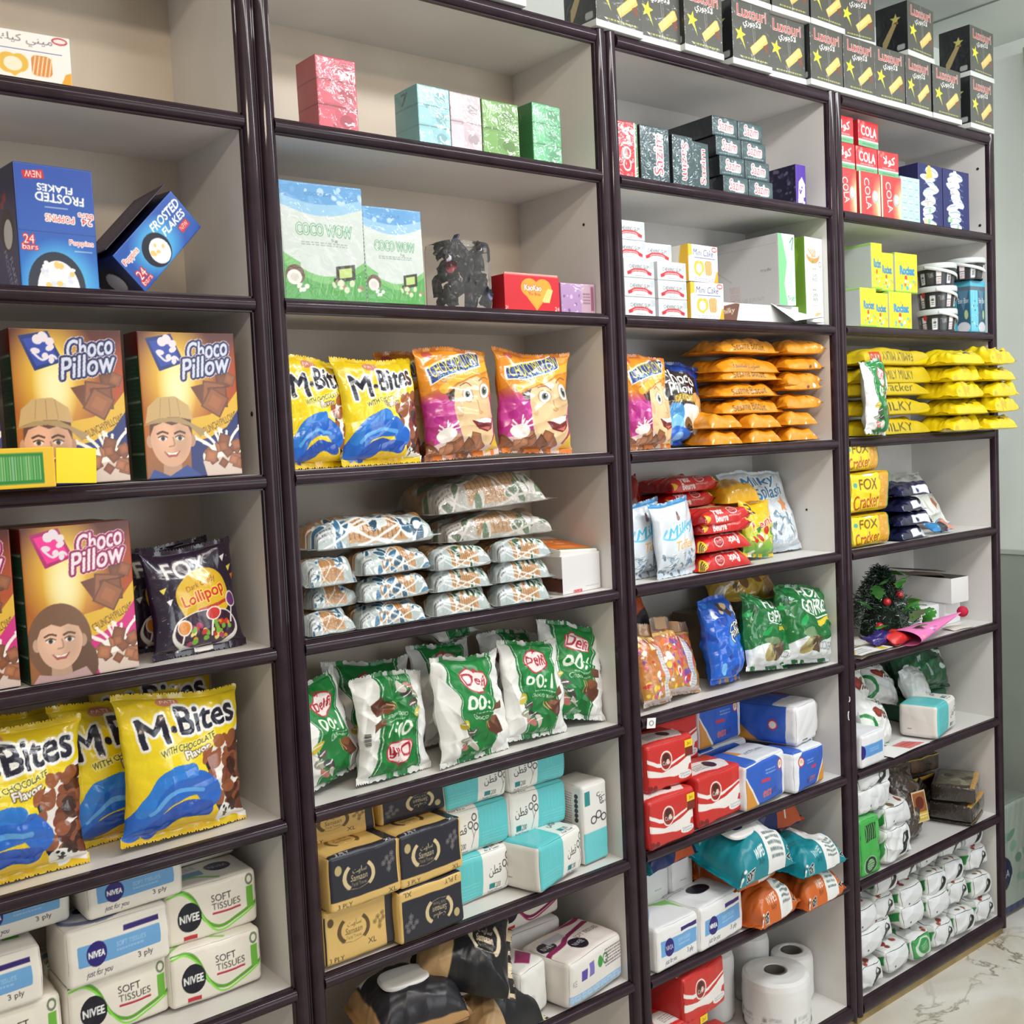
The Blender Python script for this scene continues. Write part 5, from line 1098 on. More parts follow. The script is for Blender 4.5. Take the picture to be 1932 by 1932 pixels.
def lemon_bag(w, h):
    c = Cv(w, h, (226, 190, 40), 800); c.vgrad([(0, (70, 150, 60)), (.3, (190, 206, 70)), (.6, (236, 206, 40)), (1, (236, 190, 30))]); c.text('3', .1, .72, .3, .9, (60, 40, 20), .02); c.text('Lemo', .16, .5, .9, .64, (226, 60, 60), .012, WHT, .014, 20); c.blobs(.1, 0, 1, .45, 30, .04, .08, [(60, 140, 60), (240, 226, 90), (200, 50, 40), (246, 240, 226)], 4); return c
def candy_mix(w, h, seed):
    c = Cv(w, h, (190, 110, 50), 750); c.vgrad([(0, (190, 140, 60)), (.7, (196, 110, 50)), (.85, (120, 86, 70)), (1, (150, 134, 124))])
    c.blobs(.05, .08, .95, .80, 110, .02, .06, [(206, 50, 44), (236, 200, 60), (120, 70, 150), (240, 236, 226), (226, 120, 40), (220, 90, 130)], seed); c.rect(.52, .08, .72, .72, (226, 224, 226)); c.lines(.54, .1, .70, .7, 18, (170, 170, 180), seed); c.poly([(.0, .76), (1, .80), (1, .84), (0, .80)], (206, 170, 90)); c.rect(0, 0, 1, .08, (206, 190, 186)); return c
def choco_lid_bag(w, h):
    c = Cv(w, h, (206, 170, 70), 750); c.poly([(.1, .45), (.9, .5), (.9, .9), (.1, .9)], (64, 46, 40)); c.text('Choco', .2, .68, .8, .84, WHT, .014); c.text('Pillow', .28, .52, .76, .67, WHT, .012); c.blobs(.05, .05, .95, .45, 34, .05, .09, [(160, 120, 80), (130, 92, 60), (190, 160, 120), (226, 220, 210)], 4); c.rect(0, .92, 1, 1, (236, 190, 60)); return c
def gofret(w, h):
    c = Cv(w, h, (16, 110, 50), 800); c.poly([(0, 0), (1, 0), (1, .34), (.6, .24), (.3, .36), (0, .26)], (226, 230, 230)); c.blobs(0, .4, .3, 1, 8, .05, .1, [(30, 160, 80), (10, 84, 40)], 4, .3); c.text('FOX', .34, .82, .76, .96, WHT, .014); c.text('GOFRET', .30, .64, .84, .79, WHT, .014, rot=4); c.rect(.30, .60, .84, .615, WHT); c.poly([(.5, .5), (.95, .54), (.95, .60), (.52, .57)], (226, 196, 50)); c.poly([(.3, .3), (.5, .4), (.62, .3), (.55, .12), (.36, .12)], (90, 70, 54)); c.ell(.32, .2, .13, .1, (176, 160, 100)); c.ell(.34, .38, .14, .05, (120, 150, 110)); c.blobs(.2, .1, .6, .34, 8, .03, .06, [(140, 130, 90), (80, 60, 46), (190, 180, 130)], 6); c.text('COCOA CREAM', .58, .16, .86, .24, (60, 70, 70), .003); return c
def milk_blue(w, h):
    c = Cv(w, h, (24, 96, 206), 800); c.blobs(0, 0, 1, 1, 16, .05, .12, [(20, 70, 170), (60, 140, 236), (120, 190, 246)], 5, .3); c.text('Choco', .34, .62, .86, .74, WHT, .012, (60, 30, 24), .014, 20); c.text('Milk', .4, .5, .86, .62, WHT, .012, (60, 30, 24), .014, 20); c.blobs(.3, .8, .9, .96, 8, .05, .08, [(226, 200, 150), (70, 46, 36), (236, 236, 236)], 3); c.blobs(.2, .0, 1, .07, 8, .05, .07, [(190, 140, 80), (60, 40, 34), (236, 226, 210)], 7); return c
def red_tissue(w, d, h, seed=1, tag_=True):
    def art(w, h, den):
        c = Cv(w, h, (204, 48, 44), den); W_ = (240, 234, 230)
        c.poly([(0, .50), (.3, .40), (.62, .46), (1, .62), (1, .40), (.62, .34), (.3, .30), (0, .36)], W_); c.poly([(.0, .72), (.2, .60), (.5, .56), (.9, .66), (1, .70), (1, .66), (.5, .50), (.2, .52), (0, .64)], W_); c.poly([(.62, .34), (.9, .40), (.85, .24), (.55, .22), (.3, .3)], W_)
        c.ell(.38, .62, .12, .20, (240, 230, 220)); c.ell(.38, .62, .10, .17, (150, 40, 36)); c.ell(.38, .68, .06, .09, (70, 34, 28)); c.ell(.36, .58, .05, .05, (96, 50, 40)); c.ell(.41, .60, .03, .05, (226, 200, 180)); c.text('Cattan', .31, .54, .46, .62, WHT, .003)
        c.ell(.80, .20, .15, .085, W_); c.text('Natural\nTissues', .69, .15, .91, .25, (110, 140, 170), .002); c.blobs(.02, .04, .16, .2, 8, .03, .06, [(120, 26, 26), (150, 34, 32)], 3); return c
    t = Cv(w, d, (206, 54, 50), 500); t.poly([(.0, .2), (.8, .1), (1, .5), (.2, .7)], (238, 232, 228)); t.lines(.2, .25, .5, .5, 4, (110, 100, 100), 2); t.ell(.6, .4, .1, .16, (60, 34, 30))
    root_art = {'front': art(w, h, 900), 'top': t, 'left': (190, 40, 38)}
    if not tag_: return rbox('tissue_pack', w, d, h, root_art, (200, 46, 42), SOFT, .010, .004, .001, seed)
    root = bpy.data.objects.new('tissue_pack', None); COL.objects.link(root)
    obj('wrapped_block', rbox('wrapped_block', w, d, h, root_art, (200, 46, 42), SOFT, .010, .004, .001, seed), root)
    y = Cv(.03, .04, (240, 206, 40), 900); y.rect(0, 0, 1, .55, (120, 40, 36)); y.text('3+1', .3, .65, .7, .85, (120, 60, 20), .01)
    s = obj('offer_sticker', rbox('offer_sticker', .026, .0014, .036, {'front': y}, (240, 206, 40), CARTON, .0005), root, (w / 2 - .018, -d / 2 - .0035, h * .60)); tag(s, 'yellow corner sticker')
    return root
def blue_tissue(w, d, h, mir=False, seed=1):
    def art(w, h, den):
        c = Cv(w, h, (234, 236, 238), den); c.poly([(.0, 0), (.02, .95), (.7, .98), (.84, .85), (.90, 0)], (52, 98, 196)); c.poly([(0, 0), (.32, 0), (.0, .72)], (216, 150, 60)); c.poly([(.29, 0), (.33, 0), (.03, .74), (0, .74)], (240, 236, 230)); c.ell(.80, .74, .075, .12, (196, 50, 60)); c.ell(.80, .74, .055, .09, (240, 236, 230)); c.poly([(.76, .70), (.84, .72), (.83, .8), (.77, .79)], (220, 190, 150)); c.text('extra', .38, .18, .56, .34, (226, 110, 90), .008); c.text('soft', .56, .18, .68, .34, (60, 60, 110), .006); c.rect(.34, .50, .52, .57, (206, 60, 90)); c.lines(.44, .64, .66, .76, 2, (150, 180, 230), 3)
        if mir: c.a = c.a[:, ::-1].copy()
        return c
    t = Cv(w, d, (226, 230, 234), 500); t.rect(0, 0, .3, 1, (60, 104, 200)); t.text('VICTOIRE', .4, .4, .8, .5, (60, 66, 90), .004); t.poly([(.3, .5), (.42, .5), (.36, 1), (.3, 1)], (216, 150, 60))
    l = Cv(d, h, (236, 236, 240), 400); l.rect(.40, .10, .56, .16, (60, 60, 66))
    return rbox('tissue_pack', w, d, h, {'front': art(w, h, 850), 'top': t, 'left': l}, (228, 230, 234), SOFT, .012, .004, .0012, seed)
def end_pack(w, d, h, side, seed):
    """pack lying with its plain white end towards the viewer; printed sleeve on the sides"""
    f = Cv(w, h, (234, 234, 236), 500); f.rect(.3, .10, .52, .14, (70, 70, 74)); l = Cv(d, h, side, 600); l.rect(.84, 0, 1, 1, (232, 232, 234)); l.ell(.66, .5, .06, .14, (206, 50, 60)); l.ell(.66, .5, .045, .1, (236, 230, 226)); l.poly([(0, 0), (.5, 0), (0, .7)], (216, 150, 60) if side[2] > 150 else np.array(side) * .8)
    t = Cv(w, d, (222, 220, 224), 300); t.rect(0, .35, 1, 1, side)
    return rbox('tissue_pack', w, d, h, {'front': f, 'left': l, 'top': t}, (230, 230, 232), SOFT, .013, .004, .0014, seed)
def wipe_art(w, d, h, colr, count='120'):
    c = Cv(w, d + h * .6, colr, 800); colr = np.array(colr, float); c.rect(.52, 0, .80, 1, (236, 236, 234)); c.poly([(.50, 0), (.56, 0), (.54, 1), (.48, 1)], (236, 236, 234)); c.lines(.56, .1, .76, .34, 5, (60, 90, 90), 3); c.text('WIPES', .30, .17, .46, .25, WHT, .006); c.text('Baby', .34, .10, .44, .16, colr * .5, .004, shear=.3); c.text('SOFT', .14, .03, .26, .12, (20, 20, 24), .012, WHT, .006); c.rrect(.04, .58, .16, .72, .02, colr * 1.25); c.text(count, .05, .61, .15, .69, WHT, .005, rot=-12)
    c.blobs(.05, .03, .14, .16, 4, .02, .03, [colr * .7, (230, 230, 228)], 4); c.text('21', .83, .08, .95, .2, (26, 26, 30), .008, WHT, .006, -20); return c
def wipe_col(w, d, h, colr, seed, lid_=True):
    c = wipe_art(w, d, h, colr)
    if not lid_: return flow('wipes_pack', w, d, h, c, np.array(colr) * .9, SOFT, seed, .0042, .07, 5, .36, .03)
    o = wipes(w, d, h, c, seed, (228, 230, 228), (-.035, -.012), (w * .40, d * .5), np.array(colr) * .85)
    b = Cv(.03, .02, (230, 232, 232), 800)
    obj('lid_emblem', lid('lid_emblem', .034, .026, .0012, (28, 40, 90), smat('navy_print', (28, 40, 90), .4)), [x for x in o.children if x.name.startswith('reclosable')][0], (0, 0, .0078))
    return o
def navy_wipe(w, d, h, seed):
    c = Cv(w, d + h * .6, (28, 40, 96), 700); c.poly([(.5, 0), (1, .0), (1, 1), (.66, 1)], (190, 84, 40)); c.curve([(.02, .1), (.2, .4), (.5, .2), (.62, .6)], .025, (220, 226, 236)); c.curve([(.66, .1), (.8, .45), (.98, .3)], .02, (240, 226, 214)); c.text('WIPES', .1, .6, .36, .72, (150, 160, 200), .006, rot=20); c.rect(0, .0, .1, 1, (24, 110, 120)); return flow('wipes_pack', w, d, h, c, (30, 44, 96), SOFT, seed, .005, .07, 4, .4, .03)
def paper_roll(r, h, label=True, tan=False):
    root = bpy.data.objects.new('paper_roll', None); COL.objects.link(root)
    w = (236, 236, 234); pr = [(.026, h - .006), (.03, h), (r * .6, h + .001), (r - .012, h - .001), (r - .003, h - .007), (r, h - .02), (r + .0005, h * .5), (r, .016), (r - .004, .004), (r - .02, 0), (.01, 0)]
    prof = []
    for (a, b), (c_, d_) in zip(pr[:-1], pr[1:]):
        for t in np.linspace(0, 1, 12)[:-1]: prof.append((a + (c_ - a) * t, b + (d_ - b) * t))
    prof.append(pr[-1]); prof = np.array(prof[::-1])
    n = 160; a = np.linspace(0, 2 * PI, n + 1); P = np.stack([prof[:, 0:1] * np.cos(a)[None], prof[:, 0:1] * np.sin(a)[None], prof[:, 1:2] * np.ones((1, n + 1))], -1)
    P = P + field(P, .0016, 40, 5, True)[...] * 1.0
    P[:, -1] = P[:, 0]
    C = np.empty(P.shape); C[:] = lin(w)
    if label:
        cv = Cv(2 * PI * r, h, w, 260); y0 = .0
        for k in range(7): x = k / 7; cv.rect(x + .03, .28, x + .045, .36, (150, 150, 150)); cv.lines(x + .06, .26, x + .12, .38, 3, (130, 130, 130), k); cv.rect(x + .02, .12, x + .045, .22, (40, 40, 44)); cv.lines(x, .05, x + .13, .11, 2, (70, 60, 50), k + 9)
        cv.rect(0, 0, 1, .045, (70, 60, 56)); f = cv.final(); s = P[:, :, 2] < h - .02
        iy = np.clip((P[..., 2] / h * cv.ny).astype(int), 0, cv.ny - 1); ix = np.clip(((np.arctan2(P[..., 1], P[..., 0]) / (2 * PI)) % 1 * cv.nx).astype(int), 0, cv.nx - 1); C[s] = f[iy[s], ix[s]]
    obj('wrapped_roll', mesh_from('wrapped_roll', [(P, C)], SOFT), root)
    k = lathe('cardboard_core', [(.0262, h - .02), (.0262, h - .0005), (.024, h), (.0225, h - .002), (.0222, h - .05), (0.0005, h - .055)], (96, 90, 84), PAPER, 32)
    tag(obj('cardboard_core', k, root), 'dark hollow core'); return root

def place_c():
    z = 2.0985; G = 'dark teal gum boxes'
    put('cl1', lambda: cola_side(.058, .06, .116), 'gum_box', 'red cola gum box on end against the left post', 'box', (.783, .055, z))
    put('sz1', lambda: sazim(.088, .06, .116, upright=True, seed=1), 'gum_box', 'dark teal gum box standing on end beside the red cola box', 'box', (.863, .055, z), (0, 0, 0), G)
    put('sz2', lambda: sazim(.066, .06, .110, upright=True, seed=2), 'gum_box', 'dark teal gum box standing on end, lettering running down, second from the cola box', 'box', (.951, .056, z), (0, 0, 0), G)
    put('sz3', lambda: sazim(.058, .06, .106, upright=True, seed=5), 'gum_box', 'dark teal gum box standing on end beside the gum stack', 'box', (1.018, .066, z), D(0, 0, 3), G)
    nm = ['lowest', 'second', 'third', 'topmost']
    for i in range(4):
        for j in range(2):
            put('szb', lambda: sazim(.088, .14, .044, seed=7), 'gum_box', 'dark teal gum box lying in the stack, %s of its %s column' % (nm[i], ['left', 'right'][j]), 'box', (1.137 + .0895 * j - .006 * i, .105 + .004 * i, z + .0447 * i), D(0, 0, 0), 'stacked teal gum boxes')
    put('pp', purple_box, 'sweet_box', 'small purple box with white print, right of the gum stack', 'box', (1.392, .10, z), D(0, 0, 0))
    z = 1.8125; G = 'white chewing gum boxes'
    nm = ['lowest', 'second', 'third', 'fourth', 'topmost']
    for i in range(5):
        put('gw', lambda: gum_white(.090, .11, .0395), 'gum_box', 'white chewing gum box, %s of the column against the post' % nm[i], 'box', (.800 - (.018 if i > 2 else 0), .078 + (.01 if i > 2 else 0), z + .0402 * i), D(0, 0, 0), G)
    for i in range(4):
        put('gw', None, 'gum_box', 'white chewing gum box, %s of the column beside the mini cake cartons' % nm[i + (i == 3)], 'box', (.902 - (.028 if i > 2 else 0), .080 + (.015 if i > 2 else 0), z + .0402 * i), D(0, 0, 0), G)
    put('mini', mini_box, 'cake_box', 'white and yellow mini cake carton, lower of two', 'box', (1.016, .085, z), D(0, 0, -2), 'English mini cake cartons')
    put('mini', None, 'cake_box', 'white and yellow mini cake carton, upper of two', 'box', (1.006, .090, z + .083), D(0, 0, 4), 'English mini cake cartons')
    put('wg', white_green, 'white_carton', 'large white carton with pale green printed end', 'box', (1.312, .150, z + .045), D(0, 0, 0))
    put('wf', wafer_flat, 'wafer_carton', 'flat white carton with brown wafer picture, under the large white carton', 'box', (1.19, .072, z), D(0, 0, 0)) if 0 else None
    put('wf', lambda: rbox('wafer_carton', .30, .20, .0445, {'front': (lambda c: (c.poly([(.0, .0), (.2, 0), (.245, .95), (.2, .98), (.0, .72)], (110, 74, 60)), c.text('milky', .02, .35, .19, .7, (226, 206, 180), .003, shear=.3, rot=8), c)[-1])(Cv(.30, .0445, (222, 222, 220), 700))}, (222, 222, 220), CARTON), 'wafer_carton', 'flat white carton with brown wafer picture, under the large white carton', 'box', (1.225, .145, z), D(0, 0, 0))
    put('fl', flyer, 'folded_flap', 'loose folded white card at the shelf front', 'card', (1.290, .008, z + .0), D(0, 0, 0))
    put('gwh', green_white, 'wafer_carton', 'tall white wafer carton with lime green side', 'box', (1.405, .092, z), D(0, 0, 6))
    z = 1.5285
    put('cpC', lambda: cpillow(.150, .204, 46), 'cereal_bag', 'orange bag printed with a capped face beside the blue bag, against the post', 'bag', (.848, .062, z), D(-4, 0, 4))
    put('cpb', lambda: bag('cereal_bag', .160, .186, .07, cpblue(.160, .186), (30, 90, 190), FOIL, (.05, .04), 48, .006), 'cereal_bag', 'blue bag with white choco lettering', 'bag', (.985, .070, z), D(-6, 3, 4))
    nm = ['lowest', 'second', 'third', 'fourth', 'topmost']; G1, G2, G3 = 'long orange sesame biscuit packs', 'orange sesame packs end on', 'orange sesame packs at the pile base'
    txt = ['Sesame Biscuit', 'Sesame Biscuit', 'Sesame Biscuit', 'ar', 'Sesame Biscuit']
    for i in range(2):
        for j in range(3): put('so%d' % ((i + j) % 2), lambda: sesame(.145, .10, .037, 110 + i), 'biscuit_pack', 'orange sesame pack, %s row at the base, %s from the blue bag' % (['lower', 'upper'][i], ['first', 'second', 'third'][j]), 'biscuit pack', (1.055 + .142 * j, .072, z + .0345 * i), D(0, 0, 2 - 2 * j), G3)
    for i in range(5):
        put('sl%d' % (i % 2 if txt[i] != 'ar' else 9), lambda: sesame(.255, .11, .037, 120 + i, txt[i]), 'biscuit_pack', 'long orange sesame biscuit pack, %s of five' % nm[i], 'biscuit pack', (1.172 + .006 * (i % 2), .100, z + .070 + .0318 * i), D(0, 0, [1, -1, 2, 0, 3][i]), G1)
        put('se%d' % (i % 2), lambda: sesame(.160, .10, .037, 130 + i), 'biscuit_pack', 'short orange sesame pack at the right, %s of five' % nm[i], 'biscuit pack', (1.372, .092 - .004 * (i == 4), z + .070 + .0318 * i), D(0, 0, [0, -2, 2, 1, -3][i]), G2)
    z = 1.2455
    G = 'white milky toffee bags'
    put('tf', lambda: bag('sweet_bag', .150, .168, .05, toffee(.150, .168, 3), (200, 214, 226), FOIL, (.08, .04), 140, .0045), 'sweet_bag', 'white and blue toffee bag in front of the red biscuit packs', 'bag', (.895, .040, z), D(-5, 0, 8), G)
    put('tf', None, 'sweet_bag', 'white and blue toffee bag half hidden by the post', 'bag', (.840, .075, z), D(-5, 0, 6), G)
    nm = ['lowest', 'second', 'third', 'topmost']; G = 'red tea biscuit packs'
    for i in range(4): put('pb%d' % (i < 2), lambda: petit(.198, .10, .037, 150 + i, i < 2), 'biscuit_pack', 'red tea biscuit pack, %s of the front pile' % nm[i], 'biscuit pack', (1.050 + .004 * (i == 3), .082, z + .0345 * i), D(0, 0, [3, 2, 1, 4][i]), G)
    put('pb0', None, 'biscuit_pack', 'red tea biscuit pack in the back pile, second from top', 'biscuit pack', (1.055, .19, z + .138), D(0, 0, 2), G)
    put('pb0', None, 'biscuit_pack', 'red tea biscuit pack topmost of the back pile', 'biscuit pack', (1.065, .19, z + .172), D(0, 0, 4), G)
    put('rdb', lambda: bag('biscuit_bag', .13, .12, .09, Cv(.13, .12, (134, 26, 24), 300), (120, 24, 24), FOIL, (.06, .05), 155, .005), 'biscuit_bag', 'dark red bag standing behind the toffee bags', 'bag', (.875, .19, z + .10), D(0, 0, 6))
    put('rdb2', lambda: rbox('biscuit_carton', .15, .10, .10, {}, (120, 40, 34), CARTON), 'biscuit_carton', 'dark carton hidden behind the toffee bags', 'box', (.86, .20, z), D(0, 0, 0))
    put('yl', lambda: flow('biscuit_pack', .13, .10, .05, Cv(.13, .13, (226, 172, 34), 300), (206, 150, 30), FOIL, 157, .004), 'biscuit_pack', 'plain yellow biscuit pack on top of the red back packs', 'biscuit pack', (1.185, .165, z + .138), D(0, 0, -4))
    put('yl2', lambda: rbox('biscuit_carton', .10, .09, .137, {}, (190, 120, 40), CARTON), 'biscuit_carton', 'brown carton propping up the plain yellow pack', 'box', (1.20, .185, z), D(0, 0, 0))
    put('ml', lambda: bag('sweet_bag', .125, .140, .05, lemon_bag(.125, .140), (226, 190, 40), FOIL, (.06, .04), 160, .006), 'sweet_bag', 'yellow and green lemon sweet bag between the biscuit pile and the white bag', 'bag', (1.222, .072, z), D(-10, 6, 4))
    put('sp', lambda: bag('sweet_bag', .235, .215, .08, splash(.235, .215), (206, 216, 224), FOIL, (.06, .03), 163, .007, fat=.65), 'sweet_bag', 'large white bag with blue milky lettering leaning on the right panel', 'bag', (1.338, .095, z), D(-18, -1, -2))
    z = .9627; G = 'clear bags of mixed sweets'
    put('cm1', lambda: bag('sweet_bag', .165, .170, .06, candy_mix(.165, .170, 3), (190, 150, 110), CLEAR, (.04, .16), 170, .006, fat=.6), 'sweet_bag', 'clear bag of mixed coloured sweets with white strip, beside the blue bag', 'bag', (.915, .050, z), D(-16, 8, 12), G)
    put('cm2', lambda: bag('sweet_bag', .110, .180, .06, candy_mix(.11, .18, 8), (190, 150, 110), CLEAR, (.04, .16), 172, .006, fat=.6), 'sweet_bag', 'clear bag of mixed coloured sweets against the left post', 'bag', (.822, .040, z), D(-14, 4, 12), G)
    put('cm1', None, 'sweet_bag', 'clear bag of mixed sweets lying at the back under the orange tip', 'bag', (.88, .15, z + .05), D(-40, 0, 30), G)
    put('oc', lambda: bag('sweet_bag', .10, .12, .05, (lambda c: (c.rect(0, 0, 1, .5, (50, 46, 48)), c)[-1])(Cv(.10, .12, (190, 80, 36), 400)), (60, 50, 50), FOIL, (.06, .05), 174, .004), 'sweet_bag', 'dark bag with orange top at the back of the sweets shelf', 'bag', (.93, .19, z + .105), D(-14, -16, 6))
    put('un1', lambda: rbox('sweet_carton', .15, .12, .10, {}, (120, 96, 80), CARTON), 'sweet_carton', 'brown carton at the back under the sweet bags', 'box', (.93, .205, z), D(0, 0, 0))
    put('mk', lambda: bag('cereal_bag', .150, .200, .08, milk_blue(.150, .200), (24, 90, 200), FOIL, (.06, .04), 176, .007), 'cereal_bag', 'shiny blue bag squeezed between the sweets and the green bags', 'bag', (1.075, .060, z), D(-10, 6, 14))
    G = 'green and white wafer ball bags'
    put('gf1', lambda: bag('wafer_bag', .195, .180, .085, gofret(.195, .180), (20, 100, 46), FOIL, (.05, .04), 180, .008), 'wafer_bag', 'shiny green and white wafer bag beside the blue bag', 'bag', (1.225, .058, z), D(-10, 8, 6), G)
    put('gf2', lambda: bag('wafer_bag', .200, .190, .09, gofret(.200, .190), (20, 100, 46), FOIL, (.05, .04), 184, .008), 'wafer_bag', 'shiny green and white wafer bag at the right end', 'bag', (1.352, .048, z), D(-10, 7, 0), G)
    put('cl', lambda: bag('cereal_bag', .22, .19, .07, choco_lid_bag(.22, .19), (200, 160, 70), FOIL, (.05, .06), 186, .007), 'cereal_bag', 'brown and yellow cereal bag lying across the green bags', 'bag', (1.255, .135, z + .165), D(-48, 4, -18))
    put('un2', lambda: rbox('sweet_carton', .30, .10, .155, {}, (120, 104, 84), CARTON), 'sweet_carton', 'brown carton behind the green wafer bags', 'box', (1.25, .20, z), D(0, 0, 0))
    tg = Cv(.03, .022, (238, 238, 236), 900); tg.ell(.5, .5, .28, .26, (150, 150, 156)); tg.ell(.5, .5, .16, .16, (238, 238, 238))
    o = obj('price_tag', rbox('price_tag', .026, .0012, .022, {'front': tg}, (236, 236, 234), PAPER, .0004), None, (.757, -.003, .938), D(0, 8, 0)); tag(o, 'small white price tag hanging on the shelf edge', 'tag')
    z = .6705; G = 'red and white tissue packs'
    RT = lambda: red_tissue(.150, .10, .108, 190)
    put('rt', RT, 'tissue_pack', 'red and white tissue pack, bottom row against the left post', 'tissue pack', (.824, .056, z), D(0, 0, 3), G)
    put('rt2', lambda: red_tissue(.165, .11, .116, 192, False), 'tissue_pack', 'red and white tissue pack, bottom row beside the blue packs', 'tissue pack', (.988, .062, z), D(0, 0, 4), G)
    put('rt', None, 'tissue_pack', 'red and white tissue pack, second row against the left post', 'tissue pack', (.826, .070, z + .110), D(0, 0, 2), G)
    put('rt2', None, 'tissue_pack', 'red and white tissue pack, second row at the back', 'tissue pack', (.955, .170, z + .1085), D(0, 0, 4), G)
    put('rt2', None, 'tissue_pack', 'red and white tissue pack, bottom row at the back', 'tissue pack', (.955, .18, z), D(0, 0, 0), G)
    G = 'blue and orange tissue packs'
    put('bt1', lambda: blue_tissue(.178, .11, .112, False, 200), 'tissue_pack', 'blue, orange and white tissue pack at the front beside the red ones', 'tissue pack', (1.138, .060, z), D(0, 0, 8), G)
    put('bt2', lambda: blue_tissue(.142, .10, .100, True, 202), 'tissue_pack', 'blue, orange and white tissue pack at the front right end', 'tissue pack', (1.306, .056, z), D(0, 0, 6), G)
    put('bt1', None, 'tissue_pack', 'blue, orange and white tissue pack, bottom row at the back', 'tissue pack', (1.16, .20, z), D(0, 0, 0), G)
    put('bt1', None, 'tissue_pack', 'blue, orange and white tissue pack, upper row at the back', 'tissue pack', (1.14, .195, z + .1125), D(0, 0, 6), G)
    put('ep1', lambda: end_pack(.118, .19, .100, (52, 98, 196), 204), 'tissue_pack', 'blue and white tissue pack lying on top, white end towards the viewer', 'tissue pack', (1.315, .120, z + .104), D(0, 0, 12))
    put('ep2', lambda: end_pack(.085, .17, .090, (140, 34, 60), 206), 'tissue_pack', 'maroon and white tissue pack at the right panel', 'tissue pack', (1.405, .160, z + .094), D(0, 0, 6))
    put('un3', lambda: blue_tissue(.09, .16, .092, False, 207), 'tissue_pack', 'white tissue pack under the maroon one', 'tissue pack', (1.405, .165, z), D(0, 0, 0))
    z = .3905; G = 'blue band white tissue packs on the lower shelf'
    NV = lambda: nivea_low()
    put('nl', lambda: rbox('tissue_pack', .150, .11, .098, {'front': nivea_front(.15, .098, 900, (236, 236, 236)), 'top': (lambda c: (c.curve([(0, .3), (.3, .6), (.5, .9)], .1, (120, 160, 210)), c.poly([(.5, .9), (1, .8), (.9, .3), (.8, .6)], (130, 196, 90)), c.lines(.0, .8, .4, 1, 3, (150, 150, 160)), c)[-1])(Cv(.15, .11, (234, 234, 236), 500))}, (234, 234, 234), SOFT, .010, .003, .001, 210), 'tissue_pack', 'white blue-band tissue pack at the left post on the sagging shelf', 'tissue pack', (.824, .060, z), D(0, 0, 3), G)
    put('nl2', lambda: rbox('tissue_pack', .166, .11, .102, {'front': nivea_front(.166, .102, 900, (236, 236, 236)), 'top': (lambda c: (c.ell(.5, .6, .2, .2, (26, 24, 40)), c.lines(.0, .8, .4, 1, 3, (150, 150, 160)), c)[-1])(Cv(.166, .11, (234, 234, 236), 500))}, (234, 234, 234), SOFT, .010, .003, .001, 212), 'tissue_pack', 'white blue-band tissue pack with dark oval on top, beside the orange wipes', 'tissue pack', (.966, .060, z - .004), D(0, 0, 5), G)
    G = 'plain white tissue packs in a row'
    for i in range(3): put('pw', lambda: rbox('tissue_pack', .082, .13, .105, {'front': (lambda c: (c.lines(.35, .3, .6, .34, 1, (150, 150, 150)), c)[-1])(Cv(.082, .105, (230, 230, 230), 400))}, (230, 230, 230), SOFT, .011, .003, .001, 214), 'tissue_pack', 'plain white tissue pack standing on the blue-band packs, %s from the left post' % ['first', 'second', 'third'][i], 'tissue pack', (.785 + .084 * i, .175, z + .092), D(0, 0, 3), G)
    put('pwb', lambda: rbox('tissue_carton', .25, .12, .09, {}, (220, 220, 220), SOFT, .01, .002), 'tissue_carton', 'long white pack under the three plain white ones', 'tissue pack', (.87, .185, z), D(0, 0, 0))
    OR, TE = (206, 104, 44), (20, 134, 148)
    put('ow', lambda: navy_wipe(.21, .13, .06, 220), 'wipes_pack', 'navy and orange wipes pack lying on the plain white packs', 'wipes pack', (.845, .125, z + .20), D(6, 4, 12))
    G = 'orange baby wipes packs'
    put('wo1', lambda: wipe_col(.178, .12, .086, OR, 222, False), 'wipes_pack', 'orange wipes pack, lowest at the front', 'wipes pack', (1.138, .062, z - .012), D(0, 0, 6), G)
    put('wo2', lambda: wipe_col(.172, .12, .080, OR, 224, False), 'wipes_pack', 'orange wipes pack at the right end of the shelf', 'wipes pack', (1.305, .058, z - .004), D(0, 0, 4), G)
    put('wo1', None, 'wipes_pack', 'orange wipes pack directly under the teal one with the lid', 'wipes pack', (1.09, .082, z + .070), D(0, 0, 2), G)
    put('wo2', None, 'wipes_pack', 'orange wipes pack at the back under the navy one', 'wipes pack', (1.27, .195, z), D(0, 0, 0), G)
    put('wt1', lambda: wipe_col(.225, .15, .095, TE, 226, True), 'wipes_pack', 'teal wipes pack with white oval lid on top of the heap', 'wipes pack', (1.085, .078, z + .132), D(13, 0, 2), 'teal baby wipes packs')
    put('wt2', lambda: wipe_col(.200, .12, .080, TE, 228, False), 'wipes_pack', 'teal wipes pack with pointed end overhanging the right post', 'wipes pack', (1.312, .050, z + .076), D(0, 3, 3), 'teal baby wipes packs')
    put('nw', lambda: navy_wipe(.19, .12, .09, 230), 'wipes_pack', 'navy wipes pack at the back beneath the red tissue shelf', 'wipes pack', (1.30, .185, z + .155), D(0, 0, -8))
    put('nw2', lambda: navy_wipe(.19, .12, .08, 232), 'wipes_pack', 'navy and orange wipes pack at the back on the orange one', 'wipes pack', (1.29, .19, z + .078), D(0, 0, 0))
    put('nw3', lambda: navy_wipe(.13, .12, .13, 234), 'wipes_pack', 'dark navy wipes pack standing behind the orange packs', 'wipes pack', (1.09, .20, z), D(0, 0, 0))
    z = .0605; G = 'wrapped paper rolls'
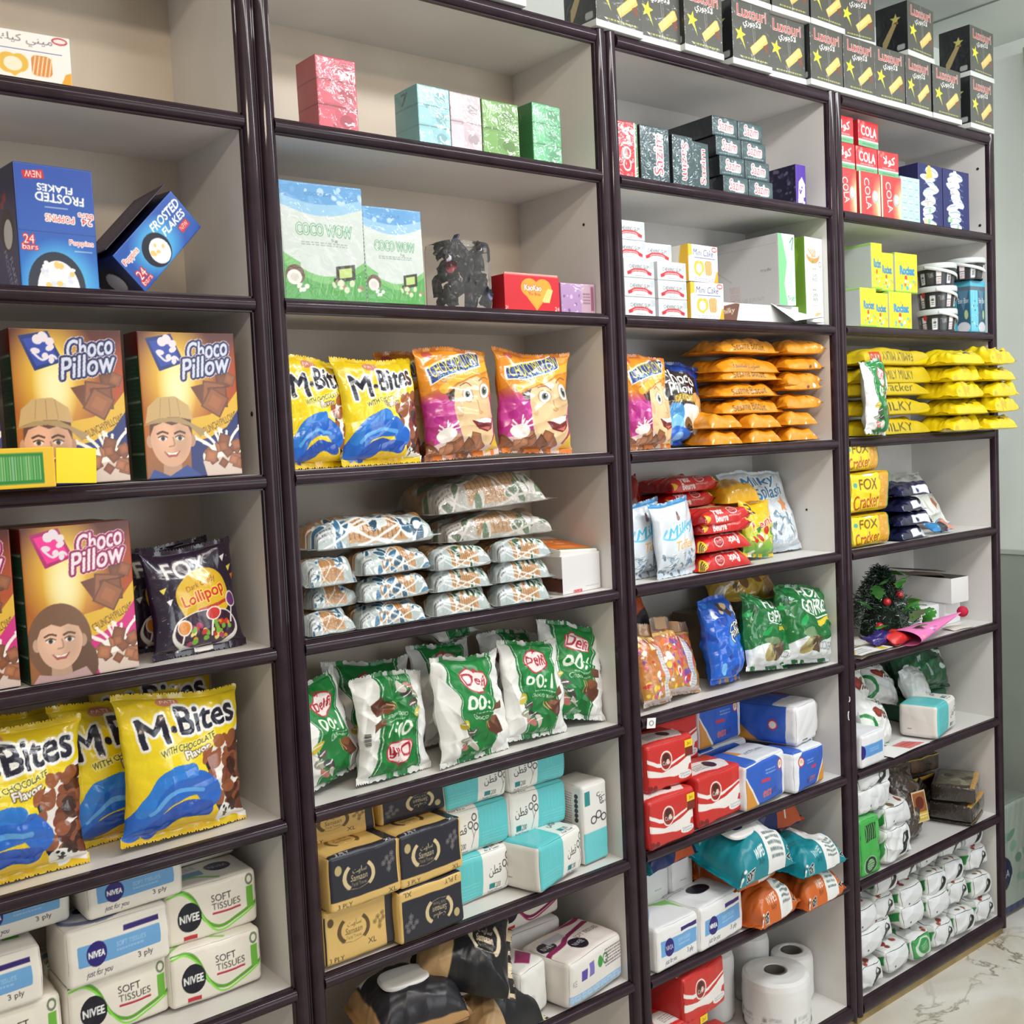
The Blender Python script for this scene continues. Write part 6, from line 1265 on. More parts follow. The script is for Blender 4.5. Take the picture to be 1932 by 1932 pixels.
    put('pr', lambda: paper_roll(.085, .137), 'paper_roll', 'large wrapped paper roll at the front of the bottom shelf', 'paper roll', (1.262, .092, z), D(0, 0, 30), G)
    put('pr2', lambda: paper_roll(.055, .125, False), 'paper_roll', 'wrapped paper roll beside the right panel, behind the large one', 'paper roll', (1.396, .150, z), D(0, 0, 0), G)
    put('pr3', lambda: paper_roll(.050, .175, False), 'paper_roll', 'tall wrapped paper roll against the back, behind the large one', 'paper roll', (1.318, .220, z), D(0, 0, 0), G)
    put('pr3', None, 'paper_roll', 'tall wrapped paper roll behind the red tissue packs', 'paper roll', (1.175, .218, z), D(0, 0, 0), G)
    put('rt2', None, 'tissue_pack', 'red and white tissue pack raised on others on the bottom shelf, white patch on top', 'tissue pack', (.905, .065, z + .175), D(0, 0, 8), 'red and white tissue packs on the bottom shelf')
    put('rt', None, 'tissue_pack', 'red and white tissue pack with yellow sticker, front of the bottom shelf', 'tissue pack', (.835, .052, z + .087), D(0, 0, 4), 'red and white tissue packs on the bottom shelf')
    put('rtb', lambda: red_tissue(.30, .10, .086, 240, False), 'tissue_pack', 'long red tissue pack lying at the base of the bottom shelf pile', 'tissue pack', (.895, .055, z), D(0, 0, 0), 'red and white tissue packs on the bottom shelf')
place_c()
# ================================================================== UNIT D, the boxes on top, the corner
def cola_front(w, d, h, ar=False):
    c = Cv(w, h, (206, 44, 52), 650); c.rect(0, 0, 1, .22, (110, 180, 130)); c.rect(0, .22, 1, .27, (236, 240, 236)); c.blobs(0, .75, .3, 1, 4, .04, .06, [(226, 120, 120)], 2)
    if ar: c.text('\ufefb\ufeee\ufedb', .24, .42, .80, .82, WHT, .02)
    else: c.text('COLA', .14, .42, .88, .78, WHT, .018, rot=-2)
    c.lines(.2, .28, .8, .38, 1, (240, 200, 200), 2); c.lines(.2, .07, .8, .16, 1, (70, 130, 90), 3)
    return rbox('gum_box', w, d, h, {'front': c, 'left': (176, 34, 42), 'top': (190, 60, 64)}, (190, 40, 48), FILM, .002, .001)
def cola_upright(w, d, h):
    c = Cv(w, h, (208, 48, 52), 650); c.ell(1.0, .3, .5, .7, (246, 196, 130), soft=1.0); c.ell(1.05, .3, .3, .5, (250, 232, 200), soft=1.0); c.rect(.0, 0, .05, 1, (226, 230, 220)); c.rect(.05, 0, .08, 1, (110, 170, 110)); c.text('COLA', .38 - .42, .40, .38 + .42, .60, WHT, .016, rot=-82); c.ell(.72, .45, .15, .15, (176, 182, 180)); c.ell(.75, .47, .10, .10, (226, 230, 228))
    return rbox('gum_box', w, d, h, {'front': c, 'left': (190, 60, 60)}, (200, 60, 60), FILM, .002, .001)
def tile_box(w, d, h):
    c = Cv(w, h, (176, 206, 206), 600)
    for k in range(6):
        for j in range(3): c.rrect(.06 + j * .31, .04 + k * .16, .32 + j * .31, .17 + k * .16, .03, (206, 228, 226) if (k + j) % 2 else (190, 218, 216)); c.rect(.1 + j * .31, .09 + k * .16, .28 + j * .31, .11 + k * .16, (130, 176, 176))
    return rbox('sweet_box', w, d, h, {'front': c, 'left': c}, (180, 206, 206), FILM, .002, .001)
def night_box(w, d, h, seed):
    c = Cv(w, h, (44, 48, 104), 650); r = np.random.RandomState(seed)
    for k in range(9): y = .08 + k * .1; c.ell(.45 + r.uniform(-.1, .12), y, r.uniform(.2, .32), r.uniform(.05, .09), (226, 238, 246), r.uniform(-.4, .4)); c.curve([(.25, y), (.5, y + .03), (.75, y - .01)], .015, (120, 140, 180))
    c.poly([(.3, .75), (.6, .8), (.5, .98), (.4, .98)], (236, 196, 90) if seed == 1 else (236, 240, 246)); c.blobs(.2, .02, .7, .3, 6, .05, .09, [(150, 200, 150), (236, 200, 160), (236, 240, 244)], seed); c.blobs(.2, .3, .6, .7, 5, .03, .06, [(236, 190, 170), (246, 248, 250)], seed + 4)
    return rbox('sweet_box', w, d, h, {'front': c, 'left': (40, 42, 84), 'top': (60, 62, 100)}, (44, 46, 96), CARTON)
def rocket_box(w, d, h, top=False):
    c = Cv(w, h, (240, 226, 50), 650); c.rect(0, 0, 1, .05, (150, 206, 80)); c.curve([(.1, .9), (.2, .84), (.3, .9)], .02, (160, 190, 60)); c.ell(.5, .72, .06, .05, (236, 190, 60)); c.text('Rocket', .2, .46, .84, .66, (70, 160, 206), .02, (40, 90, 150), .01); c.ell(.45, .38, .06, .06, (214, 70, 50)); c.blobs(.1, .08, .9, .34, 12, .03, .07, [(120, 200, 150), (250, 250, 240), (236, 180, 50), (230, 120, 40), (90, 180, 200)], 3)
    l = Cv(d, h, (196, 204, 200), 450); l.rect(0, .93, 1, 1, (160, 206, 120)); l.rect(0, 0, 1, .04, (160, 206, 120)); l.curve([(.1, .5), (.6, .12)], .008, (160, 166, 164)); l.lines(.05, .62, .3, .68, 1, (110, 120, 116), 2); l.lines(.05, .82, .6, .88, 1, (180, 186, 184), 3)
    return rbox('sweet_box', w, d, h, {'front': c, 'left': l, 'top': (190, 216, 140)}, (214, 220, 100), CARTON, .002, .001)
def tub():
    root = bpy.data.objects.new('sweet_tub', None); COL.objects.link(root)
    r, h = .052, .062; n = 48; zs = [0, 0, .004, .02, .04, h - .012, h - .012]; rs = [.0005, r * .86, r * .9, r * .93, r * .96, r, .0005]
    cv = Cv(2 * PI * r, h, (40, 42, 46), 420)
    for k in range(4): x = k / 4; cv.blobs(x, .1, x + .25, .9, 10, .006, .012, [(70, 74, 78), (24, 26, 28)], k); cv.rect(x + .02, .12, x + .065, .72, (230, 230, 230)); cv.barcode(x + .026, .2, x + .06, .66, k, False); cv.rect(x + .085, .1, x + .15, .74, (70, 70, 72)); cv.text('TUB', x + .09, .45, x + .145, .68, (190, 190, 190), .002); cv.rect(x + .17, .5, x + .215, .8, (236, 226, 226)); cv.rect(x + .17, .1, x + .215, .46, (226, 216, 218)); cv.lines(x + .175, .15, x + .21, .4, 3, (120, 80, 90), k); cv.ell(x + .205, .78, .02, .16, (200, 60, 64)) if k == 1 else None
    f = cv.final(); a = np.linspace(0, 2 * PI, cv.nx + 1); zz = np.linspace(0, 1, cv.ny); rr = r * (.88 + .12 * zz)
    P = np.stack([rr[:, None] * np.cos(a)[None], rr[:, None] * np.sin(a)[None], (zz * (h - .012))[:, None] * np.ones((1, cv.nx + 1))], -1); C = np.concatenate([f, f[:, :1]], 1)
    base = lathe('tub_body', [(.0005, 0), (r * .88, 0)], (30, 30, 32), SOFT, 12)
    obj('tub_body', mesh_from('tub_body', [(P, C)], GLOSSY_CARTON), root)
    L = lathe('tub_lid', [(r * 1.0, h - .016), (r * 1.05, h - .016), (r * 1.06, h - .012), (r * 1.06, h - .004), (r * 1.03, h), (r * .9, h), (r * .88, h - .003), (.0005, h - .003)], (206, 210, 210), SOFT, 48)
    tag(obj('tub_lid', L, root), 'pale translucent lid with ribbed rim')
    t = np.linspace(-1, 1, 24); hd = []
    for s in (0, 1): hd.append(np.stack([r * 1.075 * np.sin(t * 1.15), -r * 1.075 * np.cos(t * 1.15), h - .014 - .030 * (t * .5 + .5) + .009 * s], -1))
    H = mesh_from('carry_handle', [(np.stack(hd), lin((220, 224, 224))), (np.stack(hd)[:, ::-1] * [1.012, 1.012, 1], lin((220, 224, 224)))][:1], SOFT)
    m_ = obj('carry_handle', H, root); so = m_.modifiers.new('thick', 'SOLIDIFY'); so.thickness = .002; tag(m_, 'white strap handle lying across the front')
    return root
def aqua_pack():
    w, d, h = .078, .08, .148; c = Cv(w, h, (90, 190, 220), 750); c.rect(.45, .14, .95, .80, (56, 96, 120)); c.poly([(.5, .8), (.9, .8), (.7, .4)], (90, 130, 160)); c.text('Bon Bon', .5, .56, .9, .66, WHT, .004); c.ell(.8, .34, .07, .09, (180, 206, 150)); c.ell(.7, .1, .24, .1, (214, 214, 220)); c.rect(0, .80, 1, .88, (90, 110, 124)); [c.rect(.04 + .10 * k, 0, .07 + .10 * k, .8, (150, 220, 240)) for k in range(4)]; c.blobs(0, .1, .45, .8, 16, .03, .06, [(60, 120, 140), (200, 230, 236), (110, 170, 180)], 3, .3)
    return rbox('sweet_box', w, d, h, {'front': c, 'left': c, 'top': (110, 200, 226)}, (96, 190, 216), FILM, .003, .002)
def milky_pack(w, seed, st=None, flip=False, badge=False, end=False):
    Y = (232, 206, 22); d, h = (.11 if not end else .10), .047; c = Cv(w, d + h * .6, Y, 600)
    if end: c.blobs(0, 0, 1, .5, 8, .03, .08, [(246, 224, 40), (206, 176, 20)], seed, .3); c.rect(.42, .22, .62, .25, (60, 50, 30))
    else:
        c.rect(0, .0, 1, .36, (206, 180, 30))
        if st: c.text(st, .26, .045, .72, .165, (70, 60, 20), .005)
        if badge: c.rect(.74, .03, .90, .22, (190, 60, 40)); c.text('A R O', .755, .07, .885, .17, (240, 226, 200), .004)
    if flip: f = int(c.H * .21); c.a[:f] = c.a[:f][::-1, ::-1].copy()
    return flow('biscuit_pack', w, d, h, c, Y, FOIL if end else SOFT, seed, .0045 if end else .0014, .07 if end else .03, 7, .2, .02)
def fox_pack(w, d, h, seed):
    c = Cv(w, h, (240, 216, 20), 700); c.rect(.66, 0, .92, 1, (226, 160, 30)); [c.ell(.72 + .12 * (k % 2), .15 + .17 * k, .08, .10, (236, 176, 60)) for k in range(5)]; [c.ring(.72 + .12 * (k % 2), .15 + .17 * k, .06, .07, .15, (206, 140, 40)) for k in range(5)]; c.rect(.92, 0, 1, 1, (20, 130, 60)); c.text('FOX', .2, .56, .58, .84, (130, 80, 10), .012); c.text('Cracker', .06, .08, .64, .44, (190, 70, 20), .01, rot=4); c.ell(.1, .68, .05, .07, (80, 170, 170)); c.ell(.42, .95, .12, .05, (250, 246, 230))
    return rbox('biscuit_pack', w, d, h, {'front': c, 'top': (206, 170, 30), 'right': (24, 130, 60)}, (214, 180, 30), FOIL, .012, .005, .002, seed)
def navy_pack(seed):
    c = Cv(.15, .12, (30, 30, 66), 600); c.rect(.42, .04, .92, .17, (226, 228, 236)); c.blobs(0, 0, 1, 1, 8, .03, .06, [(46, 46, 90), (20, 20, 46)], seed, .4); return flow('biscuit_pack', .15, .10, .037, c, (26, 26, 58), FOIL, seed, .0034, .08, 6, .25)
def tinsel_tree():
    root = bpy.data.objects.new('tinsel_tree', None); COL.objects.link(root); r = np.random.RandomState(5)
    H, R_ = .205, .108; vs, fs, cs = [], [], []
    pt = []
    for i in range(2200):
        t = r.uniform(0, 1) ** .8; z = .012 + t * (H - .03); a = r.uniform(0, 2 * PI); rad = R_ * (1 - t) ** .8 + .006
        q = r.uniform(.55, 1.0); p0 = np.array([rad * q * math.cos(a), rad * q * math.sin(a), z]); dr = np.array([math.cos(a + r.uniform(-1, 1)), math.sin(a + r.uniform(-1, 1)), r.uniform(-.6, .9)]); dr /= np.linalg.norm(dr)
        sd = np.cross(dr, r.normal(size=3)); sd *= .0011 / np.linalg.norm(sd); L = r.uniform(.012, .022); cu = r.normal(size=3) * .004
        row = np.stack([p0, p0 + dr * L * .5 + cu, p0 + dr * L]); pt.append((np.stack([row - sd, row + sd], 1), lin([(22, 54, 36), (34, 84, 52), (96, 120, 110), (40, 40, 34)][i % 4])))
    core = lathe('c', [(R_ * .55, .0), (R_ * .5, .03), (R_ * .3, H * .5), (.002, H * .9)], (16, 30, 22), PAPER, 16)
    me = mesh_from('tinsel_foliage', pt, FOIL); obj('tinsel_foliage', me, root); obj('trunk_core', core, root)
    def leaf():
        u = np.linspace(0, 1, 9); wd = .013 * np.sin(u * PI) ** .7 * (1 + .25 * np.sin(u * 22)); P = np.stack([np.stack([u * .056, s * wd * 1.4, .006 * np.sin(u * PI) - abs(s) * .003], -1) for s in (-1, 0, 1)]); return mesh_from('holly_leaf', [(P, lin((70, 150, 60)))], FOIL)
    lm = leaf()
    bm_ = lathe('red_berry', [(.0005, -.011)] + [(.011 * math.sin(a), -.011 * math.cos(a)) for a in np.linspace(.3, 2.84, 9)] + [(.0005, .011)], (190, 34, 40), FOIL, 16)
    for i, (t, a) in enumerate(((.92, -1.2), (.8, -2.2), (.62, -.5), (.45, -1.3), (.4, -2.9), (.3, -.3), (.2, -1.7), (.1, -1.1), (.12, -.2), (.15, -2.4), (.35, -1.9), (.55, -2.6), (.05, -1.9), (.25, -1.2), (.7, -1.5))):
        rad = R_ * (1 - t) ** .8 + .012; o = obj('holly_leaf', lm, root, (rad * math.cos(a), rad * math.sin(a), .012 + t * (H - .03)), (r.uniform(-.6, .6), -.5 + r.uniform(-.5, .5), a + r.uniform(-.9, .9)))
    for t, a in ((.72, -1.0), (.58, -1.5), (.5, -2.3), (.14, -2.6), (.2, -.9), (.85, -.4)):
        rad = R_ * (1 - t) ** .8 + .004; obj('red_berry', bm_, root, (rad * math.cos(a), rad * math.sin(a), .012 + t * (H - .03)))
    return root
def party_hat():
    root = bpy.data.objects.new('party_hat', None); COL.objects.link(root); L, r = .32, .058; n = 40; a = np.linspace(0, 2 * PI, n + 1); t = np.linspace(0, 1, 40)
    cv = Cv(.3, L, (238, 130, 190), 300); cv.blobs(0, .05, 1, .95, 26, .02, .035, [(236, 190, 80), (110, 90, 190), (250, 220, 236)], 3, .4); f = cv.final()
    rad = r * (1 - t * .96); P = np.stack([np.cos(a)[None] * rad[:, None] * .36, np.sin(a)[None] * rad[:, None] * .9, (t * L)[:, None] * np.ones((1, n + 1))], -1)
    ix = (np.linspace(0, .999, n + 1) * cv.nx).astype(int); iy = (t * .999 * cv.ny).astype(int); C = f[iy][:, ix]; C[:, : n // 2 + 6] = lin((240, 136, 196))
    obj('hat_cone', mesh_from('hat_cone', [(P, C)], PAPER), root, (0, 0, 0), D(0, 90, 0))
    b = lathe('pompom', [(.0005, -.016)] + [(.016 * math.sin(q), -.016 * math.cos(q)) for q in np.linspace(.3, 2.84, 9)] + [(.0005, .016)], (196, 36, 70), PAPER, 18)
    tag(obj('pompom', b, root, (L + .006, 0, .0)), 'dark red ball at the tip'); return root
def sheet(w, d, col, seed, amp=.006, mat=None, art=None):
    c = Cv(w, d, col, 350)
    if art: art(c)
    u = np.linspace(-w / 2, w / 2, c.nx); v = np.linspace(-d / 2, d / 2, c.ny); P = np.zeros((c.ny, c.nx, 3)); P[..., 0] = u[None]; P[..., 1] = v[:, None]; F = field(P * [1, 1, 0], amp, 30, seed)[..., 2:3]; P[..., 2:3] += F; P[..., 2] -= P[..., 2].min()
    Q = P[:, ::-1] - [0, 0, .0008]; return mesh_from('sheet', [(P, c.final()), (Q, lin(col))], mat or PAPER)
def rose_bag_art(w, h, den=700):
    c = Cv(w, h, (230, 232, 230), den); c.ell(.34, .62, .15, .11, (130, 40, 36)); c.ell(.34, .63, .09, .06, (160, 60, 50)); c.ell(.58, .64, .10, .06, (126, 96, 60)); c.blobs(.5, .5, .8, .7, 5, .03, .05, [(96, 70, 50), (110, 50, 40)], 2); [c.poly([(.70 + k * .07, 1), (.78 + k * .07, 1), (.86 + k * .03, .6), (.80 + k * .03, .55)], (60, 130, 90)) for k in range(3)]; c.ell(.02, .3, .2, .26, (30, 130, 60)); c.ell(.0, .3, .15, .2, (220, 230, 220)); c.text('Soft', .42, .84, .66, .95, (30, 34, 34), .012, shear=.3); c.poly([(.86, .0), (.95, .3), (1, .3), (1, 0)], (60, 150, 80)); return c
def soft_end(w, d, h, seed, plain=False, green=False):
    """soft white pack, crumpled end towards the viewer with a black scrolled mark; leaf print on its side"""
    f = Cv(w, h, (226, 228, 230), 650)
    if green: f.rect(0, 0, 1, 1, (70, 160, 90)); f.ell(.5, .5, .38, .42, (206, 226, 210)); f.ell(.5, .56, .28, .3, (60, 150, 80)); f.lines(.35, .45, .65, .7, 3, (190, 220, 190), 2)
    elif not plain:
        r = np.random.RandomState(seed); cx, cy = .66, .46
        for k in range(4): f.curve([(cx - .2 + .04 * k, cy - .28 + .1 * k), (cx - .02, cy - .16 + .11 * k), (cx + .12 - .02 * k, cy + .02 + .08 * k), (cx + .16, cy + .2)], .06, (30, 36, 36))
        f.ell(cx - .02, cy + .12, .08, .09, (226, 228, 230)); f.ring(cx, cy + .1, .13, .2, .14, (34, 40, 40), .5, 4.4)
    else: f.ell(.3, .3, .03, .04, (60, 64, 66))
    l = Cv(d, h, (224, 228, 224), 450); [l.poly([(.05 + k * .32, .05), (.32 + k * .3, .35), (.36 + k * .3, .8), (.12 + k * .3, .5)], (50, 140, 70)) for k in range(3)]
    t = Cv(w, d, (228, 230, 228), 450); t.blobs(.2, .05, .9, .5, 5, .06, .10, [(130, 50, 44), (150, 70, 56), (110, 90, 60)], seed); [t.poly([(.0, .3 + k * .22), (.3, .42 + k * .2), (.0, .45 + k * .2)], (60, 150, 80)) for k in range(3)]
    return rbox('tissue_pack', w, d, h, {'front': f, 'left': l, 'top': t}, (226, 228, 228), SOFT, .014, .007, .0042, seed)
def dark_block(w, d, h, seed, lab=False):
    t = Cv(w, d, (60, 52, 42), 500); t.rect(.1, .1, .9, .9, (110, 104, 84)); t.blobs(.15, .15, .85, .85, 8, .05, .1, [(60, 50, 36), (150, 146, 120)], seed); t.rect(0, 0, 1, .12, (200, 150, 60))
    f = Cv(w, h, (44, 32, 26), 500); f.blobs(0, 0, 1, 1, 10, .03, .08, [(70, 44, 32), (30, 22, 18), (90, 60, 44)], seed); f.rect(0, .9, 1, 1, (206, 160, 60))
    return rbox('pressed_fruit_block', w, d, h, {'front': f, 'top': t if lab else (50, 42, 36)}, (46, 36, 30), CLEAR, .006, .003, .0016, seed)
def fig_pouch():
    root = bpy.data.objects.new('dried_fruit_pouch', None); COL.objects.link(root); w, h = .15, .205
    c = Cv(w, h, (54, 40, 34), 650); r = np.random.RandomState(3)
    for k in range(70): x, y = r.uniform(0, 1), r.uniform(.3, 1); c.ring(x, y, .05, .035, .3, [(96, 84, 76), (70, 50, 42), (120, 110, 100)][k % 3], r.uniform(0, 6), r.uniform(0, 6))
    c.blobs(.25, .35, .8, .85, 20, .03, .07, [(70, 36, 28), (50, 28, 24), (88, 50, 38)], 5)
    obj('pouch', bag('pouch', w, h, .085, c, (50, 40, 34), CLEAR, (.04, .05), 301, .008, fat=.7), root)
    a = Cv(.072, .085, (206, 186, 150), 900); a.rect(.06, .06, .94, .94, (150, 90, 50)); a.ell(.5, .62, .3, .2, (96, 40, 28)); a.rect(.06, .06, .94, .32, (200, 170, 60)); a.lines(.12, .12, .88, .28, 2, (246, 240, 220), 3)
    tag(obj('paper_label', rbox('paper_label', .072, .0014, .085, {'front': a}, (206, 186, 150), PAPER, .0005), root, (.012, -.049, .05), D(-3, 0, -4)), 'square printed picture label'); return root
def lux_box(w=.137, d=.092, h=.142):
    root = bpy.data.objects.new('wafer_roll_carton', None); COL.objects.link(root)
    c = Cv(w, h - .010, (82, 82, 76), 950); c.text('Luxouri', .14, .74, .88, .93, (196, 70, 64), .006, (226, 200, 194), .008); c.text('\ufef1\ufead\ufeed\ufe9f\ufedb\ufefb', .28, .57, .74, .73, (226, 226, 222), .008); c.star(.20, .44, .14, (232, 226, 60), .2); c.poly([(.20, .40), (.26, .38), (.33, .2)], (226, 220, 70))  # front grey is lifted by cellophane haze put into the base colour
    c.poly([(.44, .26), (.52, .14), (.92, .42), (.86, .54), (.80, .54)], (232, 190, 96)); c.poly([(.46, .27), (.52, .18), (.88, .46), (.83, .53)], (244, 210, 130)); c.poly([(.78, .34), (.90, .40), (.92, .26), (.86, .22)], (120, 70, 50)); c.lines(.2, .06, .9, .10, 1, (206, 206, 90), 2)
    l = Cv(d, h - .010, (34, 36, 38), 700); l.star(.62, .68, .17, (200, 200, 110), .1); l.poly([(.2, .05), (.36, .2), (.66, .58), (.54, .62), (.22, .3)], (180, 160, 110)); l.poly([(.55, .62), (.66, .58), (.7, .64)], (150, 90, 70)); l.rrect(.66, .06, .9, .17, .05, (170, 174, 172))
    c.curve([(.5, .98), (.52, .6), (.55, .3), (.53, .02)], .018, (150, 150, 146), .6); c.curve([(.56, .9), (.58, .4)], .01, (190, 190, 186), .5)
    b = rbox('carton_body', w, d, h - .010, {'front': c, 'left': l, 'right': (34, 36, 38), 'top': (80, 80, 78)}, (40, 42, 42), FILM, .0015, .0008)
    obj('carton_body', b, root, (0, 0, .010)); tag(obj('base_tray', rbox('base_tray', w + .003, d + .003, .014, {}, (216, 218, 214), CARTON, .0015), root), 'white tray rim under the carton'); return root

def place_d():
    z = 2.0975; G = 'red cola gum boxes'; nm = ['first', 'second', 'third']
    for i, x in enumerate((1.548, 1.648, 1.745)): put('kcu', lambda: cola_upright(.093, .07, .110), 'gum_box', 'red and cream cola gum box standing upright, %s from the post' % nm[i], 'box', (x, .055, z), D(0, 0, 0), G) if i else put('kcuA', lambda: cola_upright(.075, .07, .110), 'gum_box', 'red and cream cola gum box standing upright, first from the post', 'box', (1.551, .055, z), (0, 0, 0), G)
    for i, (x, ar) in enumerate(((1.557, 1), (1.652, 0), (1.750, 1))): put('cf%d' % ar if i else 'cf9', lambda: cola_front(.094 if i else .085, .07, .066, bool(ar)), 'gum_box', 'red and green cola gum box lying in the middle layer, %s from the post' % nm[i], 'box', (x, .065, z + .1105), D(0, 0, 0), G)
    put('cf9', None, 'gum_box', 'red and green cola gum box in the top layer, against the post', 'box', (1.556, .067, z + .177), D(0, 0, 0), G)
    put('cf0', None, 'gum_box', 'red and green cola gum box topmost, clear of the post', 'box', (1.662, .066, z + .177), D(0, 0, 2), G)
    put('tb', lambda: tile_box(.092, .07, .120), 'sweet_box', 'pale teal box with small tiled pictures, between cola and night-blue boxes', 'box', (1.843, .060, z), D(0, 0, 0))
    put('n1', lambda: night_box(.122, .13, .168, 1), 'sweet_box', 'night-blue sweet box with white shapes, left of the two', 'box', (1.953, .096, z), D(0, 0, 0), 'night-blue sweet boxes')
    put('n2', lambda: night_box(.138, .13, .168, 2), 'sweet_box', 'night-blue sweet box with white shapes, right of the two', 'box', (2.087, .096, z), D(0, 0, 0), 'night-blue sweet boxes')
    z = 1.8125; G = 'yellow and green sweet boxes'; RB = rocket_box
    put('r1', lambda: RB(.072, .17, .100), 'sweet_box', 'narrow yellow sweet box, lower row, its grey side towards the post', 'box', (1.630, .106, z), D(0, 0, 0), G)
    put('r2', lambda: RB(.070, .15, .092), 'sweet_box', 'yellow sweet box in the middle of the lower row', 'box', (1.703, .108, z), D(0, 0, 0), G)
    put('r3', lambda: RB(.108, .15, .098), 'sweet_box', 'wide yellow sweet box, lower row, next to the tubs', 'box', (1.794, .106, z), D(0, 0, 0), G)
    put('r4', lambda: RB(.050, .18, .120), 'sweet_box', 'narrow green-edged sweet box, upper row, long grey side showing', 'box', (1.689, .122, z + .1005), D(0, 0, 0), G)
    put('r2', None, 'sweet_box', 'yellow sweet box in the middle of the upper row', 'box', (1.750, .118, z + .100), D(0, 0, 0), G, (.95, 1, 1.1))
    put('r3', None, 'sweet_box', 'wide yellow sweet box, upper row, next to the tubs', 'box', (1.842, .116, z + .100), D(0, 0, 0), G, (1, 1, 1.08))
    G = 'dark sweet tubs with pale lids'
    for i in range(3): put('tub', tub, 'sweet_tub', 'dark tub with pale lid and strap, %s of the stack of three' % ['lowest', 'middle', 'topmost'][i], 'tub', (2.022, .060, z + .0635 * i), D(0, 0, [10, 4, -30][i]), G)
    put('aq', aqua_pack, 'sweet_box', 'aqua blue sweet box under the lone tub', 'box', (2.178, .060, z), D(0, 0, 0))
    put('tub', None, 'sweet_tub', 'dark tub with pale lid sitting on the aqua blue box', 'tub', (2.162, .050, z + .149), D(0, 0, -50), G)
    z = 1.5295; G1, G2, G3 = 'long yellow milky biscuit packs', 'short crumpled yellow packs beside the long ones', 'short crumpled yellow packs past the post'
    nm = ['lowest', 'second', 'third', 'fourth', 'topmost']; tx = ['MILKY', 'MILKY', 'Cracker', 'FAMILY MILKY', 'FAMILY MILKY']
    for i in range(5):
        put('my%d' % i, lambda: milky_pack(.335, 310 + i, tx[i], i == 4, i == 4), 'biscuit_pack', 'long yellow milky biscuit pack, %s of five' % nm[i], 'biscuit pack', (1.735, .075, z + .0455 * i), D(0, 0, [1, 0, -1, 1, 2][i]), G1)
        put('me%d' % (i % 3), lambda: milky_pack(.168, 320 + i, None, False, False, True), 'biscuit_pack', 'short crumpled yellow pack beside the long ones, %s of five' % nm[i], 'biscuit pack', (1.990, .000, z + .0455 * i), D(0, 0, [1, -2, 2, 0, -1][i]), G2)
        put('me%d' % ((i + 1) % 3), lambda: milky_pack(.168, 321 + i, None, False, False, True), 'biscuit_pack', 'short crumpled yellow pack sticking out past the end post, %s of five' % nm[i], 'biscuit pack', (2.130 + .004 * (i == 2), -.016, z + .0455 * i), D(0, 0, [-2, 1, -1, 2, 0][i]), G3, (.9, 1, 1))
    put('dg', lambda: bag('wafer_bag', .150, .195, .07, delfi_art(.150, .195), (200, 206, 202), FOIL, (.06, .04), 330, .008), 'wafer_bag', 'green and white wafer bag in front of the long yellow packs', 'bag', (1.592, .000, z), D(-6, 4, 14)) if 0 else put('dg', lambda: bag('wafer_bag', .115, .190, .05, delfi_art(.115, .190), (200, 206, 202), FOIL, (.06, .04), 330, .008), 'wafer_bag', 'green and white wafer bag in front of the long yellow packs', 'bag', (1.592, -.012, z), D(-4, 4, 8))
    z = 1.2435; G = 'yellow cracker packs'; nm = ['lowest', 'middle', 'topmost']
    for i in range(3): put('fx%d' % (i == 1), lambda: fox_pack(.185, .10, .080 if i != 1 else .100, 340 + i), 'biscuit_pack', 'yellow and orange cracker pack, %s of three against the post' % nm[i], 'biscuit pack', ([1.604, 1.606, 1.572][i], .063, z + [0, .081, .182][i]), D(0, 0, [3, 2, 8][i]), G)
    nm = ['lowest', 'second', 'third', 'topmost']; G = 'navy biscuit packs with white label strips'
    for i in range(4): put('nv%d' % (i % 2), lambda: navy_pack(350 + i), 'biscuit_pack', 'navy biscuit pack with white strip, %s of four' % nm[i], 'biscuit pack', (1.815 + .006 * (i % 2), .075, z + .0345 * i), D(0, 0, [2, -3, 4, 0][i]), G)
    wb = Cv(.24, .19, (232, 234, 228), 500); wb.blobs(0, 0, 1, 1, 14, .04, .09, [(222, 226, 216), (240, 240, 234)], 3, .3); wb.poly([(.72, .3), (.8, .42), (.88, .32), (.80, .2)], (196, 110, 80))
    put('wbg', lambda: bag('carrier_bag', .24, .19, .09, wb, (226, 228, 220), SOFT, (.04, .04), 360, .016, fat=.6), 'carrier_bag', 'crumpled white carrier bag with a small orange patch', 'bag', (2.045, .12, z), D(-40, 6, -4))
    put('sac', lambda: bag('sweet_sachet', .10, .05, .02, (lambda c: (c.rect(.4, 0, .7, 1, (60, 60, 70)), c.rect(.7, 0, 1, 1, (220, 150, 130)), c)[-1])(Cv(.10, .05, (60, 140, 200), 500)), (80, 150, 200), FOIL, (.1, .1), 362, .004), 'sweet_sachet', 'small blue and pink sachet lying at the shelf front', 'sachet', (1.985, .028, z), D(-60, 0, -4))
    z = .9585
    put('tree', tinsel_tree, 'tinsel_tree', 'small tinsel tree with holly leaves and red berries', 'ornament', (1.835, .152, z), D(0, 0, 0))
    put('wc1', lambda: rbox('white_carton', .10, .14, .065, {}, (232, 232, 234), CARTON), 'white_carton', 'plain white carton at the base of the pile, left of two', 'box', (2.030, .175, z), D(0, 0, -3), 'plain white cartons')
    put('wc2', lambda: rbox('white_carton', .090, .15, .066, {}, (232, 232, 234), CARTON), 'white_carton', 'plain white carton at the base of the pile, right of two', 'box', (2.135, .170, z), D(0, 0, 2), 'plain white cartons')
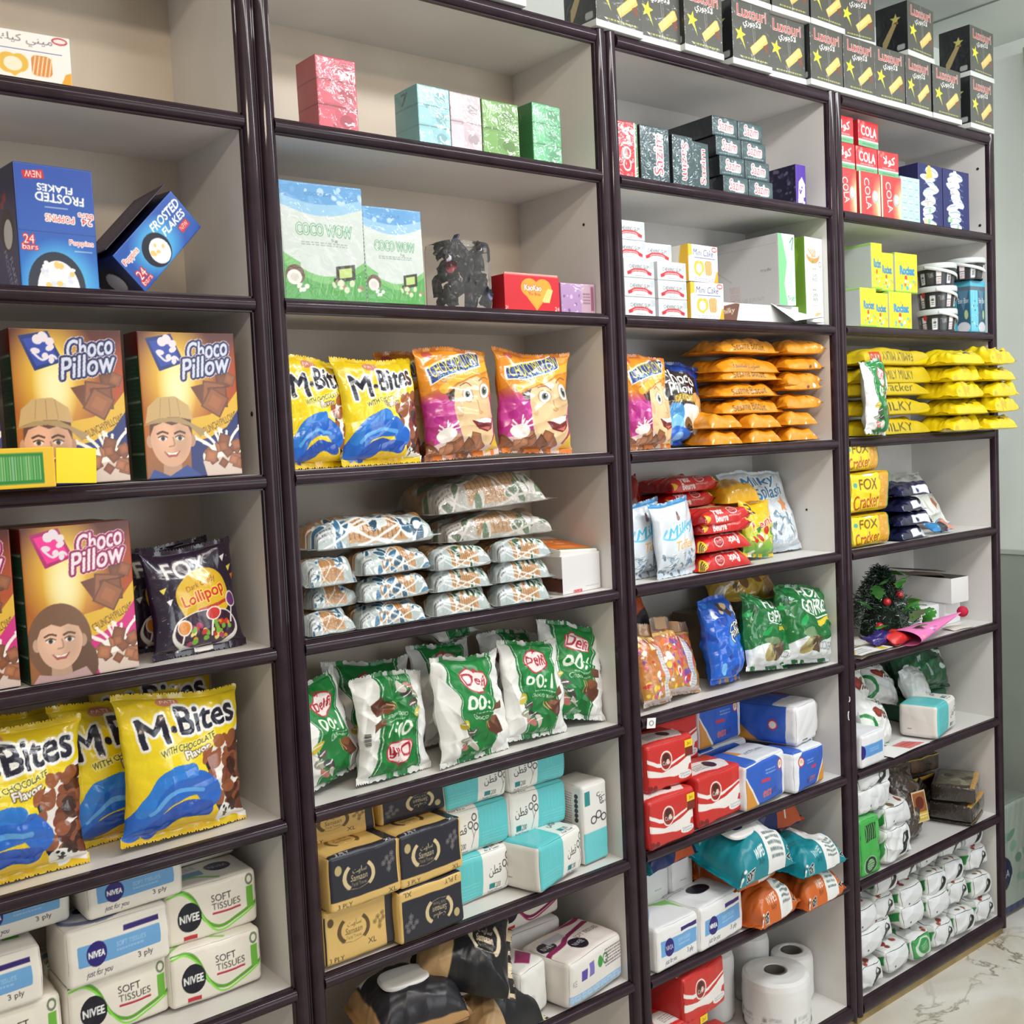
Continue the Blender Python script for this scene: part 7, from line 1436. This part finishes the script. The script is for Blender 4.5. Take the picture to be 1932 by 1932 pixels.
    def open_carton():
        root = bpy.data.objects.new('white_carton', None); COL.objects.link(root)
        obj('carton_body', rbox('carton_body', .085, .19, .075, {'top': (60, 54, 48)}, (230, 228, 226), CARTON), root)
        for x, a in ((-.075, -38), (-.10, -20)): tag(obj('carton_flap', rbox('carton_flap', .07, .15, .002, {}, (112, 98, 86), CARTON, .0008), root, (x * .6, .01, .078 + (.018 if a == -20 else 0)), D(0, a * -.5, 12)), 'brownish open flap')
        return root
    put('wc3', open_carton, 'white_carton', 'opened white carton with brown flaps, topmost of the pile', 'box', (2.135, .160, z + .0665), D(0, 0, -4), 'plain white cartons')
    put('hat', party_hat, 'party_hat', 'pink cone party hat with dark red pompom lying on its side', 'party hat', (1.755, .020, z), D(0, -5, 2))
    put('sh1', lambda: sheet(.30, .14, (206, 192, 172), 3, .005, None, lambda c: (c.lines(.1, .2, .5, .8, 6, (120, 110, 100), 2), c.rect(.5, .55, .8, .9, (236, 236, 232)))), 'paper_sheet', 'beige printed sheet under the tinsel tree', 'paper', (1.665, .09, z), D(0, 0, 8))
    put('sh2', lambda: sheet(.16, .06, (234, 234, 234), 4, .004, None, lambda c: (c.rect(.7, .1, .9, .5, (220, 196, 60)), c.lines(.05, .2, .5, .8, 3, (150, 150, 150), 2))), 'paper_sheet', 'white paper strip with a yellow patch at the shelf front', 'paper', (1.600, .030, z + .010), D(0, 0, 4))
    put('sh3', lambda: sheet(.08, .05, (222, 186, 50), 6, .010), 'paper_sheet', 'crumpled yellow paper scrap by the post', 'paper', (1.545, .055, z + .012), D(0, 0, 30))
    put('sh4', lambda: bag('paper_ribbon', .12, .05, .03, Cv(.12, .05, (54, 40, 120), 400), (50, 36, 110), FOIL, (.06, .06), 371, .009), 'paper_ribbon', 'purple crumpled ribbon lying before the tree', 'ribbon', (1.690, .030, z + .012), D(-64, 0, 6))
    put('sh5', lambda: bag('balloon', .10, .045, .03, Cv(.10, .045, (214, 50, 50), 400), (200, 44, 44), SOFT, (.05, .05), 373, .003, zig=False), 'balloon', 'limp red balloon beside the pink hat', 'balloon', (1.742, .012, z + .002), D(-60, 0, 4))
    put('sh6', lambda: sheet(.09, .05, (226, 222, 212), 8, .008), 'paper_sheet', 'crumpled cream paper beside the hat tip', 'paper', (2.07, .045, z), D(0, 0, -6))
    z = .6705; G = 'white rose-print soft packs'
    RBg = lambda: bag('tissue_bag', .185, .175, .09, rose_bag_art(.185, .175), (226, 230, 226), SOFT, (.05, .04), 380, .007, fat=.8)
    put('rb1', RBg, 'tissue_bag', 'white rose-print soft bag standing behind the low front one', 'bag', (1.650, .120, z + .060), D(-12, 12, 10), G)
    put('rb2', lambda: bag('tissue_bag', .16, .13, .08, rose_bag_art(.16, .13), (226, 230, 226), SOFT, (.05, .04), 382, .006), 'tissue_bag', 'white rose-print soft bag with green edge, lying low in front', 'bag', (1.690, .065, z), D(-20, 16, 8), G)
    put('rb1', None, 'tissue_bag', 'white rose-print soft bag lying back beside the dark green bag', 'bag', (1.905, .160, z + .055), D(-40, 16, -6), G, (.8, .8, .8))
    gb = Cv(.24, .15, (16, 84, 50), 500); gb.poly([(.5, .72), (1, .60), (1, .74), (.5, .86)], (220, 230, 224)); gb.blobs(0, 0, 1, .6, 10, .04, .09, [(10, 60, 36), (30, 110, 66)], 4, .4); gb.ell(.66, .36, .05, .06, (200, 220, 210)); gb.rect(.1, .1, .3, .14, (190, 210, 200))
    put('gb', lambda: bag('tissue_bag', .24, .15, .10, gb, (14, 70, 44), FOIL, (.05, .05), 386, .009), 'tissue_bag', 'dark green shiny bag with a white band, at the back', 'bag', (2.085, .165, z + .075), D(-24, 4, -8))
    put('un4', lambda: rbox('tissue_pack', .22, .10, .075, {}, (40, 90, 66), SOFT, .012, .004), 'tissue_pack', 'green pack beneath the dark green bag', 'tissue pack', (2.07, .20, z))
    put('kcp', lambda: bag('tissue_bag', .12, .10, .06, (lambda c: (c.lines(.3, .6, .9, .9, 4, (150, 156, 156), 3), c)[-1])(Cv(.12, .10, (222, 226, 226), 400)), (220, 224, 224), CLEAR, (.05, .05), 388, .008), 'tissue_bag', 'crumpled clear white pack behind the turquoise tissue pack', 'bag', (2.00, .125, z + .075), D(-20, 0, 0))
    put('un5', lambda: rbox('tissue_pack', .13, .07, .075, {}, (222, 226, 226), SOFT, .012, .004), 'tissue_pack', 'white pack beneath the crumpled clear one', 'tissue pack', (1.99, .195, z)) if 0 else None
    put('ctD', lambda: cotton(.165, .11, .094), 'tissue_pack', 'turquoise and white cotton tissue pack near the end wall', 'tissue pack', (1.955, .072, z), D(0, 0, 14))
    put('nvD', lambda: rbox('tissue_pack', .115, .10, .088, {'front': (lambda c: (c.rrect(.0, .34, .86, .68, .015, (96, 156, 220)), c.ell(.02, .5, .13, .2, (36, 24, 116)), c.lines(.3, .45, .7, .58, 2, (170, 206, 240)), c)[-1])(Cv(.115, .088, (234, 234, 238), 700)), 'top': (lambda c: (c.ell(.35, .7, .2, .14, (44, 30, 150)), c)[-1])(Cv(.115, .10, (232, 232, 238), 400))}, (232, 232, 236), SOFT, .010, .003, .001, 390), 'tissue_pack', 'white blue-band tissue pack at the post of the furthest unit', 'tissue pack', (1.566, .055, z), D(0, 0, 3))
    put('shp', lambda: sheet(.20, .08, (236, 236, 234), 12, .003, None, lambda c: (c.poly([(.5, .1), (.95, .15), (.8, .75), (.45, .7)], (214, 120, 120)), c.lines(.55, .3, .85, .6, 2, (180, 60, 60), 2))), 'paper_sheet', 'white leaflet with a red panel lying under the turquoise pack', 'paper', (1.76, .045, z), D(0, 0, 4))
    z = .3745
    SE = lambda: soft_end(.150, .16, .060, 400)
    G = 'white scroll-marked soft packs on the second lowest shelf'
    put('s7a', lambda: soft_end(.13, .10, .095, 402), 'tissue_pack', 'white rose-print pack, lower one of the pile beside the fruit pouch', 'tissue pack', (1.698, .062, z), D(0, 0, 4), G)
    put('s7b', lambda: soft_end(.13, .10, .060, 404, True), 'tissue_pack', 'white rose-print pack with red rose, upper one beside the fruit pouch', 'tissue pack', (1.702, .064, z + .096), D(0, 0, 2), G)
    gp = Cv(.095, .155, (70, 176, 80), 700); gp.rect(.2, .62, .7, .9, (40, 60, 40)); [gp.curve([(.22 + .1 * k, .64), (.26 + .1 * k, .76), (.22 + .1 * k, .88)], .03, (90, 180, 96)) for k in range(5)]; gp.ell(.4, .2, .3, .16, (150, 200, 150)); gp.ring(.4, .2, .22, .12, .2, (30, 50, 36)); gp.lines(.25, .12, .6, .28, 4, (30, 60, 40), 3); [gp.poly([(.75, .1 + .12 * k), (1, .16 + .12 * k), (1, .22 + .12 * k)], (40, 110, 60)) for k in range(4)]; gp.rect(.75, .6, .95, .9, (90, 190, 100))
    put('s7g', lambda: rbox('tissue_pack', .095, .10, .155, {'front': gp}, (90, 180, 100), SOFT, .012, .004, .002, 406), 'tissue_pack', 'bright green soft pack standing on end against the post', 'tissue pack', (1.566, .060, z), D(0, 0, 2))
    put('s7c', lambda: soft_end(.145, .12, .070, 408, True), 'tissue_pack', 'white soft pack on the green one, under the scroll-marked pack', 'tissue pack', (1.600, .078, z + .156), D(0, 0, 0), G)
    put('s7d', lambda: soft_end(.150, .12, .050, 410), 'tissue_pack', 'white scroll-marked soft pack topmost on the green pack pile', 'tissue pack', (1.604, .080, z + .224), D(0, 0, 3), G)
    put('fig', fig_pouch, 'dried_fruit_pouch', 'dark dried fruit pouch with square picture label', 'pouch', (1.838, .075, z), D(-10, 6, 6))
    put('fig2', lambda: bag('dried_fruit_pouch', .20, .17, .08, (lambda c: (c.blobs(0, 0, 1, 1, 50, .03, .06, [(70, 66, 56), (40, 36, 32), (96, 92, 78)], 3, .3), c)[-1])(Cv(.20, .17, (54, 48, 42), 450)), (50, 46, 40), CLEAR, (.04, .04), 412, .011), 'dried_fruit_pouch', 'creased dark pouch lying beside the labelled one', 'pouch', (1.985, .12, z), D(-58, 0, -24))
    put('fig3', lambda: bag('dried_fruit_pouch', .16, .19, .07, Cv(.16, .19, (46, 42, 40), 400), (44, 40, 38), CLEAR, (.04, .04), 414, .010), 'dried_fruit_pouch', 'dark pouch standing behind the labelled one', 'pouch', (1.83, .19, z), D(-8, 0, 4))
    G = 'dark pressed fruit blocks'
    put('fruit_block', lambda: dark_block(.16, .12, .048, 420, True), 'pressed_fruit_block', 'dark pressed fruit block at the right end, lower of two', 'block', (2.118, .082, z + .012), D(0, 0, 16), G)
    put('fruit_block', None, 'pressed_fruit_block', 'dark pressed fruit block with shiny label, upper of two', 'block', (2.118, .085, z + .062), D(0, 0, 24), G)
    put('fruit_long', lambda: dark_block(.25, .09, .05, 422), 'pressed_fruit_block', 'long dark pressed block raised at the back', 'block', (2.02, .215, z + .115), D(0, 0, -8), G)
    put('fruit_tall', lambda: dark_block(.22, .085, .11, 424), 'pressed_fruit_block', 'tall dark block at the back beneath the long one', 'block', (2.04, .215, z), D(0, 0, -4), G)
    put('fruit_slab', lambda: dark_block(.14, .13, .012, 426), 'pressed_fruit_block', 'thin dark slab under the two right blocks', 'block', (2.118, .088, z), D(0, 0, 16), G)
    # ---- bottom shelf: soft packs ends out
    z = .0605; cols = [1.568, 1.684, 1.800, 1.916, 2.032, 2.148]; rn = ['bottom', 'second', 'third', 'top']; cn = ['first', 'second', 'third', 'fourth', 'fifth', 'sixth']
    r = random.Random(9); G = 'white soft tissue packs on the bottom shelf'
    kinds = [('e0', lambda: soft_end(.100, .18, .064, 430)), ('e1', lambda: soft_end(.100, .18, .064, 433, True)), ('e2', lambda: soft_end(.100, .18, .064, 436)), ('eg', lambda: soft_end(.100, .18, .064, 439, False, True))]
    pat = [[0, 1, 1, 0], [1, 0, 0, 2], [3, 1, 1, 0], [0, 1, 2, 1], [2, 0, 2, 0], [0, 2, 0, 2]]
    for i, x in enumerate(cols):
        for j in range(4):
            k, mk = kinds[pat[i][j]]
            put(k, mk, 'tissue_pack', 'soft white tissue pack on the bottom shelf, %s row, %s from the middle post' % (rn[j], cn[i]), 'tissue pack', (x + r.uniform(-.004, .004), .108 + r.uniform(-.006, .006) + .010 * j, z + .0705 * j), D(0, 0, r.uniform(-1.5, 1.5)), G)
    # ---- wafer roll cartons on top of the units
    z = 2.380; xs = [(.43, 0), (.743, 0), (.877, 0), (1.000, 0), (1.163, 0), (1.307, 0), (1.444, 0), (1.580, 0), (1.716, 0), (1.848, 0), (1.990, 0), (2.174, 0)]
    G = 'dark wafer roll cartons on top of the units'; od = ['first', 'second', 'third', 'fourth', 'fifth', 'sixth', 'seventh', 'eighth', 'ninth', 'tenth', 'eleventh', 'last']
    for i, (x, a) in enumerate(xs):
        s = .92 if i in (2, 3, 9) else .98 if i != 10 else 1.04
        put('lux', lux_box, 'wafer_roll_carton', 'dark wafer roll carton in the lower row on the units, %s from the left' % od[i], 'box', (x, .044 + (.012 if i in (2, 5) else 0), z), D(0, 0, [0, 2, 0, 1, 0, -1, 1, 0, -1, 1, 0, 2][i]), G, (s, 1, 1))
    od = ['first', 'second', 'third', 'fourth', 'fifth', 'last']
    for i, (x, a) in enumerate(((1.165, 1), (1.310, -1), (1.452, 1), (1.610, -4), (1.862, 3), (2.178, 2))):
        put('lux', None, 'wafer_roll_carton', 'dark wafer roll carton in the upper row near the ceiling, %s from the left' % od[i], 'box', (x, .044 + (.02 if i == 3 else 0), z + .1432), D(0, 0, a), G, (1.0, 1, .98))
    # ---- a big wrapped pack on the floor in the corner
    f = Cv(.20, .36, (150, 160, 150), 500); f.blobs(0, .3, 1, 1, 14, .06, .14, [(120, 150, 134), (176, 180, 172), (96, 130, 112)], 3, .4); f.rect(0, 0, 1, .10, (34, 44, 84)); f.ell(.22, .40, .26, .16, (20, 24, 60)); f.text('NIVEA', .04, .36, .42, .43, (190, 190, 200), .006)
    put('bigp', lambda: rbox('tissue_bale', .24, .14, .36, {'front': f, 'left': f}, (120, 126, 118), SOFT, .016, .004, .0015, 450), 'tissue_bale', 'large wrapped bale with round navy logo, on the floor in the corner', 'tissue pack', (2.375, .12, 0), D(0, 0, 0))
place_d()
